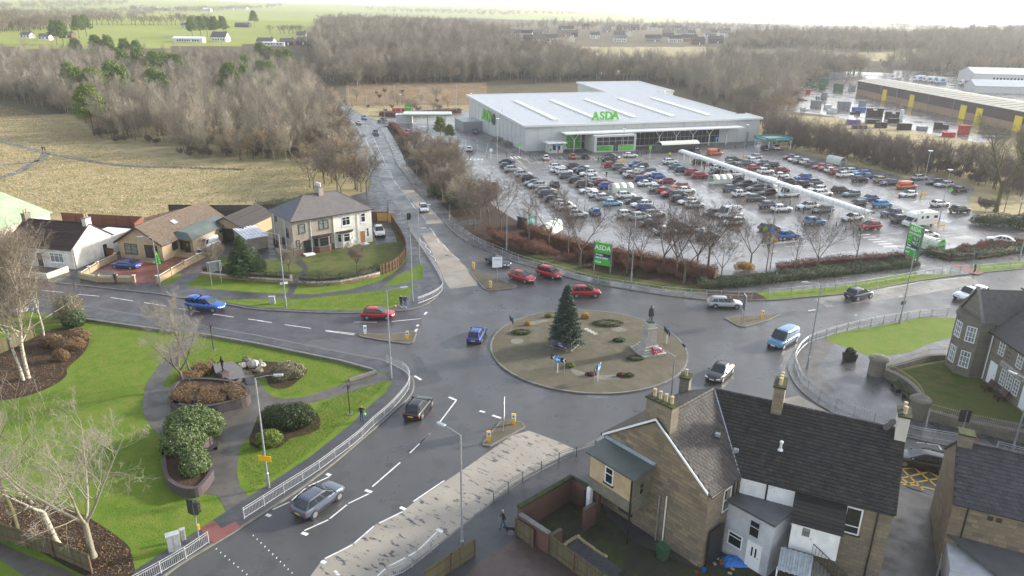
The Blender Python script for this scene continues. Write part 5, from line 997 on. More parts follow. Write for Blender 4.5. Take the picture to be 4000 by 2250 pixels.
# ---- houses on the north-west side
def semi():
 t=thing('semi_detached_house','two-storey semi-detached house, left half brown roughcast and right half white','house',(-35.2,110.8,.12),math.radians(39))
 w=MB().box((3.52,4.4,0),(7.05,8.8,5.8)).build('wall',M['roughcast'],t);w['label']='brown roughcast half'
 w2=MB().box((10.58,4.4,0),(7.05,8.804,5.8)).build('wall',M['render_white'],t);w2['label']='white rendered half'
 b=MB();b.box((3.45,-.04,0),(7.0,.1,1.0));b.box((-.04,4.4,0),(.1,8.7,1.0));b.build('brick_base',M['brick_red'],w)
 o=.35;e=5.8;A,B,C_,D=(-o,-o,e),(14.1+o,-o,e),(14.1+o,8.8+o,e),(-o,8.8+o,e);R0,R1=(4.2,4.4,8.7),(9.9,4.4,8.7)
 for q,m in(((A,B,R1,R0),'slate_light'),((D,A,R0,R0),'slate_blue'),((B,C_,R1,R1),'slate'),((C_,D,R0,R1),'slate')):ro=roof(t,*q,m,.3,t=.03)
 ridge(ro,[A,R0,R1,B],'slate',.09);ridge(ro,[D,R0],'slate',.09)
 chimney(t,(7.0,4.6),.8,1.9,8.0,9.7,'roughcast',6,along='y',pot='render_white')
 F_=-Y
 for p,wd,h,par,fr,cols,gl in(((1.0,0,3.6),1.15,1.5,w,'door_black',1,'window_curtain'),((4.5,0,3.7),1.7,1.45,w,'door_black',2,'window_curtain'),((.45,0,1.05),.6,1.5,w,'door_black',1,'window_curtain'),((8.6,0,3.65),1.5,1.5,w2,'upvc',2,'window_dark'),((12.1,0,3.7),.85,1.55,w2,'upvc',1,'window_dark'),((13.0,0,1.0),.5,1.6,w2,'upvc',1,'window_dark')):window(par,p,X,F_,wd,h,fr,gl,cols,2,.08,'kerb' if par==w else 'render_white2',split=.66)
 door(w,(1.75,-.05,.1),X,F_,1.0,2.1,'door_black','door_black',False);door(w2,(11.75,0,.1),X,F_,.95,2.1,'door_wood','upvc',False)
 MB().box((2.2,-.7,0),(1.6,1.2,.2)).build('step',M['render_white2'],t);MB().box((12.2,-.6,0),(1.3,1,.15)).build('step',M['render_white2'],t)
 for x0,x1,wm,bm_,fr,gl,par in((3.3,6.5,'roughcast','brick_red','door_black','window_dark',w),(7.5,10.4,'render_white','render_white','upvc','window_dark',w2)):
  pl=[(x0,0),(x0+.7,-.75),(x1-.7,-.75),(x1,0)];bb=MB().prism(pl,0,2.65).build('bay',M[wm],par);MB().prism([(x,y*1.03)for x,y in pl],0,.95).build('bay_base',M[bm_],bb);MB().prism([(x0-.25,.02),(x0+.55,-1.05),(x1-.55,-1.05),(x1+.25,.02)],2.65,2.8).build('bay_roof',M['tile_choc'],bb)
  window(bb,(x0+.85,-.75,1.05),X,F_,x1-x0-1.7,1.4,fr,gl,1,2,.08,split=.65)
  d=Vector((.7,-.75,0)).normalized();window(bb,Vector((x0,0,1.05))+d*.15,d,Vector((-.75,-.7,0)).normalized(),.7,1.4,fr,gl,1,2,.07,split=.65);d=Vector((.7,.75,0)).normalized();window(bb,Vector((x1-.7,-.75,1.05))+d*.15,d,Vector((.75,-.7,0)).normalized(),.7,1.4,fr,gl,1,2,.07,split=.65)
 for y,z,wd,h in((1.6,2.6,1.0,1.6),(6.3,4.3,.8,1.0),(3.6,.9,.9,1.2)):window(w,(0,y+wd,z),-Y,-X,wd,h,'door_black','window_dark',1,2)
 door(w,(0,4.6,.1),-Y,-X,.9,2,'door_black','door_black',False)
 for x,y in((3.05,-.08),(7.05,-.08),(11.4,-.08),(-.08,2.9),(-.08,7.6)):MB().tube((x,y,.2),(x,y,5.7),.05,n=6).build('downpipe',M['render_white2'],t)
 MB().strip([(-.4,-.42),(14.5,-.42)],.12,5.7,5.82).build('gutter',M['dark_trim'],t)
semi()
def cottage():
 t=thing('white_cottage','single-storey white cottage with dark chocolate tiled roof','house',(-77.4,105.2,.12),math.radians(-11.6));L,D_,e,r=11.5,8.4,3.2,6.0
 w=MB().box((L/2,D_/2,0),(L,D_,e));[w.add([(x,0,e),(x,D_,e),(x,D_/2,r)],[(0,1,2)if x else(2,1,0)])for x in(0,L)];w=w.build('wall',M['render_white'],t)
 ro=roof(t,(-.15,-.35,e-.15),(L+.12,-.35,e-.15),(L+.12,D_/2,r+.08),(-.15,D_/2,r+.08),'tile_choc',.3,t=.06);roof(t,(-.15,D_+.35,e-.15),(L+.12,D_+.35,e-.15),(L+.12,D_/2,r+.08),(-.15,D_/2,r+.08),'tile_choc',.3,t=.06)
 ridge(ro,[(-.1,D_/2,r+.1),(L,D_/2,r+.1)],'tile_choc',.13)
 chimney(t,(L-.3,D_/2),.7,1.1,r-.6,r+.9,'render_cream',2,along='y');chimney(t,(.3,D_/2),.7,1.1,r-.6,r+.9,'stone_wall',2,along='y')
 for x,wd in((2.2,1.5),(7.4,2.4)):window(w,(x,0,.9),X,-Y,wd,1.5,'upvc','window_curtain',3,2,.09,'render_white2',split=.7)
 door(w,(5.1,0,.1),X,-Y,.95,2.05,'door_dark')
 ex=MB().box((L-2.2,D_+2.2,0),(4.2,4.4,2.7)).build('rear_extension',M['render_white'],t);MB().box((L-2.2,D_+2.2,2.7),(4.6,4.6,.18)).build('flat_roof',M['render_white2'],ex);door(w,(L,D_*.72,.1),Y,X,.9,2,'door_black','upvc',False)
 MB().tube((L+.08,.15,0),(L+.08,.15,3.1),.05,n=6).build('downpipe',M['dark_trim'],t)
 wl=MB().strip([(-79.5,100.6),(-72,99.2),(-67.6,98.4),(-66.6,101.9)],.2,.1,1.0).build('garden_wall',M['render_cream']);tag(wl,'low cream garden wall before the white cottage','wall')
cottage()
def bungalow():
 t=thing('beige_bungalow','beige block bungalow with brown tiled gable roof and dark window frames','house',(-62.3,108.9,.12),math.radians(-12));Wd,D_,e,r=7.7,17,2.9,5.3
 w=MB().box((Wd/2,D_/2,0),(Wd,D_,e));[w.add([(0,y,e),(Wd,y,e),(Wd/2,y,r)],[(0,1,2)if not y else(2,1,0)])for y in(0,D_)];w=w.build('wall',M['block_buff'],t)
 pn=MB();pn.add([(.05,-.03,.0),(Wd-.05,-.03,0),(Wd-.05,-.03,e),(Wd/2,-.03,r-.1),(.05,-.03,e)],[(0,1,2,3,4)]);pn.build('front_render',M['roughcast_beige'],w)
 ro=roof(t,(-.5,-.5,e-.3),(-.5,D_+.2,e-.3),(Wd/2,D_+.2,r+.05),(Wd/2,-.5,r+.05),'tile_tan',.3,.34,0,.05);roof(t,(Wd+.5,-.5,e-.3),(Wd+.5,D_+.2,e-.3),(Wd/2,D_+.2,r+.05),(Wd/2,-.5,r+.05),'tile_tan',.3,.34,300,.05)
 ridge(ro,[(Wd/2,-.5,r+.1),(Wd/2,D_+.2,r+.1)],'tile_tan',.13)
 for s in(0,1):a=Vector((-.5 if not s else Wd+.5,-.55,e-.4));b=Vector((Wd/2,-.55,r-.02));MB().add([a,b,b+Z*.22,a+Z*.22,a-Y*.06,b-Y*.06,b+Z*.22-Y*.06,a+Z*.22-Y*.06],[(4,5,6,7),(3,2,6,7),(0,1,5,4)]).build('barge_board',M['door_dark'],t)
 window(w,(1.0,-.03,.8),X,-Y,2.3,1.7,'door_dark','window_curtain',2,2,.1,'kerb',split=.75)
 pr=MB().box((5.6,-.05,.4),(1.9,.1,2.1)).build('porch_recess',M['dark_trim'],w);door(pr,(5.9,-.1,.5),X,-Y,.9,1.9,'door_dark','door_dark')
 for i in range(3):MB().box((5.5,-.5-i*.32,0),(2.6,.34,.5-i*.16)).build('step',M['block_buff'],t)
 wing=MB().box((Wd+1.2,9.6,0),(2.4,10.6,2.6)).build('side_wing',M['block_buff'],t)
 mr=MB();a=[(Wd-.2,3.6,2.6),(Wd+2.9,3.6,2.6),(Wd+2.9,15.3,2.6),(Wd-.2,15.3,2.6)];b=[(Wd-.4,4.5,3.7),(Wd+1.5,4.5,3.5),(Wd+1.5,14.6,3.5),(Wd-.4,14.6,3.7)];mr.add(a+b,[(3,2,1,0),(4,5,6,7),(0,1,5,4),(1,2,6,5),(2,3,7,6)]);mr.build('mansard_roof',M['felt_green'],wing)
 door(wing,(Wd+.9,4.3,.1),X,-Y,.9,2.0,'door_dark','door_dark');window(wing,(Wd+.05,4.3,.6),X,-Y,.7,1.6,'door_dark','window_dark',1);window(w,(Wd,2.4,1.0),Y,X,1.3,1.3,'door_dark','window_dark',1,2);window(wing,(Wd+2.4,11.5,1.5),Y,X,1.5,.6,'block_buff','window_dark',2)
 for i in range(3):MB().box((Wd+1.4,3.4-i*.34,0),(2.8,.36,.5-i*.16)).build('step',M['block_buff'],t)
 MB().add([(Wd/2+1.1,6.2,r-.62),(Wd/2+1.9,6.2,r-1.12),(Wd/2+1.9,7.3,r-1.12),(Wd/2+1.1,7.3,r-.62)],[(0,1,2,3)]).build('roof_window',M['lead'],ro).location.z=.12
 c_=MB().box((-1.6,12,0),(3.0,7,2.7)).build('rear_block',M['block_buff'],t);MB().slab([(-3.4,8.2,2.9),(-.2,8.2,3.9),(-.2,15.8,3.9),(-3.4,15.8,2.9)],.15).build('sloping_roof',M['felt_green'],c_);window(c_,(-2.6,8.5,.8),X,-Y,1.6,1.5,'door_dark','window_curtain',2)
bungalow()
def garage():
 t=thing('garage','brown-roofed garage block behind the bungalow drive','garage',(-52.4,119.6,.12),math.radians(-12));Wd,D_,e,r=6.6,10,2.5,4.2
 w=MB().box((Wd/2,D_/2,0),(Wd,D_,e));[w.add([(0,y,e),(Wd,y,e),(Wd/2,y,r)],[(0,1,2)if not y else(2,1,0)])for y in(0,D_)];w.build('wall',M['block_buff'],t)
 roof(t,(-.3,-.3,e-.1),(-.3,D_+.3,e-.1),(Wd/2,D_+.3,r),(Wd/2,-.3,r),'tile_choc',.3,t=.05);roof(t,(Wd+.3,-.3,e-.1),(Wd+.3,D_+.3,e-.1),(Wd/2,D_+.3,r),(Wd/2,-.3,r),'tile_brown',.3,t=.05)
 MB().box((Wd/2,-.05,0),(2.8,.1,2.2)).build('garage_door',M['dark_trim'],t)
 t=thing('carport','small shed with white corrugated roof beside the semi-detached house','shed',(-43.6,113.2,.12),math.radians(39));MB().box((1.7,2.8,0),(3.4,5.6,2.0)).build('wall',M['roughcast'],t)
 for i in range(12):MB().slab([(-.2+i*.32,-.3,2.1+.06*(i%2)),(.1+i*.32,-.3,2.1+.06*(i%2)),(.1+i*.32,6,2.5+.06*(i%2)),(-.2+i*.32,6,2.5+.06*(i%2))],.05).build('roof_sheet',M['render_white2'],t)
garage()
def shed():
 t=thing('green_roofed_hall','large hall with pale green metal roof at the left edge','hall',(-81,115.8,.12),math.radians(80));L,D_,e,r=11,18,4.2,7.2
 w=MB().box((-.5,D_/2,0),(L,D_,e));w.add([(L/2-.5,0,e),(L/2-.5,D_,e),(L/2-.5,D_/2,r)],[(0,1,2)]);w=w.build('wall',M['render_cream'],t)
 for i in range(11):x=-6.2+i*1.05;MB().slab([(x,-.4,e-.1),(x+1.03,-.4,e-.1),(x+1.03,D_/2,r),(x,D_/2,r)],.1).build('roof_sheet',M['roof_green'],t);MB().slab([(x+1.03,D_+.4,e-.1),(x,D_+.4,e-.1),(x,D_/2,r),(x+1.03,D_/2,r)],.1).build('roof_sheet',M['roof_green'],t)
 for x in(-4.5,-1.5,1.5):window(w,(x,0,1.2),X,-Y,1.1,2.0,'upvc','window_curtain',1,2)
shed()
# ---- fences and garden walls
def board_fence(name,label,P,h,bw,mat,horiz=False,z=.12,cap=False,keep=300,post='timber_fence',gap=.012):
 P=[Vector(p)for p in P];t=thing(name,label,'fence',(P[0].x,P[0].y,z));o=P[0];cnt=0;left=MB();ub=MB().box((.5,0,0),(1,1,1)).mesh('board',M[mat])
 for a,b in zip(P[:-1],P[1:]):
  d=(b-a).to_2d();L=d.length;d.normalize();u=Vector((d.x,d.y,0));n=Vector((-d.y,d.x,0));A=Vector((a.x-o.x,a.y-o.y,0))
  if horiz:
   for i in range(int(h/bw)):put(ub,'board',t,A+Z*i*bw,u*L,n*.03,Z*(bw-gap))
  else:
   for i in range(int(L/bw)):
    hh=h*random.uniform(.965,1.02);O=A+u*i*bw+n*random.uniform(-.008,.008)
    if cnt<keep:put(ub,'board',t,O,u*(bw-gap),n*.03,Z*hh);cnt+=1
    else:q=O+u*bw/2;left.box((q.x,q.y,0),(bw-gap,.03,hh),math.atan2(d.y,d.x))
  k=max(1,int(L/2.4))
  for i in range(k+1):q=A+u*L*i/k-n*.07;MB().box((q.x,q.y,0),(.1,.1,h),math.atan2(d.y,d.x)).build('post',M[post],t)
  for zz in(.25,.8):MB().seg((A-n*.05).to_2d(),(A+u*L-n*.05).to_2d(),.04,h*zz,h*zz+.09).build('rail',M[post],t)
 if left.v:tag(left.build('boards',M[mat],t),kind='stuff')
 return t
board_fence('timber_fence','brown vertical board fence curving round the semi-detached garden',smooth([G(*c6(*q),.12)for q in((1175,1145),(1290,1100),(1370,1040),(1410,960),(1405,890),(1365,800),(1320,730),(1275,660))],4),1.7,.16,'board_brown')
board_fence('timber_fence','tall dark fence with pale gate behind the white half of the house',[G(*c6(1100,640),.12),G(*c6(1240,640),.12),G(*c6(1245,560),.12)],1.9,.2,'board_brown')
_g=thing('timber_gate','pale new timber gate beside the white half of the house','gate',tuple(G(*c6(1150,640),.12)),.1)
for i in range(8):MB().box((.1+i*.42,-.15,.1),(.4,.05,1.6)).build('board',M['timber_new'],_g)
board_fence('slat_fence','red-brown horizontal slat fence behind the white cottage',[(-83,128.5,.1),(-67.2,126.5,.1),(-66.4,122,.1)],2.1,.15,'board_red',True)
board_fence('slat_fence','brown slat fence running back beside the field',[(-67,126.8,.1),(-63,135,.1)],1.9,.18,'board_brown',True)
board_fence('metal_fence','long blue-grey horizontal board fence behind the bungalow',[(-66,134.5,.1),(-57,134.6,.1),(-44.5,135.6,.1)],2.4,.3,'tile_slate2',True)
board_fence('slat_gate','red slatted gate between the cottage and bungalow',[G(*c5(905,960),.12),G(*c5(1085,985),.12)],1.6,.13,'board_red',True)
board_fence('timber_fence','weathered vertical board fence at the bottom left corner',[G(*c13(-60,1080),.12),G(*c13(270,1180),.12),G(*c13(520,1260),.12),G(*c13(880,1420),.12)],1.5,.13,'fence_board')
board_fence('timber_fence','weathered fence behind the birch trunks at the left',[G(*c9(-120,600),.12),G(*c9(100,520),.12),G(*c9(330,400),.12)],1.7,.14,'fence_board')
def drive_wall(label,pts,h=1.0,mat='block_buff',pierev=3.0,screen=True):
 P=[G(*c5(*q),.12)for q in pts];t=thing('garden_wall',label,'wall',tuple(P[0]));o=P[0];Q=[(p.x-o.x,p.y-o.y)for p in P]
 MB().strip(Q,.22,0,h*.72).build('wall',M[mat],t);
 for a,b in zip(Q[:-1],Q[1:]):
  A,B=Vector(a),Vector(b);L=(B-A).length;k=max(1,round(L/pierev));an=math.atan2((B-A).y,(B-A).x)
  for i in range(k+1):q=A.lerp(B,i/k);MB().box((q.x,q.y,0),(.34,.34,h+.05),an).build('pier',M[mat],t);MB().box((q.x,q.y,h+.05),(.42,.42,.09),an).build('pier_cap',M['render_cream'],t)
  if screen:
   MB().strip([a,b],.1,h*.9,h*.97).build('coping',M['render_cream'],t);n=int(L/.3)
   for i in range(n):q=A.lerp(B,(i+.5)/n);MB().box((q.x,q.y,h*.72),(.14,.08,h*.18),an+.6).build('screen_block',M['pot_clay'],t)
drive_wall('beige block wall with screen blocks before the brick drive',[(770,1180),(930,1210),(1270,1215)]);drive_wall('beige block wall between the cottage and the brick drive',[(770,1180),(925,1080),(1095,1000)]);drive_wall('beige block wall along the right of the brick drive',[(1490,1225),(1620,1145),(1740,1075),(1990,950),(2080,900)],1.1)
def low_wall(label,pts,cr=c6):
 P=[G(*cr(*q),.12)for q in pts];o=P[0];t=thing('garden_wall',label,'wall',tuple(o));Q=[(p.x-o.x,p.y-o.y)for p in P];MB().strip(Q,.2,0,.42).build('wall',M['brick_tan'],t);MB().strip(Q,.08,.42,.68).build('screen',M['render_cream'],t);MB().strip(Q,.16,.68,.74).build('coping',M['kerb'],t)
low_wall('low pierced wall below the long hedge of the semi-detached house',[(405,1240),(600,1248),(800,1235),(1000,1195),(1170,1155)]);low_wall('low pierced wall below the left hedge of the semi-detached house',[(-520,1150),(-200,1185),(0,1205),(345,1225)])
# ---- sandstone corner building in the foreground
B0=Vector((13.5,40.75,.12));DA=Vector((.743,.669,0));DG=Vector((-.645,.764,0));NG=Vector((-.764,-.645,0));DB=Vector((.905,-.425,0));NB=Vector((-.425,-.905,0))
def corner_building():
 t=thing('sandstone_building','two-storey sandstone corner building with dark tiled roofs and four chimneys','building',B0)
 e,r=6.3,9.7;V3=lambda x,y,z:Vector((x,y,z));gR,gL,V_,E,BE,BC=V3(0,0,e),V3(-6.25,7.4,e),V3(2.75,2.45,e),V3(11.6,-1.7,e),V3(16,7.25,e),V3(1.5,14.35,e);R0,R1,RE=V3(-3.12,3.7,r),V3(2.1,8.45,r),V3(13.8,2.75,r)
 mb=MB();F_=[gR,V_,E,BE,BC,gL]
 for i in range(6):a,b=F_[i],F_[(i+1)%6];mb.poly([V3(a.x,a.y,0),V3(b.x,b.y,0),b,a])
 mb.poly([gL,gR,R0]);mb.poly([E,BE,RE]);w=mb.build('wall',M['sandstone_wall'],t)
 ub=unit_block('sandstone');left=MB();blocks=[];z=0;row=0;GL=9.68
 while z<r-.35:
  h=random.choice((.28,.31,.34));s=-random.uniform(0,.4)
  lo,hi=(0,GL)if z+h<e else(GL/2*(z+h-e)/(r-e),GL-GL/2*(z+h-e)/(r-e))
  while s<hi:
   wd=random.uniform(.42,.95);a,b=max(s,lo),min(s+wd,hi);s+=wd
   if b-a>.12:blocks.append((a,z,b-a,h))
  z+=h
 random.shuffle(blocks)
 blocks.sort(key=lambda q:abs(q[0]-3.6)*.6+abs(q[1]-3.2)+random.uniform(0,2.5))
 for i,(a,z,l,h)in enumerate(blocks):
  O=DG*(a+.008)+Z*(z+.008)-NG*.02
  if i<300:put(ub,'stone_block',w,O,DG*(l-.016),Z*(h-.016),NG*random.uniform(.035,.055))
  else:
   o=len(left.v);k=.045;q=[O,O+DG*(l-.016),O+DG*(l-.016)+Z*(h-.016),O+Z*(h-.016)];left.v.extend(tuple(p)for p in q+[p+NG*k for p in q]);left.f+=[(o+4,o+5,o+6,o+7),(o,o+1,o+5,o+4),(o+1,o+2,o+6,o+5),(o+2,o+3,o+7,o+6),(o+3,o,o+4,o+7)];left.m+=[0]*5
 tag(left.build('stone_blocks',M['sandstone'],w),kind='stuff')
 ov=lambda p,n,k=.22:p+n*k-Z*.12
 nAf,nAb=Vector((.669,-.743,0)),Vector((-.669,.743,0));G0=NG*.15
 ra=roof(t,ov(gR,nAf)+G0,ov(V_,nAf),R1,R0+G0,'tile_brown',.33,.36,300,.045);roof(t,ov(BC,nAb),ov(gL,nAb)+G0,R0+G0,R1,'tile_brown',.33,.36,60,.045)
 rbf=roof(t,ov(V_,NB),ov(E,NB)+DB*.15,RE+DB*.15,R1,'tile_dark',.31,.33,300,.05);roof(t,ov(BE,-NB)+DB*.15,ov(BC,-NB),R1,RE+DB*.15,'tile_dark',.31,.33,0,.05)
 ridge(ra,[R0+G0,R1],'tile_brown',.13);ridge(rbf,[R1,RE],'tile_slate2',.13);MB().tube(R1+Z*.04,ov(V_,NB)+Z*.06,.07,n=6).build('valley',M['lead'],ra)
 for a,b in((gR,R0),(gL,R0)):A,Bq=a+NG*.17-Z*.12,b+NG*.17+Z*.02;MB().add([A,Bq,Bq+Z*.18,A+Z*.18,A+NG*.05,Bq+NG*.05,Bq+Z*.18+NG*.05,A+Z*.18+NG*.05],[(4,5,6,7),(3,2,6,7),(0,1,5,4),(0,3,7,4)]).build('barge_board',M['upvc'],t)
 aA,aB=math.atan2(DA.y,DA.x),math.atan2(DB.y,DB.x)
 chimney(t,(R0.x+.35,R0.y+.35),.85,2.2,8.2,11.0,'sandstone_wall',4,aA,'moss','y');chimney(t,(BC.x-.2,BC.y-.6),.8,1.0,6.4,8.0,'stone_wall',1,aB,'moss')
 p=R1.lerp(RE,.36);chimney(t,(p.x,p.y),.75,1.7,9.0,11.3,'sandstone_wall',3,aB,'moss','y');p=RE-DB*.2;chimney(t,(p.x,p.y),.7,1.5,7.6,11.0,'render_white',2,aB,'moss','y')
 for a,b,n in((gR+G0,V_,nAf),(V_,E,NB)):MB().tube(ov(a,n,.28)-Z*.05,ov(b,n,.28)-Z*.05,.06,n=6).build('gutter',M['dark_trim'],t)
 panel(MB(),V_+NB*.0+DB*.15-Z*3.0,DB,1.75,2.85,NB,.05).build('white_render',M['render_white2'],w);panel(MB(),V_+DB*2.0-Z*3.1,DB,1.9,2.95,NB,.06).build('white_render',M['render_white2'],w)
 window(w,V_+DB*.45-Z*2.0+NB*.03,DB,NB,.9,1.35,'upvc','window_dark',1,1,.09);window(w,V_+DB*2.25-Z*2.3+NB*.04,DB,NB,.95,1.75,'upvc','window_dark',1,2,.1,split=.3);window(w,V_+DB*7.0-Z*2.55,DB,NB,1.05,2.1,'upvc','window_dark',1,2,.1,'moss',split=.3)
 window(w,gR+DA*1.9-Z*2.6,DA,nAf,.95,1.9,'upvc','window_dark',1,2,.09,'kerb',split=.5);MB().box((1.05,.6,0),(1.6,.1,3.0),aA).build('boarded_opening',M['dark_trim'],w)
 for p in(V_+NB*.1-DB*.05,V_+DB*1.93+NB*.1,V_+DB*8.9+NB*.1,gR+DA*3.0+nAf*.1):MB().tube(Vector((p.x,p.y,.1)),Vector((p.x,p.y,e-.1)),.055,n=6).build('downpipe',M['black_metal'],t)
 p=DG*3.3+NG*.12;MB().tube(p+Z*.2,p+Z*4.2,.05,n=6).build('soil_pipe',M['render_white2'],t);p=DG*3.9+NG*.14;MB().tube(p,p+Z*4.0,.07,n=6).build('drain_pipe',M['galv'],t)
 an=MB();q=[DG*4.9,DG*9.1,DG*9.1+NG*2.0,DG*4.9+NG*2.0];an.prism([(p.x,p.y)for p in q],2.6,5.75);an=an.build('annex',M['stone_wall'],t);MB().prism([((p.x),(p.y))for p in(DG*4.9+NG*2.02,DG*9.1+NG*2.02,DG*9.1+NG*1.9,DG*4.9+NG*1.9)],3.6,5.7).build('annex_render',M['roughcast_beige'],an)
 MB().slab([DG*4.6+Z*6.2,DG*9.4+Z*6.2,DG*9.4+NG*2.3+Z*5.75,DG*4.6+NG*2.3+Z*5.75],.14).build('felt_roof',M['felt_green'],an);MB().slab([DG*4.55+NG*.06+Z*6.32,DG*9.4+NG*.06+Z*6.32,DG*9.4+NG*.3+Z*6.2,DG*4.55+NG*.3+Z*6.2],.1).build('lead_flashing',M['lead'],an)
 window(an,DG*7.55+NG*2.03+Z*4.0,-DG,NG,.8,1.4,'render_white2','window_dark',1,2,.08,'moss',split=.6);window(an,DG*4.9+NG*1.3+Z*3.9,-NG,-DG,.5,1.0,'kerb','window_dark',1,2)
 p=DG*9.0+NG*2.0;MB().box((p.x,p.y,0),(.35,.35,2.62),aA).build('support_pillar',M['render_white2'],an);p=DG*4.95+NG*2.1;MB().tube(p,p+Z*5.7,.07,n=6).build('downpipe',M['black_metal'],an);MB().box(tuple((DG*5.5+NG*1.9)[:2])+(2.3,),(1.2,.16,.3),aA+1.57).build('beam',M['black_metal'],an)
 ux=Vector((.67,-.742,0));nx=Vector((-.742,-.67,0));c0=Vector((2.0,1.75,0));q=[c0,c0+ux*3.5,c0+ux*3.5-nx*3.2,c0-nx*3.0];ex=MB().prism([(p.x,p.y)for p in q],0,4.5).build('extension',M['render_grey'],t)
 MB().prism([(p.x,p.y)for p in(c0-ux*.2+nx*.35,c0+ux*3.7+nx*.35,c0+ux*3.7-nx*3.0,c0-ux*.2-nx*2.6)],4.5,4.68).build('flat_roof',M['felt_grey'],ex)
 window(ex,c0+ux*.3+Z*1.0,ux,nx,1.15,1.15,'upvc','window_dark',1,2,.09,split=.7);window(ex,c0+ux*1.75+Z*2.6,ux,nx,.85,1.4,'render_grey','window_dark',1,2,.09,split=.6);d=door(ex,c0+ux*1.9+Z*.05,ux,nx,.95,2.1,'upvc','upvc',False)
 for k in(.28,.56):panel(MB(),c0+ux*(1.9+k)+Z*1.1,ux,.12,.75,nx,.055).build('pane',M['window_dark'],d)
 P0=V_+DB*3.9;P0=Vector((P0.x,P0.y,0));pk=MB();q=[P0,P0+DB*3.0,P0+DB*3.0+NB*1.7,P0+NB*1.7];pk.prism([(p.x,p.y)for p in q],2.5,4.9);pb=pk.build('stair_porch',M['render_white2'],t)
 roof(pb,P0+NB*1.95-DB*.15+Z*4.75,P0+NB*1.95+DB*3.15+Z*4.75,P0+DB*3.15+Z*5.95,P0-DB*.15+Z*5.95,'tile_dark',.28,t=.05,name='porch_roof');d=door(pb,P0+NB*1.7+DB*.45+Z*2.7,DB,NB,.95,2.0,'upvc','upvc');
 st=MB().box(tuple((P0+NB*2.2+DB*.7)[:2])+(2.35,),(1.6,1.1,.18),aB).build('stair_landing',M['kerb'],t)
 for i in range(11):p=P0+NB*2.3+DB*(1.65+i*.27);MB().box((p.x,p.y,0),(.27,1.0,2.35-i*.21),aB).build('stair_step',M['kerb'],t)
 for off in(1.75,2.85):
  rl=MB();a=P0+NB*off+DB*1.5+Z*3.4;b=P0+NB*off+DB*4.7+Z*1.05;rl.tube(a,b,.03,n=5)
  for i in range(16):p=a.lerp(b,i/15);rl.tube(p,p-Z*.9,.012,n=4)
  rl.build('stair_railing',M['black_metal'],t)
 q0=c0+ux*4.1-nx*.2;lean=thing('corrugated_canopy','ribbed metal canopy over the back door of the sandstone building','canopy',B0+q0)
 for i in range(12):
  o=Vector((0,0,0))+DB*(i*.17);MB().slab([o+NB*1.6+Z*(2.25+.05*(i%2)),o+DB*.16+NB*1.6+Z*(2.25+.05*(i%2)),o+DB*.16+Z*(2.9+.05*(i%2)),o+Z*(2.9+.05*(i%2))],.03).build('roof_sheet',M['corrugated'],lean)
 for s in(0,1.9):p=DB*s+NB*1.4;MB().box((p.x,p.y,0),(.1,.1,2.3),aB).build('post',M['render_white2'],lean)
 MB().box(tuple((DB*1.0+NB*.2)[:2])+(0,),(1.8,.1,2.2),aB).build('doorway',M['dark_trim'],lean)
 for p in(R1.lerp(RE,.2)+NB*4.2-Z*2.5,R0.lerp(R1,.55)+nAf*2.6-Z*1.75,R1.lerp(RE,.05)+NB*2.8-Z*1.7):MB().box(tuple(p[:2])+(p.z+.1,),(.35,.3,.22),aB).build('roof_vent',M['galv'],ra)
 p=R1.lerp(RE,.42)+NB*3.2-Z*2.0;MB().lathe([(.2,0),(.14,.12),(.09,.15),(.09,.55),(.13,.6),(.13,.72),(.05,.78)],tuple(p),10).build('flue',M['white_metal'],rbf)
 for k,dz in((.0,.2),(.25,-.2)):p=RE-DB*(.9+k)+Z*(.5+dz)+NB*.5;d=MB().lathe([(.05,0),(.2,.03),(.28,.09)],(0,0,0),14);d.v=[(x,-z,y)for x,y,z in d.v];d.v=[tuple(p+Vector(v))for v in d.v];d.build('satellite_dish',M['grey_metal'],t)
corner_building()
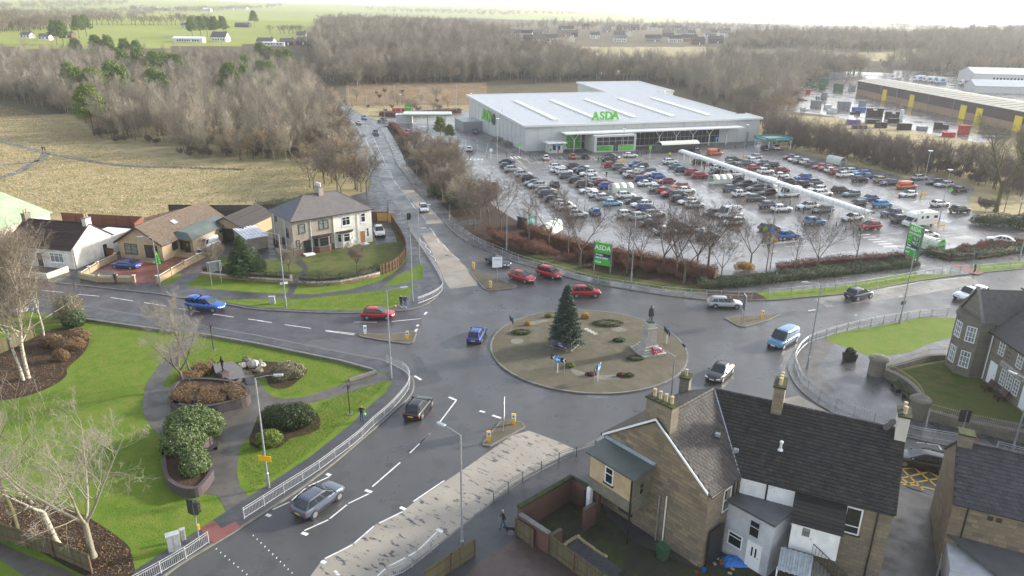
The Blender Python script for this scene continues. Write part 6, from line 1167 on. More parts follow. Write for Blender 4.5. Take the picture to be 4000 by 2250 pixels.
def yard():
 t=thing('brick_enclosure','roofless brick enclosure with stone coping beside the sandstone gable','wall',B0);W0=[(-12.8,3.6),(-8.6,7.55),(-6.55,5.45)]
 MB().strip(W0,.28,0,2.15).build('wall',M['brick_red'],t);MB().strip(W0,.4,2.15,2.3).build('coping',M['moss'],t);MB().strip([(-12.7,3.5),(-10.6,1.35)],.28,0,1.7).build('wall',M['brick_red'],t);MB().strip([(-12.7,3.5),(-10.6,1.35)],.36,1.7,1.8).build('coping',M['kerb'],t);MB().strip([(-10.6,1.35),(-9.7,2.2)],.28,0,1.5).build('wall',M['brick_red'],t);MB().strip([(-7.9,3.9),(-7.0,4.7)],.3,0,1.9).build('wall',M['brick_red'],t);MB().box((-7.35,5.9,0),(.9,.1,1.9),-.8).build('doorway',M['dark_trim'],t)
 board_fence('timber_fence','mossy vertical board fence running to the bottom edge',[B0+Vector((-10.6,1.35,0)),B0+Vector((-5.6,-4.2,0))],1.65,.14,'fence_board',z=.12);board_fence('timber_gate','short mossy timber gate in the brick enclosure',[B0+Vector((-12.95,3.3,0)),B0+Vector((-11.7,2.0,0))],1.5,.16,'fence_board',z=.12)
 P=[G(*c14(*q),.12)for q in((1600,1560),(1840,1400),(2060,1260))];board_fence('timber_fence','dark pointed timber fence at the bottom edge beside the pavement',P,1.5,.15,'fence_board')
 for i,(x,y)in enumerate([(500,1160),(520,1140),(545,1125),(570,1108),(595,1095),(620,1085),(645,1105),(670,1125),(695,1145),(725,1165),(755,1185),(785,1210),(815,1230),(845,1250),(875,1265)]):
  p=G(*c15(x,y),.12);o=MB().box((0,0,0),(.36,.2,.14)).build('edging_stone',M['pot_clay']);o.location=p;o.rotation_euler=(0,0,.8 if i<6 else-.75);tag(o,f'pale edging stone of the back court gravel bed, {ORD[i]} from the left end','stone','edging stones of the gravel bed')
 p=G(*c15(1415,1280),.12);t=thing('wheelie_bin','dark green wheeled bin against the sandstone gable','bin',p,.6);b=MB();b.add([(-.28,-.3,0),(.28,-.3,0),(.28,.3,0),(-.28,.3,0),(-.34,-.38,1.0),(.34,-.38,1.0),(.34,.36,1.0),(-.34,.36,1.0)],[(3,2,1,0),(0,1,5,4),(1,2,6,5),(2,3,7,6),(3,0,4,7),(4,5,6,7)]);b.build('body',M['bin_green'],t);MB().slab([(-.37,-.42,1.03),(.37,-.42,1.03),(.37,.4,1.1),(-.37,.4,1.1)],.06).build('lid',M['bin_green'],t)
 for s in(-1,1):MB().tube((s*.25,.34,.1),(s*.33,.34,.1),.1,n=10).build('wheel',M['tyre'],t)
 p=G(*c15(2100,1320),.12);rng=random.Random(4);mb=MB();n=14;g=[[(x/n*1.7-.85,y/n*1.1-.55,(.34*(1-(x/n-.5)**2*3.4)*(1-(y/n-.5)**2*3.4)+.13*rng.random())if 0<x<n and 0<y<n else.02)for y in range(n+1)]for x in range(n+1)]
 for r_ in g:mb.v+=r_
 mb.f=[(x*(n+1)+y,(x+1)*(n+1)+y,(x+1)*(n+1)+y+1,x*(n+1)+y+1)for x in range(n)for y in range(n)];mb.m=[0]*len(mb.f);o=mb.build('tarpaulin',M['tarp']);o.location=p;tag(o,'crumpled bright blue tarpaulin by the white back door','tarpaulin')
 for x,y,nm,lab,m,sz in[(1810,1400,'plastic_tub','royal blue round plastic tub in the back court clutter','tarp',.3),(1850,1340,'crate','dark wire crate in the back court clutter','dark_trim',.4),(1885,1300,'bowl','pink bowl in the back court clutter','poppy',.2),(1910,1335,'slab','loose buff slab in the back court clutter','pot_clay',.3),(1740,1415,'plastic_can','small red plastic can by the gable corner','red_sign',.2),(2080,1385,'slab','buff slab before the blue tarpaulin','pot_clay',.28),(2055,1425,'slab','pale broken slab at the bottom edge of the back court','pot_clay',.3),(1975,1330,'flower_pot','round brown pot beside the blue tarpaulin','door_wood',.35),(1940,1290,'bucket','small white bucket beside the grey extension','upvc',.2)]:
  p=G(*c15(x,y),.12);o=(MB().lathe([(sz*.35,0),(sz*.5,sz*.6),(sz*.52,sz*.62),(sz*.44,sz*.62),(sz*.32,.04)],(0,0,0),14)if nm in('plastic_tub','bowl','flower_pot','bucket')else bev(MB().box((0,0,0),(sz,sz*.7,sz*(.25 if nm=='slab' else.6))),.02)).build(nm,M[m]);o.location=p;o.rotation_euler=(0,0,rng.random()*3);tag(o,lab,'clutter')
yard()
def side_building():
 b=B0+Vector((17.0,.6,0));t=thing('stone_building','stone building with grey tiled roof at the bottom right corner','building',b);n_=-NB;e,r,L,hd_=5.5,8.2,12,3.6
 q=[Vector((0,0,0)),DB*L,DB*L+n_*hd_*2,n_*hd_*2];mb=MB().prism([(p.x,p.y)for p in q],0,e);mb.poly([q[3]+Z*e,q[0]+Z*e,n_*hd_+Z*r]);w=mb.build('wall',M['sandstone_wall'],t)
 ub=unit_block('sandstone');z=0;k=0
 while z<e-.3:
  h=random.choice((.26,.3,.34));s=0
  while s<6.5:
   l=min(random.uniform(.4,.8),6.5-s);O=DB*(s+.01)+Z*(z+.01)-NB*.02;s+=l
   if k<290:put(ub,'stone_block',w,O,DB*(l-.02),Z*(h-.02),NB*random.uniform(.03,.05));k+=1
  z+=h
 o_=lambda p:p+NB*.25-Z*.1
 ro=roof(t,o_(q[0])+Z*e-DB*.1,o_(q[1])+Z*e,DB*L+n_*hd_+Z*r,n_*hd_+Z*r-DB*.1,'tile_slate2',.3,.34,300,.045);roof(t,q[2]-NB*.25+Z*(e-.1),q[3]-NB*.25+Z*(e-.1)-DB*.1,n_*hd_+Z*r-DB*.1,DB*L+n_*hd_+Z*r,'tile_slate2',.3,t=.05);ridge(ro,[n_*hd_+Z*(r+.04),DB*L+n_*hd_+Z*(r+.04)],'tile_slate2',.12)
 p=n_*hd_;chimney(t,(p.x+.4,p.y-.1),.9,.9,7.4,8.9,'stone_wall',0,math.atan2(DB.y,DB.x),'moss');MB().tube(q[0]+DB*.9+NB*.1,q[0]+DB*.9+NB*.1+Z*e,.05,n=6).build('downpipe',M['black_metal'],t);MB().tube(q[0]+NB*.3+Z*(e-.1),q[1]+NB*.3+Z*(e-.1),.06,n=6).build('gutter',M['black_metal'],t)
 for s in(2.1,2.6):panel(MB(),DB*s+Z*4.7,DB,.3,.3,NB,.1).build('vent_box',M['dark_trim'],w)
 q0=NB*4.2+DB*.3;lw=MB();lw.prism([(p.x,p.y)for p in(DB*.2,DB*3.4,DB*3.4+NB*3,DB*.2+NB*3)],0,2.1);lw.build('outhouse',M['render_grey'],t);MB().slab([NB*.05+Z*2.7+DB*.1,DB*12+NB*.05+Z*2.7,DB*12+NB*3.2+Z*2.2,DB*3.5+NB*3.2+Z*2.2],.12).build('lean_to_roof',M['felt_grey'],t)
 g=thing('metal_gate','grey vertical bar gate at the foot of the stone building','gate',b+Vector((-.3,-.6,0)));
 for i in range(14):p=NB*(i*.13)-DB*(i*.02);MB().tube(p,p+Z*1.6,.02,n=5).build('bar',M['galv'],g)
 for zz in(.2,1.5):MB().tube(Z*zz,NB*1.75-DB*.27+Z*zz,.025,n=5).build('rail',M['galv'],g)
side_building()
# ---- grey stone house on the right
def stone_house():
 t=thing('stone_house','grey stone two-storey house with gabled bay tower and dark slate roof','house',(51.5,74.6,.12),math.radians(-92));e,r=5.8,9.2
 w=MB().box((12,4.6,0),(24.5,9.2,e));w=w.build('wall',M['stone_wall'],t)
 roof(t,(3.6,-.35,e-.2),(24.5,-.35,e-.2),(24.5,4.6,r),(3.6,4.6,r),'slate',.28,.3,300,.03);roof(t,(24.5,9.5,e-.2),(-.2,9.5,e-.2),(-.2,4.6,r),(24.5,4.6,r),'slate',.28,t=.03)
 bw=MB().prism([(-.4,.2),(-.4,-1.3),(.9,-2.3),(2.7,-2.3),(3.9,-1.3),(3.9,.2)],0,6.4).build('bay_tower',M['stone_wall'],t);MB().prism([(-.5,.1),(-.5,-1.36),(.87,-2.42),(2.73,-2.42),(4.0,-1.36),(4.0,.1)],6.4,6.7).build('parapet',M['stone_grey'],bw)
 g=MB();g.add([(-.4,-1.2,6.4),(3.9,-1.2,6.4),(1.75,-1.2,9.4)],[(0,1,2)]);g.build('gable',M['stone_wall'],bw)
 for s in(0,1):a,b=((-.55,6.3),(1.75,9.55))if not s else((4.05,6.3),(1.75,9.55));roof(t,(a[0],-1.15,a[1]),(a[0],5,a[1]),(b[0],5,b[1]-.02),(b[0],-1.15,b[1]-.02),'slate',.28,t=.03);MB().add([(a[0],-1.1,a[1]),(b[0],-1.1,b[1]),(b[0],-1.1,b[1]+.3),(a[0],-1.1,a[1]+.3),(a[0],-1.4,a[1]),(b[0],-1.4,b[1]),(b[0],-1.4,b[1]+.3),(a[0],-1.4,a[1]+.3)],[(4,5,6,7),(3,2,6,7),(0,1,2,3),(0,1,5,4),(0,3,7,4)]).build('gable_coping',M['kerb'],bw)
 for z,h in((1.0,1.9),(4.0,1.8)):
  window(bw,(1.25,-2.3,z),X,-Y,1.1,h,'upvc','window_curtain',3,3,.08,'kerb')
  d=Vector((1.2,1.0,0)).normalized();window(bw,Vector((2.7,-2.3,z))+d*.3,d,Vector((1,-1.2,0)).normalized(),1.0,h,'upvc','window_curtain',3,3,.08,'kerb');d=Vector((1.3,-1.0,0)).normalized();window(bw,Vector((-.4,-1.3,z))+d*.3,d,Vector((-1,-1.3,0)).normalized(),1.0,h,'upvc','window_curtain',3,3,.08,'kerb')
 door(w,(5.0,0,.2),X,-Y,1.1,2.4,'upvc','upvc',False);door(w,(10.6,0,.2),X,-Y,1.1,2.4,'upvc','upvc',False)
 for x in(6.9,8.0,9.1):window(w,(x,0,1.0),X,-Y,.85,1.7,'upvc','window_curtain',2,4,.06,'kerb')
 for x in(5.6,8.6,12.4,15.5):window(w,(x,0,3.8),X,-Y,.9,1.6,'upvc','window_curtain',2,4,.06,'kerb')
 window(w,(12.8,0,1.0),X,-Y,1.0,1.7,'upvc','window_curtain',2,4,.06,'kerb');MB().box((8.6,-.12,2.95),(3.8,.24,.62)).build('name_band',M['granite'],w);[MB().box((7.0+i*.235,-.25,3.1),(.05+.1*(i*7%3)/2,.03,.3)).build('worn_letter',M['kerb'],w)for i in range(15)if i!=5]
 chimney(t,(5.2,4.2),1.5,1.0,8.6,10.6,'stone_wall',3,0,'moss','x','brick_red');chimney(t,(14,4.6),1.5,1.0,8.8,10.6,'stone_wall',3,0,'moss','x','brick_red')
 MB().path([(4.4,-.12,5.4),(4.4,-.12,.2)],.06).build('downpipe',M['upvc'],t);MB().path([(4.4,-.12,5.4),(4.1,-.12,5.6)],.06).build('downpipe',M['upvc'],t);MB().strip([(4.0,-.4),(24,-.4)],.12,5.5,5.65).build('gutter',M['black_metal'],t)
 for x in(6.0,8.2):ch=thing('garden_chair',f'dark wooden garden chair, {"left" if x < 7 else "right"} one below the stone house windows','chair',(51.5-1.2,74.6-x-.6,.12),math.radians(-92),'garden chairs');MB().box((0,0,.4),(.8,.7,.08)).build('seat',M['door_dark'],ch);MB().slab([(-.4,.3,.45),(.4,.3,.45),(.4,.55,1.15),(-.4,.55,1.15)],.06).build('backrest',M['door_dark'],ch);[MB().box((a,b_,0),(.08,.08,.55)).build('leg',M['door_dark'],ch)for a in(-.36,.36)for b_ in(-.3,.3)]
 P=smooth([Vector(p)for p in((40.6,71.0,0),(41.6,69.2,0),(41.9,66.5,0),(41.4,64.2,0),(40.5,62.5,0))],4);bwl=thing('boundary_wall','curved low stone boundary wall with round piers behind the plaza benches','wall',(40.6,71,.12));Q=[(p.x-40.6,p.y-71)for p in P];MB().strip(Q,.4,0,.9).build('wall',M['stone_wall'],bwl);MB().strip(Q,.5,.9,1.0).build('coping',M['kerb'],bwl)
 for x,y in((40.2,71.3),(40.0,62.2)):MB().lathe([(.85,0),(.85,1.75),(1.0,1.78),(1.0,1.95),(.8,2.15),(.3,2.3)],(x-40.6,y-71,0),18).build('pier',M['stone_wall'],bwl)
 def rail_run(nm,lab,pts,h=1.0,z=1.1,mat='galv',step=.16):
  t_=thing(nm,lab,'railing',(*pts[0][:2],z));o=pts[0];mb=MB()
  for a,b in zip(pts[:-1],pts[1:]):
   a,b=Vector((a[0]-o[0],a[1]-o[1],0)),Vector((b[0]-o[0],b[1]-o[1],0));n=max(1,int((b-a).length/step))
   for i in range(n):p=a.lerp(b,i/n);mb.tube(p,p+Z*h,.014,.008,4)
   for zz in(.15,h*.8):MB().tube(a+Z*zz,b+Z*zz,.02,n=4).build('rail',M[mat],t_)
  tag(mb.build('bars',M[mat],t_),kind='stuff')
 rail_run('spiked_railing','rusty spiked railing on the curved stone wall',P,.75,1.1,'pot_clay');Wn=[(40.9,71.4),(44.5,73.2),(48,75),(50,75.3)];o=MB().strip([(x,y)for x,y in Wn],.35,.1,.75).build('boundary_wall',M['stone_wall']);tag(o,'straight low stone wall leading to the stone house corner','wall');rail_run('spiked_railing','rusty spiked railing on the straight stone wall',Wn,.9,.75,'pot_clay')
 Ws=[(40.8,61.6),(43.5,59.8),(47,58.0),(52,55.5)];o=MB().strip(Ws,.4,.1,1.1).build('boundary_wall',M['stone_wall']);tag(o,'low stone wall along the south road below the stone house','wall');rail_run('spiked_railing','rusty spiked railing above the south road wall',Ws,.9,1.1,'pot_clay')
stone_house()
# ---- street furniture
def lamp(base,ang,label,h=10.0,arm=1.4,kind='arm',z=.12,sign=None):
 p=Vector(base)if len(base)==3 else G(*base,z);t=thing('street_lamp',label,'street lamp',(p.x,p.y,z),ang,'street lamps');MB().lathe([(.13,0),(.13,1.4),(.085,1.45),(.06,h)],(0,0,0),8).build('column',M['galv'],t)
 if kind=='disc':MB().lathe([(.06,-.25),(.5,0),(.5,.07),(.1,.12)],(0,0,h),14).build('lamp_head',M['white_metal'],t)
 else:
  MB().path([(0,0,h),(arm*.6,0,h+.18),(arm,0,h+.2)],.035,6).build('arm',M['galv'],t);m=MB();m.box((arm+.35,0,h+.17),(.75,.3,.1));bev(m,.04,1).build('lamp_head',M['lead'],t);MB().box((arm+.4,0,h+.145),(.55,.22,.03)).build('lens',M['lamp_white'],t)
 if sign:MB().box((0,-.1,sign[0]),(sign[1],.03,sign[2]),sign[4]if len(sign)>4 else 0).build('sign_plate',M[sign[3]],t)
L_=math.pi
for b,a,lab,kw in[((1117.6,1199.5),L_,'street lamp on the verge before the semi-detached house',dict(sign=(3.2,1.0,.3,'white_sign',.5))),((1528,1478),.3,'street lamp at the tip of the park lawn by the railing',{}),((3152,1439),L_,'street lamp inside the plaza railing on the right',{}),((3513,1264),L_,'street lamp on the grass in line with the price sign',dict(sign=(2.6,.9,.5,'grey_metal',.4))),((1049.6,1905),.1,'street lamp with yellow diversion sign on the park lawn',dict(sign=(2.6,1.1,.5,'yellow_plastic',-.3))),((1806,2174),2.5,'street lamp on the pavement at the bottom centre',{}),((2465,1103),1.5,'street lamp before the copper hedge right of the green sign',{}),(tuple(G(2636,1396,10)),2.4,'street lamp rising behind the sandstone roof',{}),((1612,1177),.3,'street lamp beside the couple with a dog',{}),((1639,1026),.5,'street lamp at the grass triangle by the north arm',dict(h=9.0)),((626,1115),L_,'white curved street lamp by the brick drive',dict(h=7.0)),((1979,979),.3,'street lamp on the verge at the north arm bend',dict(h=8.5)),((3979,1022),L_,'street lamp at the right edge by the entrance hedge',{}),((3946,1791),2,'street lamp at the far right below the stone house',dict(h=7.5)),(c2(880,990),.5,'slim street lamp nearest the north road bend',dict(h=9)),(c2(1050,1060),.5,'slim street lamp on the heath side of the north road',dict(h=9)),(c2(1215,1170),L_,'street lamp before the filling station kiosk',dict(h=9)),(c2(1315,1080),.5,'street lamp by the red banner sign',dict(h=12)),(c2(1557,1070),.5,'street lamp behind the filling station canopy',dict(h=10)),(c2(1893,1065),L_,'tall lamp post left of the service compound',dict(h=12)),(c2(1085,1660),.3,'slim street lamp beside the trees on the north arm',dict(h=9)),(c2(880,1170),.3,'slim street lamp left of the waiting white car',dict(h=8))]:lamp(b,a,lab,**kw)
for b,h,lab in[((2283,845),10,'disc-headed lamp post in the second bay row'),((2430,632),9,'disc-headed lamp post before the store entrance'),((3013,928),10,'disc-headed lamp post near the end of the walkway'),((3667,868),10.4,'disc-headed lamp post behind the motorhome'),((3597,769),10.4,'disc-headed lamp post beside the white hatchback on the right'),((2905,610),9,'disc-headed lamp post at the right of the store front'),((1961,547),10,'lamp post against the store side wall'),((1942,620),11,'lamp post by the zebra crossing corner'),(c2(1370,1110),9,'disc-headed lamp post at the filling station'),(c2(2030,1130),10,'lamp post beside the service compound')]:lamp(b,0,lab,h,kind='disc',z=.02)
def railing(label,pts,h=1.0,bars=True,z=.12,mat='galv_light',n=2):
 P=smooth([G(x,y,z)for x,y in pts],n);o=P[0];t=thing('guard_railing',label,'railing',(o.x,o.y,z));Q=[p-o for p in P];acc=0;bm_=MB()
 for a,b in zip(Q[:-1],Q[1:]):
  for zz in((h,h*.82,.12)if bars else(h,h*.5)):MB().tube(a+Z*zz,b+Z*zz,.028,n=5).build('rail',M[mat],t)
  if bars:
   k=max(1,int((b-a).length/.13))
   for i in range(k):p=a.lerp(b,i/k);bm_.tube(p+Z*.12,p+Z*h*.82,.009,n=3,caps=False)
 last=None
 for p in Q:
  if last is None or(p-last).length>1.6:MB().box((p.x,p.y,0),(.07,.07,h+.03)).build('post',M[mat],t);last=p
 if bm_.v:tag(bm_.build('bars',M[mat],t),kind='stuff')
railing('long galvanised guard railing round the park corner',[c13(2305,912)]+[c14(*q)for q in((80,790),(265,670),(440,560),(600,455),(745,345),(880,245),(1000,145))]+[c10(*q)for q in((1110,1245),(1210,1160),(1300,1075),(1375,990),(1440,895),(1450,800),(1415,740),(1335,690),(1228,645))])
railing('guard railing beside the grey cabinet at the bottom left',[c13(1200,1600),c13(1520,1425),c13(1755,1285),c13(1970,1140)]);railing('guard railing at the bottom centre pavement edge',[c14(1250,1470),c14(1385,1425),c14(1558,1300),c14(1722,1165)]);railing('dark guard railing curving to the sandstone building',[c14(2240,760),c14(2380,655),c15(100,560),c15(200,505),c15(360,415),c15(525,340),c15(690,300),c15(860,215)],mat='grey_metal')
railing('two-rail railing along the store verge round the roundabout',[c6(*q)for q in((1875,710),(2000,790),(2100,850),(2235,910),(2415,985))]+[c7(*q)for q in((120,1030),(295,1075),(480,1130),(700,1195),(925,1240),(1165,1275),(1420,1315),(1690,1340),(1970,1358),(2260,1372))],bars=False);railing('two-rail railing on the east grass strip',[c8(*q)for q in((0,1340),(220,1325),(430,1300),(630,1285),(830,1265),(1020,1235),(1200,1205),(1390,1170),(1560,1140),(1720,1120),(1880,1108))],bars=False);railing('two-rail railing right of the pelican crossing',[c8(1990,1105),c8(2130,1090),c8(2280,1080),c8(2500,1060)],bars=False)
railing('white guard railing curving round the plaza',[c12(*q)for q in((1690,435),(1545,440),(1425,455),(1310,475),(1200,490),(1085,510),(970,530),(855,555),(750,580),(640,610),(545,640),(450,670),(375,705),(310,760),(265,830),(250,880),(255,920),(300,1040),(375,1125),(485,1215),(640,1300),(810,1375),(1000,1440))]+[c16(1310,112),c16(1560,160),c16(1830,205)],mat='galv_light');railing('guard railing at the right edge by the crossing',[c16(2150,270),c16(2415,340),c16(2700,420)]);railing('guard railing round the north-west kerb',[c6(*q)for q in((1455,735),(1520,830),(1600,945),(1680,1070),(1735,1170),(1760,1245),(1755,1300),(1700,1345),(1635,1380),(1530,1420))])
P=[G(x,y,.12)for x,y in((319,1250),(646,1296),(690,1303))],[G(x,y,.12)for x,y in((780,1309),(1000,1347),(1207,1390),(1331,1415),(1451,1448),(1468,1456),(1364,1490))]
for q,lab in zip(P,('low stone kerb wall with wire along the park lawn, left part','low stone kerb wall with wire along the park lawn, right part')):
 t=thing('kerb_wall',lab,'wall',tuple(q[0]));Q=[(p.x-q[0].x,p.y-q[0].y)for p in q];MB().strip(Q,.3,0,.3).build('wall',M['kerb'],t);MB().path([(x,y,.5)for x,y in Q],.015,4).build('wire',M['black_metal'],t)
for lab,pts in[('dark timber knee rail below the evergreen hedge',[c8(-700,1270),c8(-300,1250),c8(0,1215),c8(300,1185),c8(600,1155),c8(1000,1105),c8(1430,1060)]),('dark timber knee rail below the right hand hedge',[c8(1480,940),c8(1720,1020),c8(2000,1000),c8(2415,930)])]:
 P=[G(*q,.12)for q in pts];t=thing('knee_rail',lab,'railing',tuple(P[0]));Q=[p-P[0]for p in P];[MB().tube(a+Z*.45,b+Z*.45,.06,n=6).build('rail',M['timber_fence'],t)for a,b in zip(Q[:-1],Q[1:])]
 for a,b in zip(Q[:-1],Q[1:]):
  k=max(1,int((b-a).length/2));[MB().box(tuple(a.lerp(b,i/k)[:2])+(0,),(.12,.12,.5)).build('post',M['timber_fence'],t)for i in range(k+1)]
def traffic_light(base,ang,label,heads=1,h=3.4,z=.12):
 p=G(*base,z);t=thing('traffic_light',label,'traffic light',(p.x,p.y,z),ang,'traffic lights');MB().tube((0,0,0),(0,0,h),.06,n=8).build('post',M['galv'],t)
 for k in range(heads):
  o=bev(MB().box((.28 if k else-.05,-.14 if not k else.05,h-1.05),(.36,.26,1.05),.5*k),.03,1).build('signal_head',M['black_metal'],t);MB().box((.28 if k else-.05,.02 if not k else.2,h-1.15),(.55,.03,1.25),.5*k).build('backing_board',M['dark_trim'],o)
  for i in range(3):MB().tube((.28*k-.05*(1-k),-.27+.16*k,h-.85+i*.32),(.28*k-.05*(1-k),-.42+.16*k,h-.87+i*.32),.13,n=10).build('visor',M['dark_trim'],o)
 MB().box((.02,-.12,.95),(.16,.14,.42)).build('push_button_box',M['yellow_plastic'],t)
traffic_light((778,2112),2.2,'traffic light with two heads by the grey cabinet',2);traffic_light((1598,906),.5,'traffic light at the north-west kerb of the north crossing',2);traffic_light((1757,866),-.3,'traffic light with white border on the verge of the north crossing');traffic_light((3791,1070),1.2,'traffic light beside the walker on the east road',1,3.6);traffic_light((3747,1731),2.5,'traffic light with two heads below the stone house wall',2)
for x,y,c,k,lab in[(1030,372,c10,0,'white keep-left bollard at the west island tip'),(1428,425,c10,1,'yellow keep-left bollard on the west island'),(2052,1088,c6,1,'yellow keep-left bollard at the north island tip'),(2212,1268,c6,1,'yellow keep-left bollard at the foot of the north island'),(2358,226,c11,1,'yellow keep-left bollard on the east island'),(2195,180,c14,1,'yellow keep-left bollard at the south island tip'),(15,1222,c11,1,'yellow keep-left bollard at the roundabout end of the south island')]:
 p=G(*c(x,y),.12);t=thing('traffic_bollard',lab,'bollard',p,.3 if y<1000 else-.2,'keep-left bollards');MB().add([(-.12,-.06,0),(.12,-.06,0),(.12,.06,0),(-.12,.06,0),(-.2,-.08,.35),(.2,-.08,.35),(.2,.08,.35),(-.2,.08,.35)],[(0,1,5,4),(1,2,6,5),(2,3,7,6),(3,0,4,7)]).build('foot',M['yellow_plastic' if k else 'white_sign'],t);MB().box((0,0,.35),(.4,.16,.75)).build('body',M['yellow_plastic' if k else 'white_sign'],t);MB().box((0,-.085,.62),(.34,.012,.4)).build('face',M['white_sign'],t);d=MB().lathe([(.13,0),(.13,.01)],(0,0,0),12);d.v=[(a,-.095-c_,.82+b)for a,b,c_ in d.v];d.build('disc',M['blue_sign'],t)
def chevrons(a,b,label,disc=True):
 A,B=G(*a,.14),G(*b,.14);d=(B-A).to_2d();L=d.length*1.35;t=thing('chevron_sign',label,'sign',((A.x+B.x)/2,(A.y+B.y)/2,.14),math.atan2(d.y,d.x),'chevron signs');MB().box((0,0,1.35),(L,.04,.55)).build('board',M['black_metal'],t)
 for s in(-1,1):MB().tube((s*d.length/2,.06,0),(s*d.length/2,.06,1.85),.04,n=6).build('post',M['galv'],t)
 for i in range(3):
  x=-L/2+L*(i+.35)/3;m=MB()
  for s in(0,1):q=[(x+.22,-.026,1.37 if not s else 1.88),(x+.42,-.026,1.37 if not s else 1.88),(x+.2,-.026,1.625),(x,-.026,1.625)];m.poly(q if not s else q[::-1])
  m.build('chevron',M['white_sign'],t)
 if disc:
  MB().tube((0,-.1,0),(0,-.1,2.0),.05,n=8).build('disc_post',M['white_metal'],t);q=MB().lathe([(.42,0),(.42,.02)],(0,0,0),20);q.v=[(x,-.16-z,1.62+y)for x,y,z in q.v];o=q.build('disc',M['blue_sign'],t);MB().add([(-.3,-.19,1.62),(0,-.19,1.86),(0,-.19,1.7),(.28,-.19,1.7),(.28,-.19,1.54),(0,-.19,1.54),(0,-.19,1.38)],[(0,6,5,4,3,2,1)]).build('arrow',M['white_sign'],o)
chevrons(c11(380,718),c11(487,752),'black and white chevron sign with blue arrow disc facing the south arm');chevrons(c11(775,842),c11(822,795),'chevron sign seen nearly edge-on at the front of the island');chevrons(c11(1470,490),c11(1430,440),'chevron sign seen from behind at the right of the monument');chevrons(c11(5,370),c11(-20,330),'chevron sign at the left rim of the island')
p=G(*c6(2275,1212),.12);small_sign(p,.25,1.5,1.6,2.3,'white_sign','white direction sign on one post on the north island','< Edinburgh|<',1,'dark_sign',size=.24)
p=G(*c5(2045,1240),.12);small_sign(p,math.pi+.6,1.9,1.5,2.1,'white_sign','large grey-backed road sign on two posts by the conifer');p=G(*c10(2340,1270),.12);small_sign(p,1.55,1.4,1.8,1.3,'white_sign','tall road sign seen edge-on on the south island');p=G(*c11(2170,265),.12);small_sign(p,1.5,1.4,2.0,1.8,'white_sign','tall road sign seen edge-on on the east island');p=G(*c6(1475,205),.12);small_sign(p,math.pi+.3,3,1.6,2.6,'white_sign','road sign seen from behind on the north arm verge');p=G(*c2(612,840),.12);small_sign(p,2.9,2.6,2.6,2.6,'white_sign','road sign at the far bend of the north road')
for c,x,y,lab,m in[(cH,222,575,'round green trolley marker sign before the charcoal hatchback','green_letters'),(cH,300,580,'round blue parking marker sign beside the green one','blue_sign'),(cE,915,1200,'round green marker sign before the motorhome','green_letters'),(cE,1470,710,'round green marker sign beside the white hatchback','green_letters'),(cA,625,190,'round green marker sign at the store corner','green_letters'),(cA,85,305,'round sign on the zebra crossing corner','white_sign'),(cA,1330,205,'round blue sign before the cash machines','blue_sign'),(cC_,465,155,'round blue sign at the right of the store windows','blue_sign'),(cB,1150,250,'green marker sign left of the trolley shelter','green_letters')]:
 p=G(*c(x,y));t=thing('marker_sign',lab,'sign',p,.3,'round marker signs');MB().tube((0,.04,0),(0,.04,2.5),.05,n=6).build('post',M['white_metal'],t);q=MB().lathe([(.5,0),(.5,.04)],(0,0,0),16);q.v=[(a,-b,2.6+c_)for a,c_,b in q.v];q.build('disc',M[m],t)
BOL=[]
for i,(c,x,y)in enumerate([(cH,215,575),(cH,505,165),(cH,565,230),(cH,645,262),(cH,745,258),(cH,828,290),(cH,918,325),(cH,998,400),(cH,1098,440),(cH,1185,475),(cH,660,225),(cH,592,200),(cC_,620,200),(cC_,830,190),(cC_,1030,185),(cB,1000,215),(cB,1090,210),(cB,915,205),(cA,380,245),(cA,515,230),(cA,640,230),(cA,820,260),(cA,10,275)]):
 p=G(*c(x,y));o=MB().lathe([(.09,0),(.09,.85),(.095,.86),(.095,.95),(.05,1.0)],(0,0,0),8).build('bollard',M['black_metal']);o.location=p;BOL.append((c(x,y)[0],o))
for i,(x,o)in enumerate(sorted(BOL,key=lambda q:q[0])):tag(o,f'slim black bollard, {ORD[i]} from the left before the store and along the walkway','bollard','black bollards')
for c,x,y,lab in[(cH,305,570,'at the walkway end lamp'),(cE,950,620,'by the right hand lamp post'),(cE,1270,1215,'behind the price sign'),(cB,625,375,'before the store entrance'),(cC_,985,390,'at the fourth bay row end')]:
 p=G(*c(x,y));t=thing('lamp_guard',f'yellow tubular guard frame {lab}','barrier',p,UA,'yellow guard frames');[MB().path([(-.8,y_,0),(-.8,y_,1),(.8,y_,1),(.8,y_,0)],.05).build('hoop',M['yellow_plastic'],t)for y_ in(-.6,.6)];MB().box((0,-.62,.5),(1.6,.04,.3)).build('plate',M['yellow_plastic'],t)
for c,x,y,s,lab,m,a in[(c13,1650,1200,(.85,.45,1.35),'tall grey control cabinet by the bottom left railing','galv_light',.55),(c13,1735,1105,(.3,.25,.9),'small grey pillar box beside the control cabinet','galv_light',.55),(c6,155,1415,(.75,.35,1.0),'grey cabinet on the verge before the semi-detached house','galv_light',.1)]:
 p=G(*c(x,y),.12);t=thing('utility_cabinet',lab,'cabinet',p,a);bev(MB().box((0,0,0),s),.02,1).build('body',M[m],t);MB().box((0,0,s[2]),(s[0]+.08,s[1]+.08,.06)).build('lid',M[m],t);MB().box((0,-s[1]/2,.1),(.01,.02,s[2]-.2)).build('door_seam',M['grey_metal'],t)
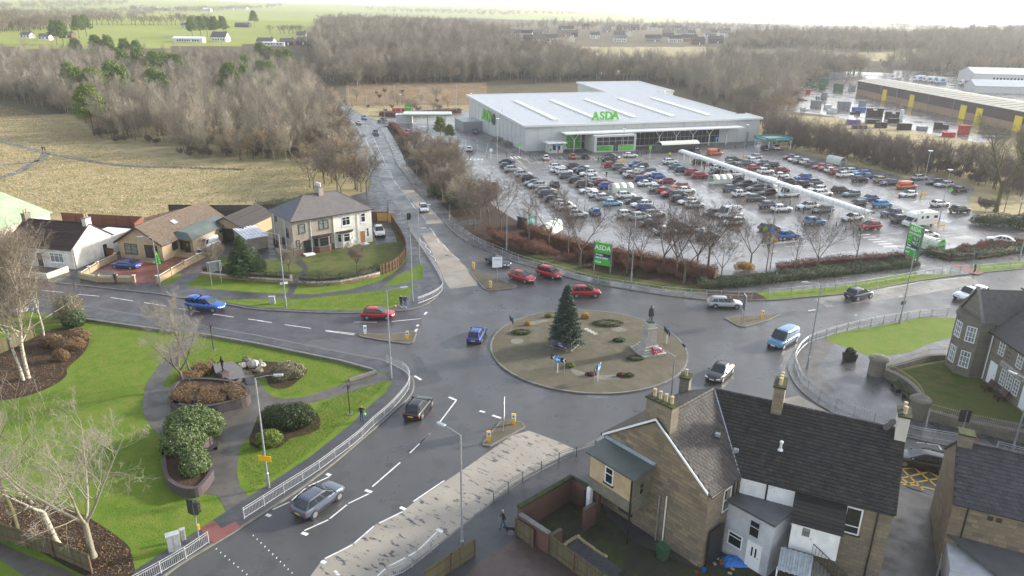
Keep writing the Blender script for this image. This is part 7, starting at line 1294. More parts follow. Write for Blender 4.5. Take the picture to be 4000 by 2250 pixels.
p=G(*cF(160,405));t=thing('recycling_hut','dark hut with teal front half hidden behind bare trees','hut',p,.9);MB().box((0,0,0),(3.2,2.2,2.2)).build('wall',M['dark_trim'],t);MB().box((0,0,2.2),(3.5,2.5,.15)).build('roof',M['felt_green'],t);MB().box((-.3,-1.12,.1),(2.2,.06,1.9)).build('door',M['teal_sign'],t)
# ---- people and dogs
def skin(V,E,R,name,sub=1):
 me=bpy.data.meshes.new(name);me.from_pydata(V,E,[]);ob=bpy.data.objects.new(name,me);COL.objects.link(ob);ob.modifiers.new('s','SKIN');sv=me.skin_vertices[0].data
 for i,r in enumerate(R):sv[i].radius=(r,r)if isinstance(r,(int,float))else r
 sv[0].use_root=True;m=ob.modifiers.new('d','SUBSURF');m.levels=sub;bpy.context.view_layer.update();dg=bpy.context.evaluated_depsgraph_get();out=bpy.data.meshes.new_from_object(ob.evaluated_get(dg));bpy.data.objects.remove(ob);out.name=name;out.polygons.foreach_set('use_smooth',[True]*len(out.polygons));return out
def person_mesh(st=.0,arm=.12,bend=0.0,name='body'):
 V=[(0,0,.95),(0,0,1.15),(0,.01,1.38),(0,.0,1.5),(0,-.02,1.6),(0,-.02,1.72),(0,-.11,1.62)];R=[(.15,.11),(.14,.1),(.17,.1),.055,.085,.075,.018];E=[(0,1),(1,2),(2,3),(3,4),(4,5),(4,6)]
 for s in(-1,1):
  o=len(V);f=st*s;V+=[(s*.1,0,.88),(s*.1,-f*.5-.03,.5),(s*.1,-f+.04,.09),(s*.1,-f-.12,.05)];R+=[.095,.065,.048,.045];E+=[(0,o),(o,o+1),(o+1,o+2),(o+2,o+3)]
  o=len(V);g=-arm*s;hy=-g-.05-.25*bend;hz=.88+.28*bend;V+=[(s*.19,0,1.42),(s*.24,-g*.4+.03,1.14),(s*.24,hy,hz),(s*.235,hy-.01,hz-.06)];R+=[.062,.05,.036,.035];E+=[(2,o),(o,o+1),(o+1,o+2),(o+2,o+3)]
  for k in range(5):q=len(V);V+=[(s*.235+(k-2)*.0,hy+(k-2)*.018-.01,hz-.1-(.03 if k in(1,2,3)else.01)),(s*.23-.01*s,hy+(k-2)*.02-.02,hz-.14-(.02 if k in(1,2,3)else-.02))];R+=[.01,.008];E+=[(o+3,q),(q,q+1)]
 me=skin(V,E,R,name);cen=np.empty(len(me.polygons)*3);me.polygons.foreach_get('center',cen);cen=cen.reshape(-1,3);mi=np.ones(len(cen),int);mi[cen[:,2]<.93]=0;mi[(np.abs(cen[:,0])>.18)&(cen[:,2]>.9)]=1;mi[(np.abs(cen[:,0])>.19)&(cen[:,2]<.9+.3*bend)&(cen[:,2]>.6)]=2;mi[cen[:,2]<.11]=4;mi[cen[:,2]>1.49]=2;mi[(cen[:,2]>1.68)|((cen[:,2]>1.55)&(cen[:,1]>.02))]=3
 for m in('p0','p1','p2','p3','p4'):me.materials.append(None)
 me.polygons.foreach_set('material_index',mi.tolist());return me
PM=[person_mesh(.22,.2),person_mesh(.03,.03),person_mesh(.14,.1,.8)]
for nm,c in dict(denim=(.04,.08,.17),black_cloth=(.015,.015,.018),dark_blue=(.02,.025,.05),grey_cloth=(.12,.12,.13),skin_tone=(.4,.24,.17),hair_dark=(.03,.02,.015),hair_white=(.6,.58,.55),hivis=(.6,.75,.05),pink_cloth=(.4,.05,.12),camo=(.07,.075,.05),shoes_white=(.6,.6,.6),pale_cloth=(.5,.5,.52),olive=(.09,.08,.05)).items():basic(nm,c,.85,scale=8)
def person(p,ang,label,pose,tr,top,hair='hair_dark',shoe='black_cloth',sc=1.0,z=.12,group='pedestrians'):
 o=link('person',PM[pose]);o.location=(p.x,p.y,z);o.rotation_euler=(0,0,ang);o.scale=(sc,)*3;tag(o,label,'person',group)
 for s,m in zip(o.material_slots,(tr,top,'skin_tone',hair,shoe)):s.link='OBJECT';s.material=M[m]
 return o
for c,x,y,a,lab,po,tr,tp,hr,sh,z in[(c10,1372,120,0,'person in black with a white hat walking beside a dog',0,'black_cloth','black_cloth','hair_white','shoes_white',.12),(c10,1412,122,.1,'person in a navy coat and jeans on the north-west kerb',0,'denim','dark_blue','hair_dark','shoes_white',.12),(c10,1000,1196,.3,'person in a black top and jeans carrying a lime bag',2,'denim','black_cloth','skin_tone','black_cloth',.12),(c14,2330,1000,-1.4,'white-haired person in a dark coat walking a black dog',0,'denim','black_cloth','hair_white','black_cloth',.12),(c5,1097,1228,.2,'person in dark clothes walking past the drive wall',1,'black_cloth','black_cloth','hair_dark','black_cloth',.12),(c8,1943,1128,.5,'person in black with a backpack at the east crossing',1,'black_cloth','black_cloth','hair_dark','shoes_white',.12),(cB,240,462,.4,'person in black walking away at the first aisle top',0,'black_cloth','grey_cloth','hair_dark','black_cloth',.02),(cB,330,648,0,'person in black with raised arms in the second aisle',2,'black_cloth','black_cloth','hair_white','black_cloth',.02),(cB,1525,1262,.8,'person in black striding down the middle aisle',0,'black_cloth','black_cloth','hair_white','black_cloth',.02),(cA,2112,345,1.2,'person in dark clothes loading the black saloon boot',2,'black_cloth','olive','hair_dark','black_cloth',.02),(cA,2195,285,1.0,'person behind the loading black saloon',1,'black_cloth','black_cloth','hair_dark','black_cloth',.02),(cB,1525,272,2.5,'worker in a hi-vis yellow jacket near the walkway end',1,'black_cloth','hivis','hivis','black_cloth',.02),(cC_,240,625,.5,'person in a pink top under the white walkway',1,'black_cloth','pink_cloth','hair_dark','black_cloth',.02),(cC_,1655,815,2.0,'person in pale trousers beside the small white car',1,'pale_cloth','dark_blue','hair_dark','black_cloth',.02),(cH,768,390,1.6,'person in camouflage clothes at the steel blue SUV',2,'camo','camo','hair_dark','shoes_white',.02),(cA,1210,200,2.8,'person in pale trousers at the cash machines',1,'pale_cloth','dark_blue','hair_dark','black_cloth',.02),(cA,1350,190,2.8,'person in red by the cash machine pod',1,'black_cloth','poppy','hair_dark','black_cloth',.02),(cA,1500,165,.5,'person in a pale coat at the store entrance',1,'black_cloth','pale_cloth','hair_dark','black_cloth',.02),(c2,815,968,0,'left one of three walkers beside the north road',0,'black_cloth','black_cloth','hair_dark','black_cloth',.12),(c2,826,974,0,'middle one of three walkers beside the north road',0,'black_cloth','dark_blue','hair_dark','black_cloth',.12),(c2,838,972,0,'right one of three walkers beside the north road',0,'black_cloth','black_cloth','hair_dark','black_cloth',.12),(c1,405,1432,0,'left one of two people on the field path',0,'black_cloth','black_cloth','hair_dark','black_cloth',.02),(c1,428,1432,0,'right one of two people on the field path',0,'black_cloth','grey_cloth','hair_dark','black_cloth',.02)]:person(G(*c(x,y),z),a,lab,po,M[tr].name,M[tp].name,M[hr].name,M[sh].name,1.0,z)
def dog_mesh():
 V=[(0,0,.42),(0,-.25,.44),(0,.28,.42),(0,-.36,.56),(0,-.46,.6),(0,-.58,.56),(0,.38,.46),(0,.52,.6),(.045,-.43,.7),(-.045,-.43,.7)];R=[(.1,.11),(.12,.14),(.09,.1),.075,.075,.035,.03,.018,.02,.02];E=[(0,1),(0,2),(1,3),(3,4),(4,5),(2,6),(6,7),(4,8),(4,9)]
 for s in(-1,1):
  o=len(V);V+=[(s*.07,-.25,.28),(s*.07,-.24,.14),(s*.07,-.28,.02),(s*.075,.24,.3),(s*.075,.33,.16),(s*.075,.29,.02)];R+=[.045,.028,.024,.055,.026,.024];E+=[(1,o),(o,o+1),(o+1,o+2),(2,o+3),(o+3,o+4),(o+4,o+5)]
 return skin(V,E,R,'dog')
DM=dog_mesh()
for c,x,y,a,lab,m in[(c10,1325,135,-.4,'ginger dog on the kerb beside the red car','door_wood'),(c14,2400,1045,-1.5,'black dog beside the white-haired walker','black_cloth')]:
 o=link('dog',DM.copy());o.data.materials.append(M[m]);o.location=G(*c(x,y),.12);o.rotation_euler=(0,0,a);tag(o,lab,'dog')
p=G(*c10(1025,1185),.12);o=bev(MB().box((0,0,.45),(.3,.18,.36)),.06,2).build('shopping_bag',M['green_letters'],None,True);o.location=p;o.rotation_euler=(.1,0,.4);tag(o,'lime carrier bag held by the walker on the park pavement','bag')
# ---- war memorial, Christmas tree and planting on the island
def memorial():
 t=thing('war_memorial','pale granite war memorial pedestal on the roundabout island','memorial',(16.0,76.4,.14),.35)
 for i,(s,h)in enumerate(((3.1,.22),(2.5,.22),(2.1,.22),(1.75,.3))):MB().box((0,0,sum((.22,.22,.22,.3)[:i])),(s,s,h)).build('step',M['granite'],t)
 z=.96;MB().add([(-.7,-.7,z),(.7,-.7,z),(.7,.7,z),(-.7,.7,z),(-.55,-.55,3.0),(.55,-.55,3.0),(.55,.55,3.0),(-.55,.55,3.0)],[(0,1,5,4),(1,2,6,5),(2,3,7,6),(3,0,4,7),(4,5,6,7)]).build('shaft',M['granite'],t);MB().box((0,0,3.0),(1.3,1.3,.16)).build('cornice',M['granite'],t);MB().add([(-.55,-.55,3.16),(.55,-.55,3.16),(.55,.55,3.16),(-.55,.55,3.16),(-.45,-.45,3.72),(.45,-.45,3.72),(.45,.45,3.72),(-.45,.45,3.72)],[(0,1,5,4),(1,2,6,5),(2,3,7,6),(3,0,4,7),(4,5,6,7)]).build('cap',M['granite'],t)
 for k in range(2):
  for i in range(10):MB().box((0 if k==0 else-.62+.0*i,-.66+.014*i if k==0 else 0,1.2+i*.16),((.5+.3*((i*7)%5)/5),.012,.03)if k==0 else(.012,.8,.03)).build('inscription',M['kerb'],t)
 s=thing('soldier_statue','green bronze soldier statue standing on the memorial pedestal','statue',(16.0,76.4,3.86),.2);b=link('figure',PM[1].copy(),s);b.data.materials.clear();b.data.materials.append(M['bronze']);b.scale=(1.1,1.1,1.1);b.location.z=.12;MB().box((0,0,0),(.8,.8,.12)).build('base',M['bronze'],s);MB().lathe([(.19,0),(.2,.02),(.12,.1),(.03,.14)],(0,-.02,1.92),14).build('helmet',M['bronze'],s);MB().tube((.12,-.2,.15),(.06,-.2,1.35),.03,.02,6).build('rifle',M['bronze'],s);MB().add([(-.3,.1,.75),(.3,.1,.75),(.26,.14,1.5),(-.26,.14,1.5),(-.32,-.14,.75),(.32,-.14,.75),(.2,-.12,1.5),(-.2,-.12,1.5)],[(0,1,2,3),(7,6,5,4),(0,3,7,4),(1,5,6,2)]).build('greatcoat',M['bronze'],s)
 rnd=random.Random(3)
 for i in range(9):
  q=Vector((-.2+.28*(i%4),-1.0-.2*(i//4),.25+.34*(2-i//4)*.8));m=MB();n=14
  for k in range(n):
   a0,a1=6.2832*k/n,6.2832*(k+1)/n;m.tube(q+Vector((math.cos(a0)*.2,-.06*math.sin(a0),math.sin(a0)*.2)),q+Vector((math.cos(a1)*.2,-.06*math.sin(a1),math.sin(a1)*.2)),.075,n=6)
  o=m.build('poppy_wreath',M['poppy']);o.location=(16.25,76.4,.2);o.rotation_euler=(0,0,.35);d=MB().lathe([(.08,0),(.08,.03)],(0,0,0),10);d.v=[(q.x+x,q.y-.05-z,q.z+y)for x,y,z in d.v];d.build('centre',M['white_sign'],o);tag(o,f'{ORD[i]} red poppy wreath of the pile on the memorial steps','wreath','poppy wreaths')
memorial()
tk=spruce_mesh(11,7.9,2.05,'leaf_conifer',44);TREES['xmas']=tk;t=tree('xmas','christmas_tree','tall blue-green Christmas tree on the roundabout island',(6.4,77.6,.14),1.0,0);t.scale=(1,1,1)
for i,(a,lab)in enumerate(((0,'front left'),(1.5708,'front right'),(3.1416,'back right'),(4.7124,'back left'))):
 t=thing('crowd_barrier',f'galvanised crowd barrier, {lab} of the Christmas tree','barrier',(6.4,77.4,.14),a-.55,'crowd barriers');MB().path([(-1.15,-1.3,.2),(1.15,-1.3,.2),(1.15,-1.3,1.1),(-1.15,-1.3,1.1),(-1.15,-1.3,.2)],.022).build('frame',M['galv'],t);[MB().tube((x,-1.3,.2),(x,-1.3,1.1),.01,n=4).build('bar',M['galv'],t)for x in np.linspace(-1,1,14)];[MB().path([(x,-1.55,0),(x,-1.3,.2),(x,-1.05,0)],.02).build('foot',M['galv'],t)for x in(-.9,.9)]
 if i==0:MB().box((0,-1.34,.42),(2.1,.02,.62)).build('banner',M['purple_banner'],t);[MB().box((-.25,-1.356,.92-.11*k),(w_,.008,.05)).build('print_line',M['white_sign'],t)for k,w_ in enumerate((1.3,.8,1.1,1.2))];MB().add([(.5,-1.356,.46),(.95,-1.356,.46),(.72,-1.356,.98)],[(0,1,2)]).build('tree_print',M['pot_clay'],t)
p=G(*c11(0,0));
for j,(x,y,r,h,m,lab,n)in enumerate([(690,225,.55,.7,'leaf_orange','round golden shrub behind the Christmas tree',1200),(345,215,.5,.5,'leaf_bright','small bright shrub left of the Christmas tree',900),(150,290,.4,.5,'leaf_orange','small orange shrub at the left of the island',800),(900,280,1.9,.3,'leaf_ivy','long low green planting behind the island centre',2500),(85,365,1.2,.35,'leaf_ivy','low green planting at the left rim of the island',1800),(1010,440,.75,.35,'leaf_ivy','small round green bed in the island middle',1200),(1160,610,1.0,.3,'leaf_ivy','small green bed near the memorial',1400),(545,685,.55,.5,'leaf_bright','yellow-green shrub beside the front chevron sign',1000),(740,765,.6,.35,'leaf_plum','dark plum shrub at the front of the island',1000),(1025,772,.45,.4,'leaf_plum','second plum shrub at the front of the island',800),(1100,772,.6,.35,'leaf_ivy','green shrub at the right end of the front bed',900)]):q=G(*c11(x,y),.14);bush('shrub',lab,'shrub',(q.x,q.y,.14),[(0,0,h*.45,r,r*.6,h*.6),(r*.3,.1,h*.35,r*.7,r*.5,h*.5)],n,.07,m,group='island shrubs')
for pts in([(560,700),(700,740),(760,760),(740,790),(600,760)],[(760,770),(1000,760),(1010,800),(820,800)],[(930,300),(1060,320),(1070,345),(960,345)],[(0,420),(100,425),(90,460),(0,460)],[(150,265),(320,235),(330,255),(170,290)]):sheet('gravel_bed',[c11(*q)for q in pts],.148,'pebbles',isl,3)
for k in range(4):x,y=700+k*28,325+k*15;sheet('stepping_slab',[c11(x-25,y-4),c11(x+12,y-10),c11(x+30,y+4),c11(x-8,y+12)],.15,'granite',isl)
# ---- the little park
def wall_planter(label,px,h,cr,mat='brick_blue',fill='soil',z=.12):
 P=smooth([G(*cr(*q),z)for q in px],4,True);o=P[0];t=thing('brick_planter',label,'planter',(o.x,o.y,z));Q=[(p.x-o.x,p.y-o.y)for p in P];MB().strip(Q+[Q[0],Q[1]],.24,0,h).build('wall',M[mat],t);MB().strip(Q+[Q[0],Q[1]],.32,h,h+.07).build('coping',M[mat],t);MB().prism(Q,0,h-.12).build('soil',M[fill],t);return t
wall_planter('long brick planter full of brown beech hedge',[(1650,1095),(1930,1140),(2180,1095),(2350,1035),(2290,930),(2000,880),(1700,900)],1.0,c9);wall_planter('curved brick planter holding the rhododendrons',[(1560,330),(1580,560),(1660,660),(1790,705),(1900,680),(2010,530),(1950,520),(1880,420),(1950,240),(1990,190),(1800,40),(1600,60)],.85,c13)
def bench(p,ang,label,mat='black_metal'):
 t=thing('park_bench',label,'bench',p,ang,'benches');[MB().box((0,-.22+.13*i,.43),(1.8,.1,.04)).build('seat_slat',M[mat],t)for i in range(4)];[MB().slab([(-.9,.26+.03*i,.55+.13*i),(.9,.26+.03*i,.55+.13*i),(.9,.29+.03*i,.65+.13*i),(-.9,.29+.03*i,.65+.13*i)],.03).build('back_slat',M[mat],t)for i in range(3)];[MB().box((x,0,0),(.07,.5,.44)).build('leg',M['black_metal'],t)for x in(-.8,.8)]
bench(G(*c13(1975,300),.12),-1.9,'black slatted bench before the rhododendron planter');bench(G(*c9(2270,895),.12),1.35,'dark bench beside the beech planter steps');bench((40.7,67.8,.12),-1.75,'green bench, upper one below the curved stone wall','leaf_dark');bench((40.9,65.4,.12),-1.4,'green bench, lower one below the curved stone wall','leaf_dark')
P=[G(*c9(*q),.12)for q in((2020,720),(2200,690),(2290,760),(2320,850),(2180,870),(2040,800))];t=thing('statue_terrace','small raised block-paved terrace beside the miner statue','terrace',tuple(P[0]));MB().prism([(p.x-P[0].x,p.y-P[0].y)for p in P],0,.75).build('wall',M['brick_blue'],t);MB().prism([(p.x-P[0].x,p.y-P[0].y)for p in P],.75,.8).build('paving',M['slate_light'],t)
q=G(*c9(2110,770),.9);t=thing('miner_statue','dark bronze figure statue on a plinth in the park','statue',(q.x,q.y,.9),-.6);MB().box((0,0,0),(.8,.8,.5)).build('plinth',M['brick_blue'],t);b=link('figure',PM[2].copy(),t);b.data.materials.clear();b.data.materials.append(M['bronze_dark']);b.location.z=.5;MB().lathe([(.13,0),(.12,.06),(.05,.12)],(0,-.02,2.17),10).build('helmet',M['bronze_dark'],t)
for i,(x,y,s,lab)in enumerate([(2290,690,.8,'grey boulder nearest the statue terrace'),(2330,640,.9,'tall mossy boulder in the park rockery'),(2390,680,1.1,'pale boulder in the middle of the park rockery'),(2430,650,.8,'dark rounded boulder behind the pale one'),(2470,680,.7,'small boulder against the heather bush'),(2440,730,.8,'low dark boulder at the front of the park rockery')]):
 rr=random.Random(i);m=MB().lathe([(.1,0),(.55,.06),(.62,.3),(.45,.55),(.1,.66)],(0,0,0),9);m.v=[(x_*s*rr.uniform(.8,1.25),y_*s*rr.uniform(.7,1.1),z_*s*rr.uniform(.8,1.2))for x_,y_,z_ in m.v];o=m.build('boulder',M['stone_grey' if i%2 else 'granite']);o.location=G(*c9(x,y),.12);tag(o,lab,'boulder','park boulders')
for c,x,y,lab in[(c9,2015,525,'black ornamental lamp standard on the upper lawn'),(c10,885,1130,'black ornamental lamp standard with bare hanging basket')]:
 p=G(*c(x,y),.12);t=thing('basket_post',lab,'post',p);MB().tube((0,0,0),(0,0,3.2),.05,n=8).build('post',M['black_metal'],t);MB().box((0,0,0),(.5,.5,.04)).build('base',M['kerb'],t)
 for i in range(6):a=i*1.047;MB().path([(0,0,2.7),(math.cos(a)*.4,math.sin(a)*.4,3.3),(math.cos(a)*.75,math.sin(a)*.75,3.1)],.018,4).build('hook',M['black_metal'],t)
p=G(*c12(765,865),.12);t=thing('street_planter','square black planter with a clipped dark shrub on the plaza','planter',p,.3);MB().add([(-.5,-.5,0),(.5,-.5,0),(.5,.5,0),(-.5,.5,0),(-.6,-.6,.9),(.6,-.6,.9),(.6,.6,.9),(-.6,.6,.9)],[(0,1,5,4),(1,2,6,5),(2,3,7,6),(3,0,4,7),(4,5,6,7)]).build('box',M['black_metal'],t);pp,dd=lump_points([(0,0,1.05,.55,.55,.5)],1500);link('foliage',fast_mesh('foliage',leaf_verts(pp,.07,.6,.2,dd),4,M['leaf_dark']),t)
p=G(*c5(1490,1040),.12);t=thing('inflatable_tree','green inflatable Christmas tree before the bungalow','decoration',p);MB().lathe([(.45,0),(.5,.1),(.32,.5),(.42,.52),(.25,.9),(.34,.92),(.18,1.3),(.26,1.32),(.03,1.9)],(0,0,0),14).build('body',M['green_sign'],t,True);MB().lathe([(.02,0),(.1,.08),(.02,.16)],(0,0,1.9),8).build('star',M['yellow_plastic'],t)
# ---- trees near the camera
NK=dict(spread=.42,tw=.011,upright=.45,wander=.3)
for i,(b,h,r0,kw,tm,km,lab)in enumerate([((112,1478),13,.22,dict(nb=(34,10,7,3),first=.3,lean=(.06,.0)),'birch_bark','twig_brown','tall silver birch with white trunk left of the park lawn'),((92,1486),12,.17,dict(nb=(30,10,7,3),first=.35,lean=(-.22,.08)),'birch_bark','twig_brown','silver birch leaning left beside the tall birch'),((174,1328),11,.13,dict(nb=(28,9,7,3),first=.25,lean=(-.05,0)),'birch_bark','twig_brown','slim birch behind the shrub bed fence'),((364,2176),10.5,.2,dict(nb=(11,6,5,2),first=.2,fork=4,spread=.5,tw=.009),'bark_pale','twig_near','pale bare tree with thick trunk at the bottom left'),((228,2132),10.5,.17,dict(nb=(11,6,5,2),first=.2,fork=3,lean=(-.25,.1),spread=.5,tw=.009),'birch_bark','twig_near','pale bare birch leaning left at the bottom left'),((66,2068),11,.2,dict(nb=(14,7,5,2),first=.25,lean=(-.15,.1),tw=.009),'bark_green','twig_near','mossy dark trunk at the bottom left edge'),((725,1522),7.6,.16,dict(nb=(10,6,5,2),first=.15,fork=4,lean=(-.3,.25),spread=.55,tw=.009),'bark','twig_near','bare park tree leaning left from the beech planter'),((745,1477),8,.12,dict(nb=(13,8,6,3),first=.3,lean=(-.1,0)),'bark','twig_near','slim bare tree behind the beech planter'),((3890,825),19,.42,dict(nb=(18,9,7,4),first=.3,fork=3),'bark_green','twig','tall bare tree at the right edge of the car park'),((4010,835),17,.4,dict(nb=(16,9,7,4),first=.3,fork=3),'bark_green','twig','bare tree cut by the right edge of the picture'),((-30,1240),10,.14,dict(nb=(22,9,7,3),first=.15,fork=3),'bark','twig_brown','bushy bare tree at the left edge by the west road'),((1395,1050),3.8,.08,dict(nb=(12,8,6),first=.1,fork=6),'bark','twig','round bare shrub in the semi-detached front garden'),((1130,1065),4.0,.06,dict(nb=(12,8,6),first=.05,fork=6),'bark','twig_near','upright bare shrub left in the semi-detached front garden'),((830,1040),4.2,.1,dict(nb=(12,8,6),first=.1,fork=5),'bark','twig','bare garden tree beside the side drive')]):
 k={**NK,**kw};variant(('near',i),tm,km,seed=200+i,h=h,r0=r0,**k);p=G(*b,.12);tree(('near',i),'bare_tree',lab,p,1.0,0).scale=(1,1,1)
for i,(b,s,k)in enumerate([((2143,968),1.0,1),((2265,1047),1.1,1),((2217,1018),.75,0),((2671,1105),1.0,1),((2766,1039),1.15,2),((2816,1093),.7,1),((2930,1045),.85,2),((2992,1060),.6,0),((2447,1068),.85,0),((2066,973),.8,0),((3190,1064),.85,1),((3101,1064),.6,0),((3337,1047),.8,0),((3008,1051),.55,0),((1853,894),.9,2),((1911,902),1.0,1),((1957,906),1.05,1),((2590,1060),1.0,2),((2500,1045),.8,1),((2640,1075),1.1,2),((2720,1060),1.0,1)]):tree(('str',k),'bare_tree',f'bare tree on the store verge, {ORD[i]} listed along the hedge' if 0 else f'dark bare verge tree, {ORD[sorted(range(21), key=lambda j: [2143,2265,2217,2671,2766,2816,2930,2992,2447,2066,3190,3101,3337,3008,1853,1911,1957,2590,2500,2640,2720][j]).index(i)]} from the left along the store hedge',G(*b,.12),s*1.22,group='trees along the store hedge')
def grove(poly,n,keys,smin,smax,label,group,seed,land=False,name='bare_tree',z=None):
 for p in scatter(poly,n,land,seed):k=random.choice(keys);tree(k,name,label,p,random.uniform(smin,smax),None,group)
SAP,WIL,STR,SHR=[('sap',i)for i in range(5)],[('wil',i)for i in range(3)],[('str',i)for i in range(3)],[('shr',i)for i in range(2)]
grove([(1560,600),(1640,600),(1750,640),(1810,720),(1880,800),(1950,860),(1850,900),(1760,830),(1650,690)],55,WIL+SHR+STR,.65,1.05,'bare tree in the belt between the north arm and the access road','trees between north arm and access road',3)
grove([(1590,575),(1700,580),(1790,610),(1800,640),(1640,620)],9,WIL,.55,.75,'bare tree behind the filling station forecourt','trees by the filling station',4)
grove([(1190,700),(1330,560),(1390,620),(1460,700),(1470,760),(1380,790),(1230,780)],24,WIL+STR[1:],.9,1.25,'spreading bare tree behind the semi-detached house','trees behind the semi-detached house',5)
grove([(1235,380),(1262,400),(1300,450),(1350,560),(1390,640),(1300,620),(1230,480)],60,WIL+STR[1:]+SHR,.8,1.3,'bare tree overhanging the left side of the north road','trees left of the north road',6)
grove([(2975,545),(3080,575),(3210,603),(3420,652),(3540,682),(3650,672),(3820,722),(4100,800),(4100,720),(3800,668),(3500,622),(3250,575),(3050,520),(2990,470),(2870,430),(2700,370),(2690,385),(2880,455),(2980,500)],95,STR+SAP+SHR,.55,1.0,'bare tree on the embankment between car park and builders yard','embankment trees',7)
grove([(3820,780),(3900,800),(4100,860),(4100,940),(3950,870),(3830,830)],12,SHR+STR[:1],.7,1.0,'bare scrub beneath the tall right hand trees','scrub at the right edge',8,False,'bare_shrub')
grove([(1380,380),(1480,360),(1860,400),(1850,440),(1500,450),(1410,430)],26,SHR+WIL,.5,.9,'low bare scrub on the heath behind the filling station','scrub on the heath',9,False,'bare_shrub')
RD=[('shr_red',0)]
grove([c7(60,900),c7(500,935),c7(1000,1020),c7(1850,1130),c7(1850,1220),c7(1000,1120),c7(300,985)],70,RD,.45,.75,'red-stemmed shrub on the bank before the copper hedge','red scrub on the store bank',15,False,'dogwood_shrub');grove([c6(2150,740),c6(2415,850),c7(300,930),c7(250,985),c6(2300,890)],34,RD,.6,.9,'red-stemmed shrub at the north arm bend','red scrub at the north arm bend',16,False,'dogwood_shrub');grove([c8(1700,955),c8(2500,845),c8(2500,900),c8(1800,985)],26,RD,.5,.75,'red-stemmed shrub behind the right entrance hedge','red scrub by the entrance',17,False,'dogwood_shrub')
hedge('copper_hedge','long copper beech hedge behind the store sign',[(2060,905),(2130,942),(2250,976),(2400,1008),(2550,1038),(2700,1066),(2795,1088)],1.5,1.6,900,.085,'leaf_beech','twig_red',wob=.5);hedge('evergreen_hedge','low evergreen hedge with knee rail along the east pavement',[c8(-650,1255),c8(-300,1235),c8(0,1195),c8(300,1160),c8(600,1135),c8(1000,1085),c8(1380,1045)],2.2,.8,900,.08,'leaf_holly');hedge('evergreen_hedge','low hedge right of the entrance with reddish tops',[c8(1490,935),c8(1720,985),c8(1990,965),c8(2415,905)],2.4,.9,700,.08,'leaf_holly');hedge('ornamental_hedge','purple-brown hedge along the near car park edge',[c8(100,1090),c8(400,1050),c8(700,1020),c8(1000,1005),c8(1270,985)],1.5,.8,500,.08,'leaf_plum','twig_red')
hedge('garden_hedge','dark clipped hedge of the semi-detached front garden, long part',[c6(420,1225),c6(600,1232),c6(800,1218),c6(1000,1180),c6(1160,1130)],1.3,1.2,900,.06,'leaf_dark');hedge('garden_hedge','dark clipped hedge left of the garden path',[c6(-480,1130),c6(-200,1165),c6(0,1190),c6(335,1205)],1.3,1.2,800,.06,'leaf_dark');hedge('beech_hedge','brown beech hedge filling the long brick planter',[c9(1700,1010),c9(1900,1060),c9(2150,1040),c9(2300,990)],2.3,1.35,2600,.06,'leaf_brown');hedge('beech_hedge','brown beech hedge behind the leaning park tree',[c9(1760,860),c9(1850,770),c9(1950,730),c9(2010,730)],1.5,.9,1500,.06,'leaf_brown');hedge('back_hedge','green hedge behind the semi-detached house',[(1000,830),(1100,815),(1160,808)],1.6,1.8,600,.09,'leaf_ivy');hedge('copper_hedge','red-brown hedge beside the filling station forecourt',[c2(1270,1190),c2(1330,1230),c2(1400,1330),c2(1460,1449)],1.6,1.6,500,.09,'leaf_beech','twig_red');hedge('copper_hedge','red-brown hedge along the heath behind the filling station',[c2(1170,1090),c2(1400,1100),c2(1700,1075),c2(1930,1060)],2,1.6,300,.12,'leaf_beech','twig_red')
def B_(name,lab,px,lumps,n,sz,m,**k):p=G(*px,.12);return bush(name,lab,'shrub',p,lumps,n,sz,m,**k)
B_('rhododendron','large grey-green rhododendron in the curved planter',(720,1760),[(0,1.9,1.6,2.2,1.9,1.5),(.3,-.5,1.4,1.8,1.8,1.3),(1.3,2.2,1.4,1.5,1.4,1.2)],14000,.1,'leaf_rhodo');B_('rhododendron','pale rhododendron at the near end of the curved planter',(770,1862),[(0,0,1.0,1.2,1.2,.9),(-.5,1.0,1.2,1.1,1.0,1.0)],5000,.1,'leaf_rhodo');B_('evergreen_shrub','big dark clipped shrub on the lower park lawn',(1120,1668),[(0,.3,.9,2.0,1.4,1.2),(1.0,.5,.95,1.5,1.2,1.15),(-1.0,.3,.85,1.4,1.2,1.1)],15000,.08,'leaf_dark');B_('evergreen_shrub','small bright yellow-green shrub below the big dark shrub',(1052,1735),[(0,0,.6,1.15,.9,.75)],5000,.08,'leaf_bright');B_('heather_bush','pale grey-brown heather bush by the rockery',(1120,1470),[(0,0,.7,1.5,1.2,.9),(.8,.2,.6,1.1,1.0,.8),(-.4,-.8,.45,.9,.7,.6)],8000,.08,'leaf_heath')
for x,y,lab,a in[(300,1328,'brown shrub nearest the west pavement',1.4),(270,1362,'broad brown shrub in the left bed',1.7),(205,1350,'brown shrub beside the slim birch',1.3),(238,1408,'small brown shrub at the front of the left bed',.8)]:B_('brown_shrub',lab,(x,y),[(0,0,.6,a,a*.7,.75),(a*.4,.2,.5,a*.7,a*.6,.6)],4500,.07,'leaf_brown',group='shrubs in the left bed')
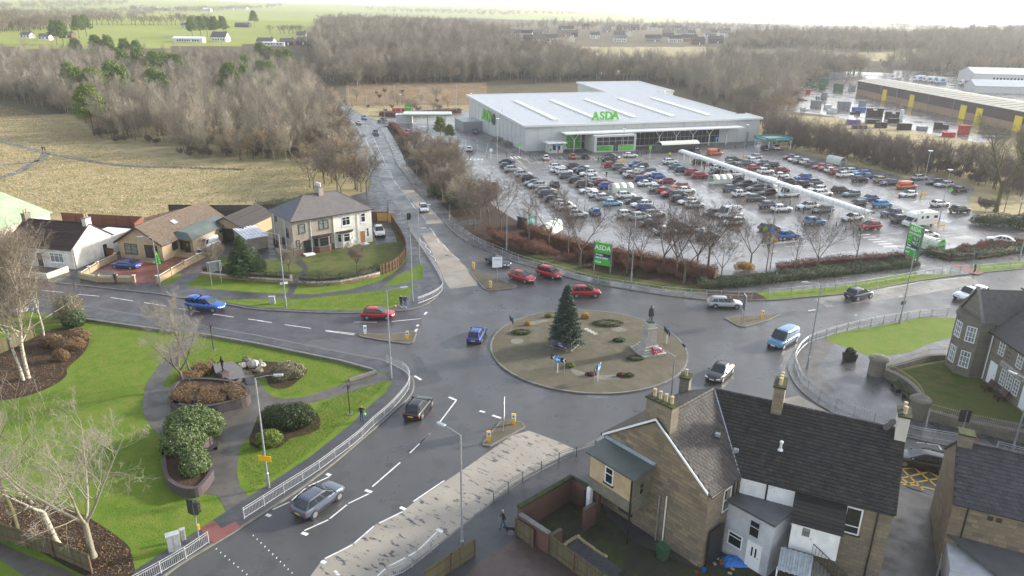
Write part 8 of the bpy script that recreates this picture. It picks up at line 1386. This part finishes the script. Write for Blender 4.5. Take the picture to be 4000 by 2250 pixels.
B_('holly_shrub','green holly shrub at the left end of the park lawn',(292,1275),[(0,0,1.0,1.3,1.1,1.1)],3500,.09,'leaf_holly');B_('hedge_bush','tall clipped olive bush by the west pavement',(285,1248),[(0,0,1.6,1.4,1.4,1.8),(-1.2,.5,1.3,1.3,1.3,1.5)],5000,.09,'leaf_heath');B_('orange_shrub','orange shrub at the car park corner by the verge trees',(2900,1055),[(0,0,.6,1.4,.8,.8),(.9,0,.5,1.0,.7,.6)],2500,.08,'leaf_orange');B_('beech_bush','rusty orange bush by the zebra crossing',c6(1870,140),[(0,0,1.2,1.6,1.4,1.4)],2500,.12,'leaf_beech');B_('ivy_scrub','green evergreen scrub below the right edge trees',(3900,880),[(0,0,1.0,3.5,1.8,1.4),(3.5,-1.5,1.0,3.0,1.8,1.5),(-3,1.0,.7,2.0,1.2,1.0)],7000,.12,'leaf_holly');B_('ivy_scrub','green undergrowth beside the north arm footway',c6(1700,390),[(0,0,.9,2.0,1.5,1.1),(1.5,-2,.7,1.6,1.4,.9),(5,-8,1.0,2.2,2,1.3),(7,-11,.9,2,1.8,1.2)],6000,.12,'leaf_ivy')
p=G(950,1080,.12);mk=spruce_mesh(5,6.4,2.6,'leaf_holly',40);TREES['conif']=mk;tree('conif','conifer','dense dark conifer in the corner of the side garden',p,1.0,0).scale=(1,1,1);B_('evergreen_shrub','dense green shrub wrapped round the conifer',(975,1075),[(-.8,1.2,1.9,1.9,1.9,2.2),(.6,.6,1.3,1.7,1.7,1.7)],9000,.1,'leaf_holly')
tree(('pine',0),'pine_tree','bushy pine beside the filling station canopy',G(*c2(1740,1320),.1),.8);tree(('pine',1),'pine_tree','low pine right of the filling station canopy',G(*c2(1830,1340),.1),.6)
# ---- woodland: the trees that show largest singly, the rest as one mass
WOOD_A=[(-250,372),(0,392),(124,412),(182,432),(257,448),(323,468),(373,525),(414,560),(497,556),(600,545),(645,580),(720,612),(900,628),(1150,628),(1280,600),(1290,520),(1240,420),(1235,370),(1260,330),(1250,310),(1200,300),(1000,268),(500,252),(0,238),(-250,236)]
FRONT=[(-100,385),(0,395),(124,412),(182,432),(257,448),(323,468),(373,525),(414,560),(497,556),(600,545),(645,580),(720,612),(900,628),(1150,628),(1280,600),(1280,560),(1000,560),(700,520),(450,470),(300,420),(0,360),(-100,355)]
grove(FRONT,150,SAP+WIL[:1],.75,1.15,'bare birch at the near edge of the left hand wood','birch wood edge',11,True,'birch_tree');grove([(330,478),(414,566),(600,552),(720,618),(1150,634),(1250,640),(1230,610),(700,590),(400,520)],40,SHR,.6,.9,'low bare scrub at the foot of the left hand wood','scrub at the wood edge',12,True,'bare_shrub')
grove([c2(1190,780),c2(1500,790),c2(2000,800),c3(200,740),c3(200,700),c2(1900,740),c2(1300,740)],60,SAP,.9,1.2,'pale birch in the belt beyond the heath','birch belt beyond the heath',13,True,'birch_tree')
def mass(name,polys,keys,label_cat,seed,smin=.8,smax=1.2):
 P=[]
 for poly,n in polys:P+=scatter(poly,n,True,seed,1);seed+=1
 me=bpy.data.meshes.new(name);me.from_pydata([tuple(p)for p in P],[],[]);o=tag(link(name,me),*label_cat,kind='stuff');cl=bpy.data.collections.new(name+'_kinds')
 for k in keys:
  T,K=TREES[k];a=MB();vs=[];fs=[];mi=[]
  m2=bpy.data.meshes.new('kind');nv=0
  for j,q in enumerate((T,K)):vs+=[tuple(v.co)for v in q.vertices];fs+=[tuple(i+nv for i in f.vertices)for f in q.polygons];mi+=[j]*len(q.polygons);nv=len(vs);m2.materials.append(q.materials[0])
  m2.from_pydata(vs,[],fs);m2.polygons.foreach_set('material_index',mi);ob=bpy.data.objects.new('kind',m2);cl.objects.link(ob)
 g=bpy.data.node_groups.new(name,'GeometryNodeTree');g.interface.new_socket('G',in_out='INPUT',socket_type='NodeSocketGeometry');g.interface.new_socket('G',in_out='OUTPUT',socket_type='NodeSocketGeometry');N=g.nodes.new;l=g.links.new;gi,go,ip,ci,rs,rr=N('NodeGroupInput'),N('NodeGroupOutput'),N('GeometryNodeInstanceOnPoints'),N('GeometryNodeCollectionInfo'),N('FunctionNodeRandomValue'),N('FunctionNodeRandomValue')
 ci.inputs[0].default_value=cl;ci.inputs['Separate Children'].default_value=True;ci.inputs['Reset Children'].default_value=True;ip.inputs['Pick Instance'].default_value=True;rr.data_type='FLOAT_VECTOR';rr.inputs[0].default_value=(-.05,-.05,0);rr.inputs[1].default_value=(.05,.05,6.28);rs.data_type='FLOAT';rs.inputs[2].default_value=smin;rs.inputs[3].default_value=smax;rs.inputs['Seed'].default_value=3
 l(gi.outputs[0],ip.inputs['Points']);l(ci.outputs[0],ip.inputs['Instance']);l(rr.outputs[0],ip.inputs['Rotation']);l(rs.outputs[1],ip.inputs['Scale']);l(ip.outputs[0],go.inputs[0]);o.modifiers.new('trees','NODES').node_group=g
mass('left_wood',[(WOOD_A,3400)],SAP+WIL[:2],('grey-brown bare birch wood filling the left middle distance','wood'),31,.6,1.25)
mass('middle_wood',[([(1240,300),(1300,325),(1370,345),(1480,330),(1700,325),(1880,325),(2060,310),(2290,305),(2300,270),(2150,225),(1950,210),(1650,205),(1450,195),(1250,215)],1500),([(1200,200),(1250,240),(1500,215),(1700,225),(1950,205),(2000,150),(1800,112),(1500,100),(1260,105),(1240,150)],1900)],WIL+SAP+[('oak',0)],('fawn bare woodland beyond the north road','wood'),41,.9,1.5)
mass('right_wood',[([(2050,330),(2350,310),(2520,318),(2700,350),(2890,420),(3060,460),(3140,330),(3320,300),(3400,280),(3200,262),(2900,262),(2760,262),(2700,290),(2300,285)],1500),([(2830,190),(3150,190),(3300,205),(3560,200),(3580,160),(3400,160),(3050,150),(2920,160),(2850,180)],900),([(3450,280),(3700,300),(3850,290),(4200,250),(4200,165),(3900,145),(3650,148),(3560,180),(3650,225),(3480,245)],1500),([(1950,115),(2350,100),(2900,110),(3100,112),(2800,118),(2300,115),(2000,130)],300)],SAP+WIL,('hazy bare woodland behind the supermarket and builders yard','wood'),51,.9,1.5)
mass('embankment_scrub',[([(2990,550),(3080,578),(3210,606),(3420,655),(3540,685),(3650,675),(3820,725),(4100,800),(4100,720),(3800,668),(3500,622),(3250,575),(3050,520),(2990,470),(2870,430),(2880,455),(2980,500)],520)],SHR+STR,('dark bare scrub massed on the embankment above the car park','scrub'),61,.5,.95)
mass('field_trees',[([(-200,66),(600,40),(1000,30),(1100,20),(1100,26),(600,60),(0,80),(-200,84)],500),([(-200,30),(0,18),(500,8),(500,22),(0,38)],300),([(1000,12),(1300,8),(1300,14),(1000,22)],80),([(1400,35),(1700,40),(2000,50),(2350,45),(2350,55),(1900,62),(1500,48)],260),([(2560,52),(2720,52),(2720,60),(2560,60)],120),([(3000,78),(3270,88),(3270,95),(3000,88)],150),([(3280,90),(3600,95),(4100,120),(4100,128),(3600,108),(3280,98)],260),([(0,118),(250,105),(300,110),(0,128)],60)],[('oak',0),('oak',1),('wil',0)],('bare trees along distant field edges','trees'),71,.7,1.2)
for i in range(46):
 x=5+i*44 if i<27 else 1240+(i-27)*41;p=GT(*c1(x+random.uniform(-14,14),236+random.uniform(-4,4)))
 if p:tree(('oak',i%2),'field_oak',f'bare field tree, {ORD[i]} from the left in the long line across the green field' if i<45 else 'bare field tree, last at the right of the long line across the green field',p,random.uniform(.85,1.2),group='line of field trees')
for i,x in enumerate((135,230,265,310,350,390,420)):p=GT(*c2(x,318));tree(('oak',i%2),'field_oak',f'bare tree, {ORD[i]} from the left in the short row by the farm lane',p,.8,group='short row of field trees')
for i,(x,y)in enumerate([(700,970),(760,1010),(830,1030),(900,1030),(960,1010),(1020,1000),(1090,975),(1180,990),(1470,985),(1560,1000),(2150,930),(2200,975),(1190,770),(1330,760),(1480,790),(1560,780),(1640,770),(1700,780),(890,1280),(740,600),(930,600),(1050,600),(1200,620),(1310,620),(2330,790),(2330,890),(2475,680),(2560,690),(2650,700),(2730,720),(2480,850),(2560,860),(540,425),(600,425)]):p=GT(*c1(x,y));tree(('pine',i%3),'pine_tree','lone pine standing at the near edge of the wood' if i==18 else 'green pine rising among the bare birches',p,random.uniform(1.5,1.95)if i<32 else 1.9,group='pines in the wood')
for i,(x,y)in enumerate([(750,362),(820,345),(1820,365),(1900,355),(1960,350),(2030,350),(2110,340),(2400,255)]):p=GT(*c1(x,y));tree(('pine',i%3),'pine_tree',f'dark far conifer, {ORD[i]} from the left among the farm fields',p,2.0,group='far conifers')
pos=np.array([tuple(p)for p in scatter([(-200,420),(0,410),(300,480),(420,580),(700,640),(1200,655),(1380,640),(1200,800),(700,840),(200,850),(-200,840)],30000,False,91)])
pos=np.concatenate([pos,np.array([tuple(p)for p in scatter([c2(1150,900),c2(2050,870),c2(2050,1050),c2(1400,1070),c2(1000,1000)],4000,False,92)])])
rg=np.random.default_rng(5);n=len(pos);a=rg.random(n)*6.28;h=.12+.2*rg.random(n);w=.06+.1*rg.random(n);cs=np.stack([np.cos(a)*w,np.sin(a)*w,np.zeros(n)],1);tip=np.stack([rg.normal(size=n)*.15,rg.normal(size=n)*.15,h],1);tag(link('dry_grass',fast_mesh('dry_grass',np.stack([pos-cs,pos+cs,pos+tip],1).reshape(-1,3),3,M['grass_dry'])),'straw-coloured rough grass tussocks on the open field','grass',kind='stuff')
for pts in([c1(-100,1310),c1(0,1325),c1(200,1380),c1(400,1435),c5(560,15),c5(900,80),c5(1200,115),c5(1700,130),c5(2300,150)],[c5(430,0),c5(400,50),c5(300,100),c5(150,180),c5(-100,260)],[c5(380,65),c5(200,90),c5(-60,110)]):
 P=smooth([G(*q,.03)for q in pts],4);tag(MB().strip(P,1.9,0,.04).build('field_path',M['tarmac']),kind='structure')
def litter(name,lab,cat,polys,n,mat,size,up,tri):
 P=np.concatenate([np.array([(p.x,p.y,.14)for p in scatter(q,n,False,7+i)])for i,q in enumerate(polys)]);r=np.random.default_rng(2)
 if tri:a=r.random(len(P))*6.28;cs=np.stack([np.cos(a),np.sin(a),a*0],1)*size*.35;V=np.stack([P-cs,P+cs,P+np.stack([r.normal(size=len(P))*.03,r.normal(size=len(P))*.03,size*(.6+r.random(len(P)))],1)],1).reshape(-1,3);me=fast_mesh(name,V,3,M[mat])
 else:me=fast_mesh(name,leaf_verts(P+r.random((len(P),1))*.03,size,.7,up,None,r),4,M[mat])
 tag(link(name,me),lab,cat,kind='stuff')
litter('leaf_litter','brown fallen leaves on the planting beds','leaves',[[c13(0,720),c13(250,740),c13(700,850),c13(1000,1010),c13(1260,1260),c13(1250,1449),c13(900,1449),c13(0,1000)],[c9(0,600),c9(700,420),c9(800,540),c9(640,690),c9(520,860),c9(280,950),c9(0,1000)],[c7(100,900),c7(700,1000),c7(1800,1200),c7(1700,1260),c7(700,1120),c7(60,960)]],3000,'leaf_brown',.055,1.5,False)
leafmat('grass_blade',[(.07,.13,.012),(.11,.18,.015),(.15,.18,.03),(.09,.15,.015)])
litter('lawn_grass','short winter grass blades on the park lawns','grass',[[(340,1262),(640,1303),(560,1500),(560,1620),(640,1740),(700,1930),(860,2000),(560,2190),(500,2060),(200,1900),(0,1800),(0,1600),(250,1520),(340,1380)],[(780,1320),(1000,1352),(1440,1450),(1300,1510),(1120,1552),(1040,1500),(900,1440),(690,1500),(650,1490)],[(1520,1492),(1400,1612),(1200,1780),(990,1920),(940,1840),(950,1760),(1200,1690),(1250,1580),(1400,1522)]],9000,'grass_blade',.06,0,True)
litter('lawn_grass','short winter grass blades on the house verge','grass',[[(760,1162),(1000,1172),(1373,1150),(1615,1120),(1535,1200),(1290,1210),(1000,1194)]],3500,'grass_blade',.07,0,True)
# ---- distant houses and farms
def far_house(p,ang,w,d,e,r,wall,rf,label,name='house',cat='house',group=None,wins=True,ch=True):
 t=thing(name,label,cat,p,ang,group);mb=MB();mb.box((0,0,-2),(w,d,e+2));[mb.add([(s*w/2,-d/2,e),(s*w/2,d/2,e),(s*w/2,0,r)],[(0,1,2)if s>0 else(2,1,0)])for s in(-1,1)];wl=mb.build('wall',M[wall],t);m=MB()
 for s in(-1,1):q=[(-w/2-.3,s*(d/2+.4),e-.2),(w/2+.3,s*(d/2+.4),e-.2),(w/2+.3,0,r+.1),(-w/2-.3,0,r+.1)];m.slab(q if s<0 else q[::-1],.2)
 ro=m.build('roof',M[rf],t)
 if ch:MB().box((w*.38,0,r-.5),(.7,.9,1.5)).build('chimney',M['brick_red'],ro)
 if wins:
  for zz in([1.0,3.6]if e>4 else[1.0]):
   for x in np.linspace(-w*.34,w*.34,max(2,int(w/2.6))):MB().box((x,-d/2,zz),(1.2,.12,1.2)).build('window',M['window_dark'],wl)
  MB().box((w*.1,-d/2,0),(1,.14,2.1)).build('door',M['upvc'],wl)
k=0;WL=['roughcast','brick_tan','render_cream','render_white','brick_red'];RF=['slate','tile_choc','tile_slate2','slate_light'];n_=0
EST=[(20,345,14),(125,350,15),(230,345,14),(345,395,17),(490,345,15),(570,345,12),(325,300,13),(525,305,14),(170,405,12),(250,410,10),(560,395,9),(470,275,9),(560,262,9),(690,275,10),(780,365,10),(890,305,10),(940,270,9),(1010,285,10),(1080,285,9),(1160,285,10),(1010,355,12),(1100,345,12),(1015,395,13),(1240,285,8),(1320,285,10),(1400,285,9),(1330,395,16),(1490,290,11),(1560,290,10),(1620,290,9),(1690,292,10),(1750,292,9),(1470,345,12),(1540,400,14),(1600,345,12),(1670,390,15),(1750,420,12),(1810,310,10),(1880,310,9),(1950,305,10),(1860,365,12),(1920,408,14),(1990,345,11),(2020,315,9),(2080,375,12),(2160,330,10),(1900,340,9),(1680,345,10)]
for i,(x,y,w)in enumerate(sorted(EST)):
 p=GT(*c3(x,y))
 if p:far_house(p,random.choice((0,.12,-.1,.05,1.5)),w*1.12,8,4.8 if w>9 else 4.4,7.8 if w>9 else 7,WL[(i*7)%5],RF[(i*5)%4],f'distant estate house, {ORD[i] if i < 45 else ["forty-sixth", "forty-seventh", "forty-eighth"][i-45]} from the left on the skyline behind the store',group='distant housing estate')
for i,(cr,x,y,w,d,e,r,wl,rf,lab)in enumerate([(c1,1325,95,44,22,6,9,'asda_wall','asda_roof','pale grey farm barn left of the farmyard group'),(c1,1520,98,40,20,5,8,'dark_trim','asda_roof','open dark farm shed in the farmyard group'),(c1,1690,92,26,14,5,9,'render_white','slate','white farmhouse in the farmyard group'),(c1,1750,98,30,16,5,7,'render_white','asda_roof','white farm shed right of the farmhouse'),(c1,1960,108,20,14,6,9,'render_white','asda_trim','bright white barn at the right of the farmyard'),(c1,2140,92,40,12,4,9,'render_white','slate','long white farmhouse with dark roof on the upper field'),(c1,2305,88,22,12,4,8,'render_white','slate','small white house right of the long farmhouse'),(c1,1790,398,24,9,3.2,4.6,'render_white','asda_trim','long low white shed below the far conifers'),(c1,2085,392,13,9,4,8,'render_white','slate','white cottage with dark roof beside the low shed'),(c1,1775,268,12,8,3.5,6,'render_white','slate','small white house among the green fields'),(c1,2295,255,17,8,3,5,'dark_trim','slate','dark low barn at the field edge'),(c1,435,378,8,7,3,5,'render_white','slate','white cottage at the left of the fields'),(c1,265,360,8,7,3,5,'render_white','slate','white cottage near the left edge of the fields'),(c1,640,358,10,8,3,5,'brick_red','slate','dark roofed cottage among the left field trees'),(c2,100,420,14,9,3,5.5,'render_white','slate','white bungalow at the end of the farm lane'),(c2,300,425,11,8,3,5.5,'brick_red','slate','red brick bungalow by the farm lane'),(c2,450,420,10,8,3,5.5,'brick_red','slate','second red brick bungalow by the farm lane'),(c2,435,370,8,8,4,7,'render_white','slate','white gabled house above the brick bungalows'),(c2,170,432,18,3,2.5,3,'render_white','asda_trim','row of white caravans by the farm lane'),(c2,1600,220,14,9,5,9,'render_white','slate','white gable showing above the middle wood'),(c2,1710,225,14,9,5,8,'render_cream','slate','cream house showing above the middle wood'),(c4,770,195,60,20,6,9,'dark_trim','slate','dark long barn on the right hand skyline'),(c4,1110,198,70,20,6,9,'asda_wall','asda_roof','pale sheds on the right hand skyline')]):
 p=GT(*cr(x,y))
 if p:far_house(p,.1 if i%2 else-.08,w,d,e,r,wl,rf,lab,'farm_building','building','distant farms and cottages',w<30 and wl!='dark_trim',w<24)
 # ---- builders yard and warehouses
def warehouse():
 a=Vector((195,424.6,0));b=Vector((185.5,205,0));d=(b-a);L=d.length;t=thing('brown_warehouse','long low warehouse with brown cladding, brick base and yellow doors','warehouse',a,math.atan2(d.y,d.x));D_=24
 MB().box((L/2,D_/2,0),(L,D_,3)).build('brick_base',M['brick_tan'],t);w=MB().box((L/2,D_/2,3),(L,D_+.1,4.5)).build('cladding',M['brown_cladding'],t);rf=MB();rf.slab([(-.5,-.6,7.5),(L+.5,-.6,7.5),(L+.5,D_/2,9),(-.5,D_/2,9)],.2);rf.slab([(L+.5,D_+.6,7.5),(-.5,D_+.6,7.5),(-.5,D_/2,9),(L+.5,D_/2,9)],.2);ro=rf.build('roof',M['roof_cream'],t)
 for i in range(34):x=4+i*6.2;MB().slab([(x,1.2,7.78),(x+1.2,1.2,7.78),(x+1.2,D_/2-1.5,8.86),(x,D_/2-1.5,8.86)],.05).build('rooflight',M['slate_light'],ro)
 for x in(36,66,112,124,150):MB().box((x,-.1,0),(4.6,.3,5.6)).build('roller_door',M['roller_yellow'],t)
 for x in(31,50,82,104):MB().tube((x,-.2,0),(x,-.2,7.3),.12,n=6).build('downpipe',M['galv'],t)
 for x in(28,60,75):MB().lathe([(.2,0),(.2,1.1)],(x,-1.5,0),8).build('door_bollard',M['yellow_plastic'],t)
 for i,(x,y,w_,d_,h,a_,lab)in enumerate([(2225,800,70,30,9,0,'grey warehouse with green door beyond the brown warehouse'),(2050,870,44,16,6,0,'low pale grey shed behind the brown warehouse roof')]):p=GT(*c4(x,y));far_house((p.x+14,p.y,p.z),math.radians(-14+i*4),w_,d_,h-2,h+1,'asda_wall','asda_roof',lab,'grey_warehouse','warehouse',None,i==0,False)
warehouse()
def lorry(p,ang,label,body='render_white2',flat=False):
 t=thing('box_lorry',label,'lorry',p,ang,'lorries in the far yard');s=MB();s.add([(2.2,-1.1,.5),(4.1,-1.05,.5),(4.1,1.05,.5),(2.2,1.1,.5),(2.2,-1.05,2.5),(3.1,-.95,2.5),(3.1,.95,2.5),(2.2,1.05,2.5),(3.9,-1,1.4),(3.9,1,1.4)],[(0,1,8,5,4),(3,7,6,9,2),(1,2,9,8),(8,9,6,5),(4,5,6,7),(0,3,2,1)]);s.build('cab',M['render_white2'],t);MB().poly([(3.88,-.9,1.5),(3.88,.9,1.5),(3.2,.85,2.4),(3.2,-.85,2.4)]).build('windscreen',M['car_glass'],t)
 if flat:MB().box((-.9,0,.9),(6,2.3,.3)).build('flat_bed',M['galv'],t)
 else:MB().box((-.9,0,.7),(6,2.3,2.7)).build('box_body',M[body],t);[MB().box((-.2,s_*1.16,1.2),(3,.02,1.4)).build('livery',M['blue_sign'],t)for s_ in(-1,1)]
 [MB().tube((x,y-.15,.45),(x,y+.15,.45),.45,n=12).build('wheel',M['tyre'],t)for x in(-2.4,3)for y in(-.95,.95)]
for i,(x,y)in enumerate([(1420,762),(1510,770),(1570,775),(1630,785),(1850,800),(1210,750)]):p=GT(*c4(x,y));lorry((p.x,p.y,p.z+.01),math.pi+.3,f'white lorry, {ORD[i]} in the parked line beyond the warehouse' if i<5 else 'white flatbed lorry at the back of the yard',flat=i==5)
for c_,r_ in(('bin_green',(.02,.11,.045)),('stack_grey',(.22,.24,.26)),('stack_black',(.02,.02,.022)),('stack_purple',(.12,.05,.3)),('stack_blue',(.02,.12,.45)),('stack_red',(.4,.03,.03)),('stack_white',(.6,.6,.6)),('stack_brick',(.22,.08,.05))):basic(c_,r_,.6,scale=1)
SN=dict(bin_green='green container',stack_grey='grey block pallet',stack_black='black pipe bundle',stack_purple='purple pipe bundle',stack_blue='blue pipe bundle',stack_red='red skip',stack_white='white wrapped pallet',stack_brick='red brick pallet')
for i,(x,y,w,h,m)in enumerate(sorted([(395,810,50,2.4,'bin_green'),(440,830,40,1.2,'bin_green'),(510,850,40,2.8,'bin_green'),(520,800,60,3,'bin_green'),(660,865,60,3.5,'bin_green'),(790,855,40,2.5,'stack_grey'),(85,890,28,2.6,'stack_grey'),(205,885,36,2.6,'stack_grey'),(280,880,24,2.6,'stack_grey'),(375,888,26,2.6,'stack_red'),(525,940,34,2.8,'stack_grey'),(470,945,22,1.4,'stack_grey'),(50,950,22,2,'stack_grey'),(130,955,40,1,'stack_brick'),(290,940,20,2,'stack_grey'),(330,950,50,.9,'stack_brick'),(450,1010,66,2.4,'stack_grey'),(710,1035,80,2.8,'stack_grey'),(885,1010,40,2.4,'stack_grey'),(560,1025,44,1.4,'stack_white'),(350,1040,60,1,'stack_white'),(600,1065,60,1.6,'stack_white'),(855,1045,84,1.2,'stack_blue'),(1000,1100,100,2.6,'stack_black'),(820,1075,60,1.2,'stack_black'),(1180,1115,100,2,'stack_black'),(800,1175,80,1.4,'stack_purple'),(980,1165,80,1.2,'stack_black'),(1180,1160,60,1.4,'stack_black'),(1060,1205,70,1.6,'stack_black'),(1280,1225,80,1.8,'stack_black'),(1630,1215,80,1.8,'stack_black'),(860,1215,90,1,'stack_black'),(1450,1225,60,1,'stack_grey'),(1840,1265,60,2.4,'stack_red'),(1700,1290,70,1.2,'stack_red'),(160,815,30,1.4,'bin_green'),(90,985,60,.8,'stack_white'),(230,975,70,.8,'stack_brick'),(1250,1140,14,3.4,'stack_white'),(650,740,90,3,'stack_grey'),(560,745,60,3.4,'stack_grey')])):
 p=GT(*c4(x,y));D=(p-Vector((0,0,H))).length;L=w/2.415*D/F*1.25;h*=1.35;t=thing('material_stack',f'{SN[m]} stack, {ORD[i]} from the left in the builders yard','stack',(p.x,p.y,p.z+.02),-.12,'builders yard stock');n=max(1,round(h/.8));k=max(1,round(L/2.4))
 for a in range(k):
  for b in range(n):
   if b==n-1 and n>1 and random.random()<.2:continue
   MB().box((-L/2+L*(a+.5)/k,0,b*h/n),(L/k*.94,2.2,h/n*.93)).build('bundle',M[m],t)
P=[GT(*c4(x,y))for x,y in((-260,850),(-60,810),(140,780),(340,740),(560,695),(800,700),(1100,710))];t=thing('palisade_fence','grey palisade fence round the back of the builders yard','fence',tuple(P[0]));mb=MB()
for a,b in zip(P[:-1],P[1:]):
 a,b=a-P[0],b-P[0];k=int((b-a).length/.35);[mb.box(tuple(a.lerp(b,i/k)[:2])+(0,),(.09,.05,2.4))for i in range(k)];[MB().tube(a+Z*q,b+Z*q,.04,n=4).build('rail',M['galv'],t)for q in(.4,2)]
tag(mb.build('pales',M['galv'],t),kind='stuff')
for x,lab in((1125,'left'),(2240,'right')):
 p=GT(*(c3(x,185)if x<2000 else c3(x,200)))
 if p:t=thing('pylon',f'faint electricity pylon on the {lab} of the hazy skyline','pylon',p,.4);[MB().path([(sx*4,sy*4,0),(sx*.8,sy*.8,30),(0,0,42)],.18,4).build('leg',M['galv'],t)for sx in(-1,1)for sy in(-1,1)];[MB().tube((-w_,0,z_),(w_,0,z_),.2,n=4).build('crossarm',M['galv'],t)for w_,z_ in((7,26),(9,31),(6,36))]
 # ---- the damp winter air
hz=MB().box((0,0,-1.0),(15000,15000,165)).mesh('haze',[]);hm=bpy.data.materials.new('haze');hm.use_nodes=True;q=hm.node_tree;q.nodes.clear();vo=q.nodes.new('ShaderNodeVolumePrincipled');vo.inputs['Density'].default_value=HAZE;vo.inputs['Color'].default_value=(.96,.97,1,1);vo.inputs['Anisotropy'].default_value=.35;oo=q.nodes.new('ShaderNodeOutputMaterial');q.links.new(vo.outputs[0],oo.inputs['Volume']);hz.materials.append(hm);tag(link('haze',hz),kind='stuff')
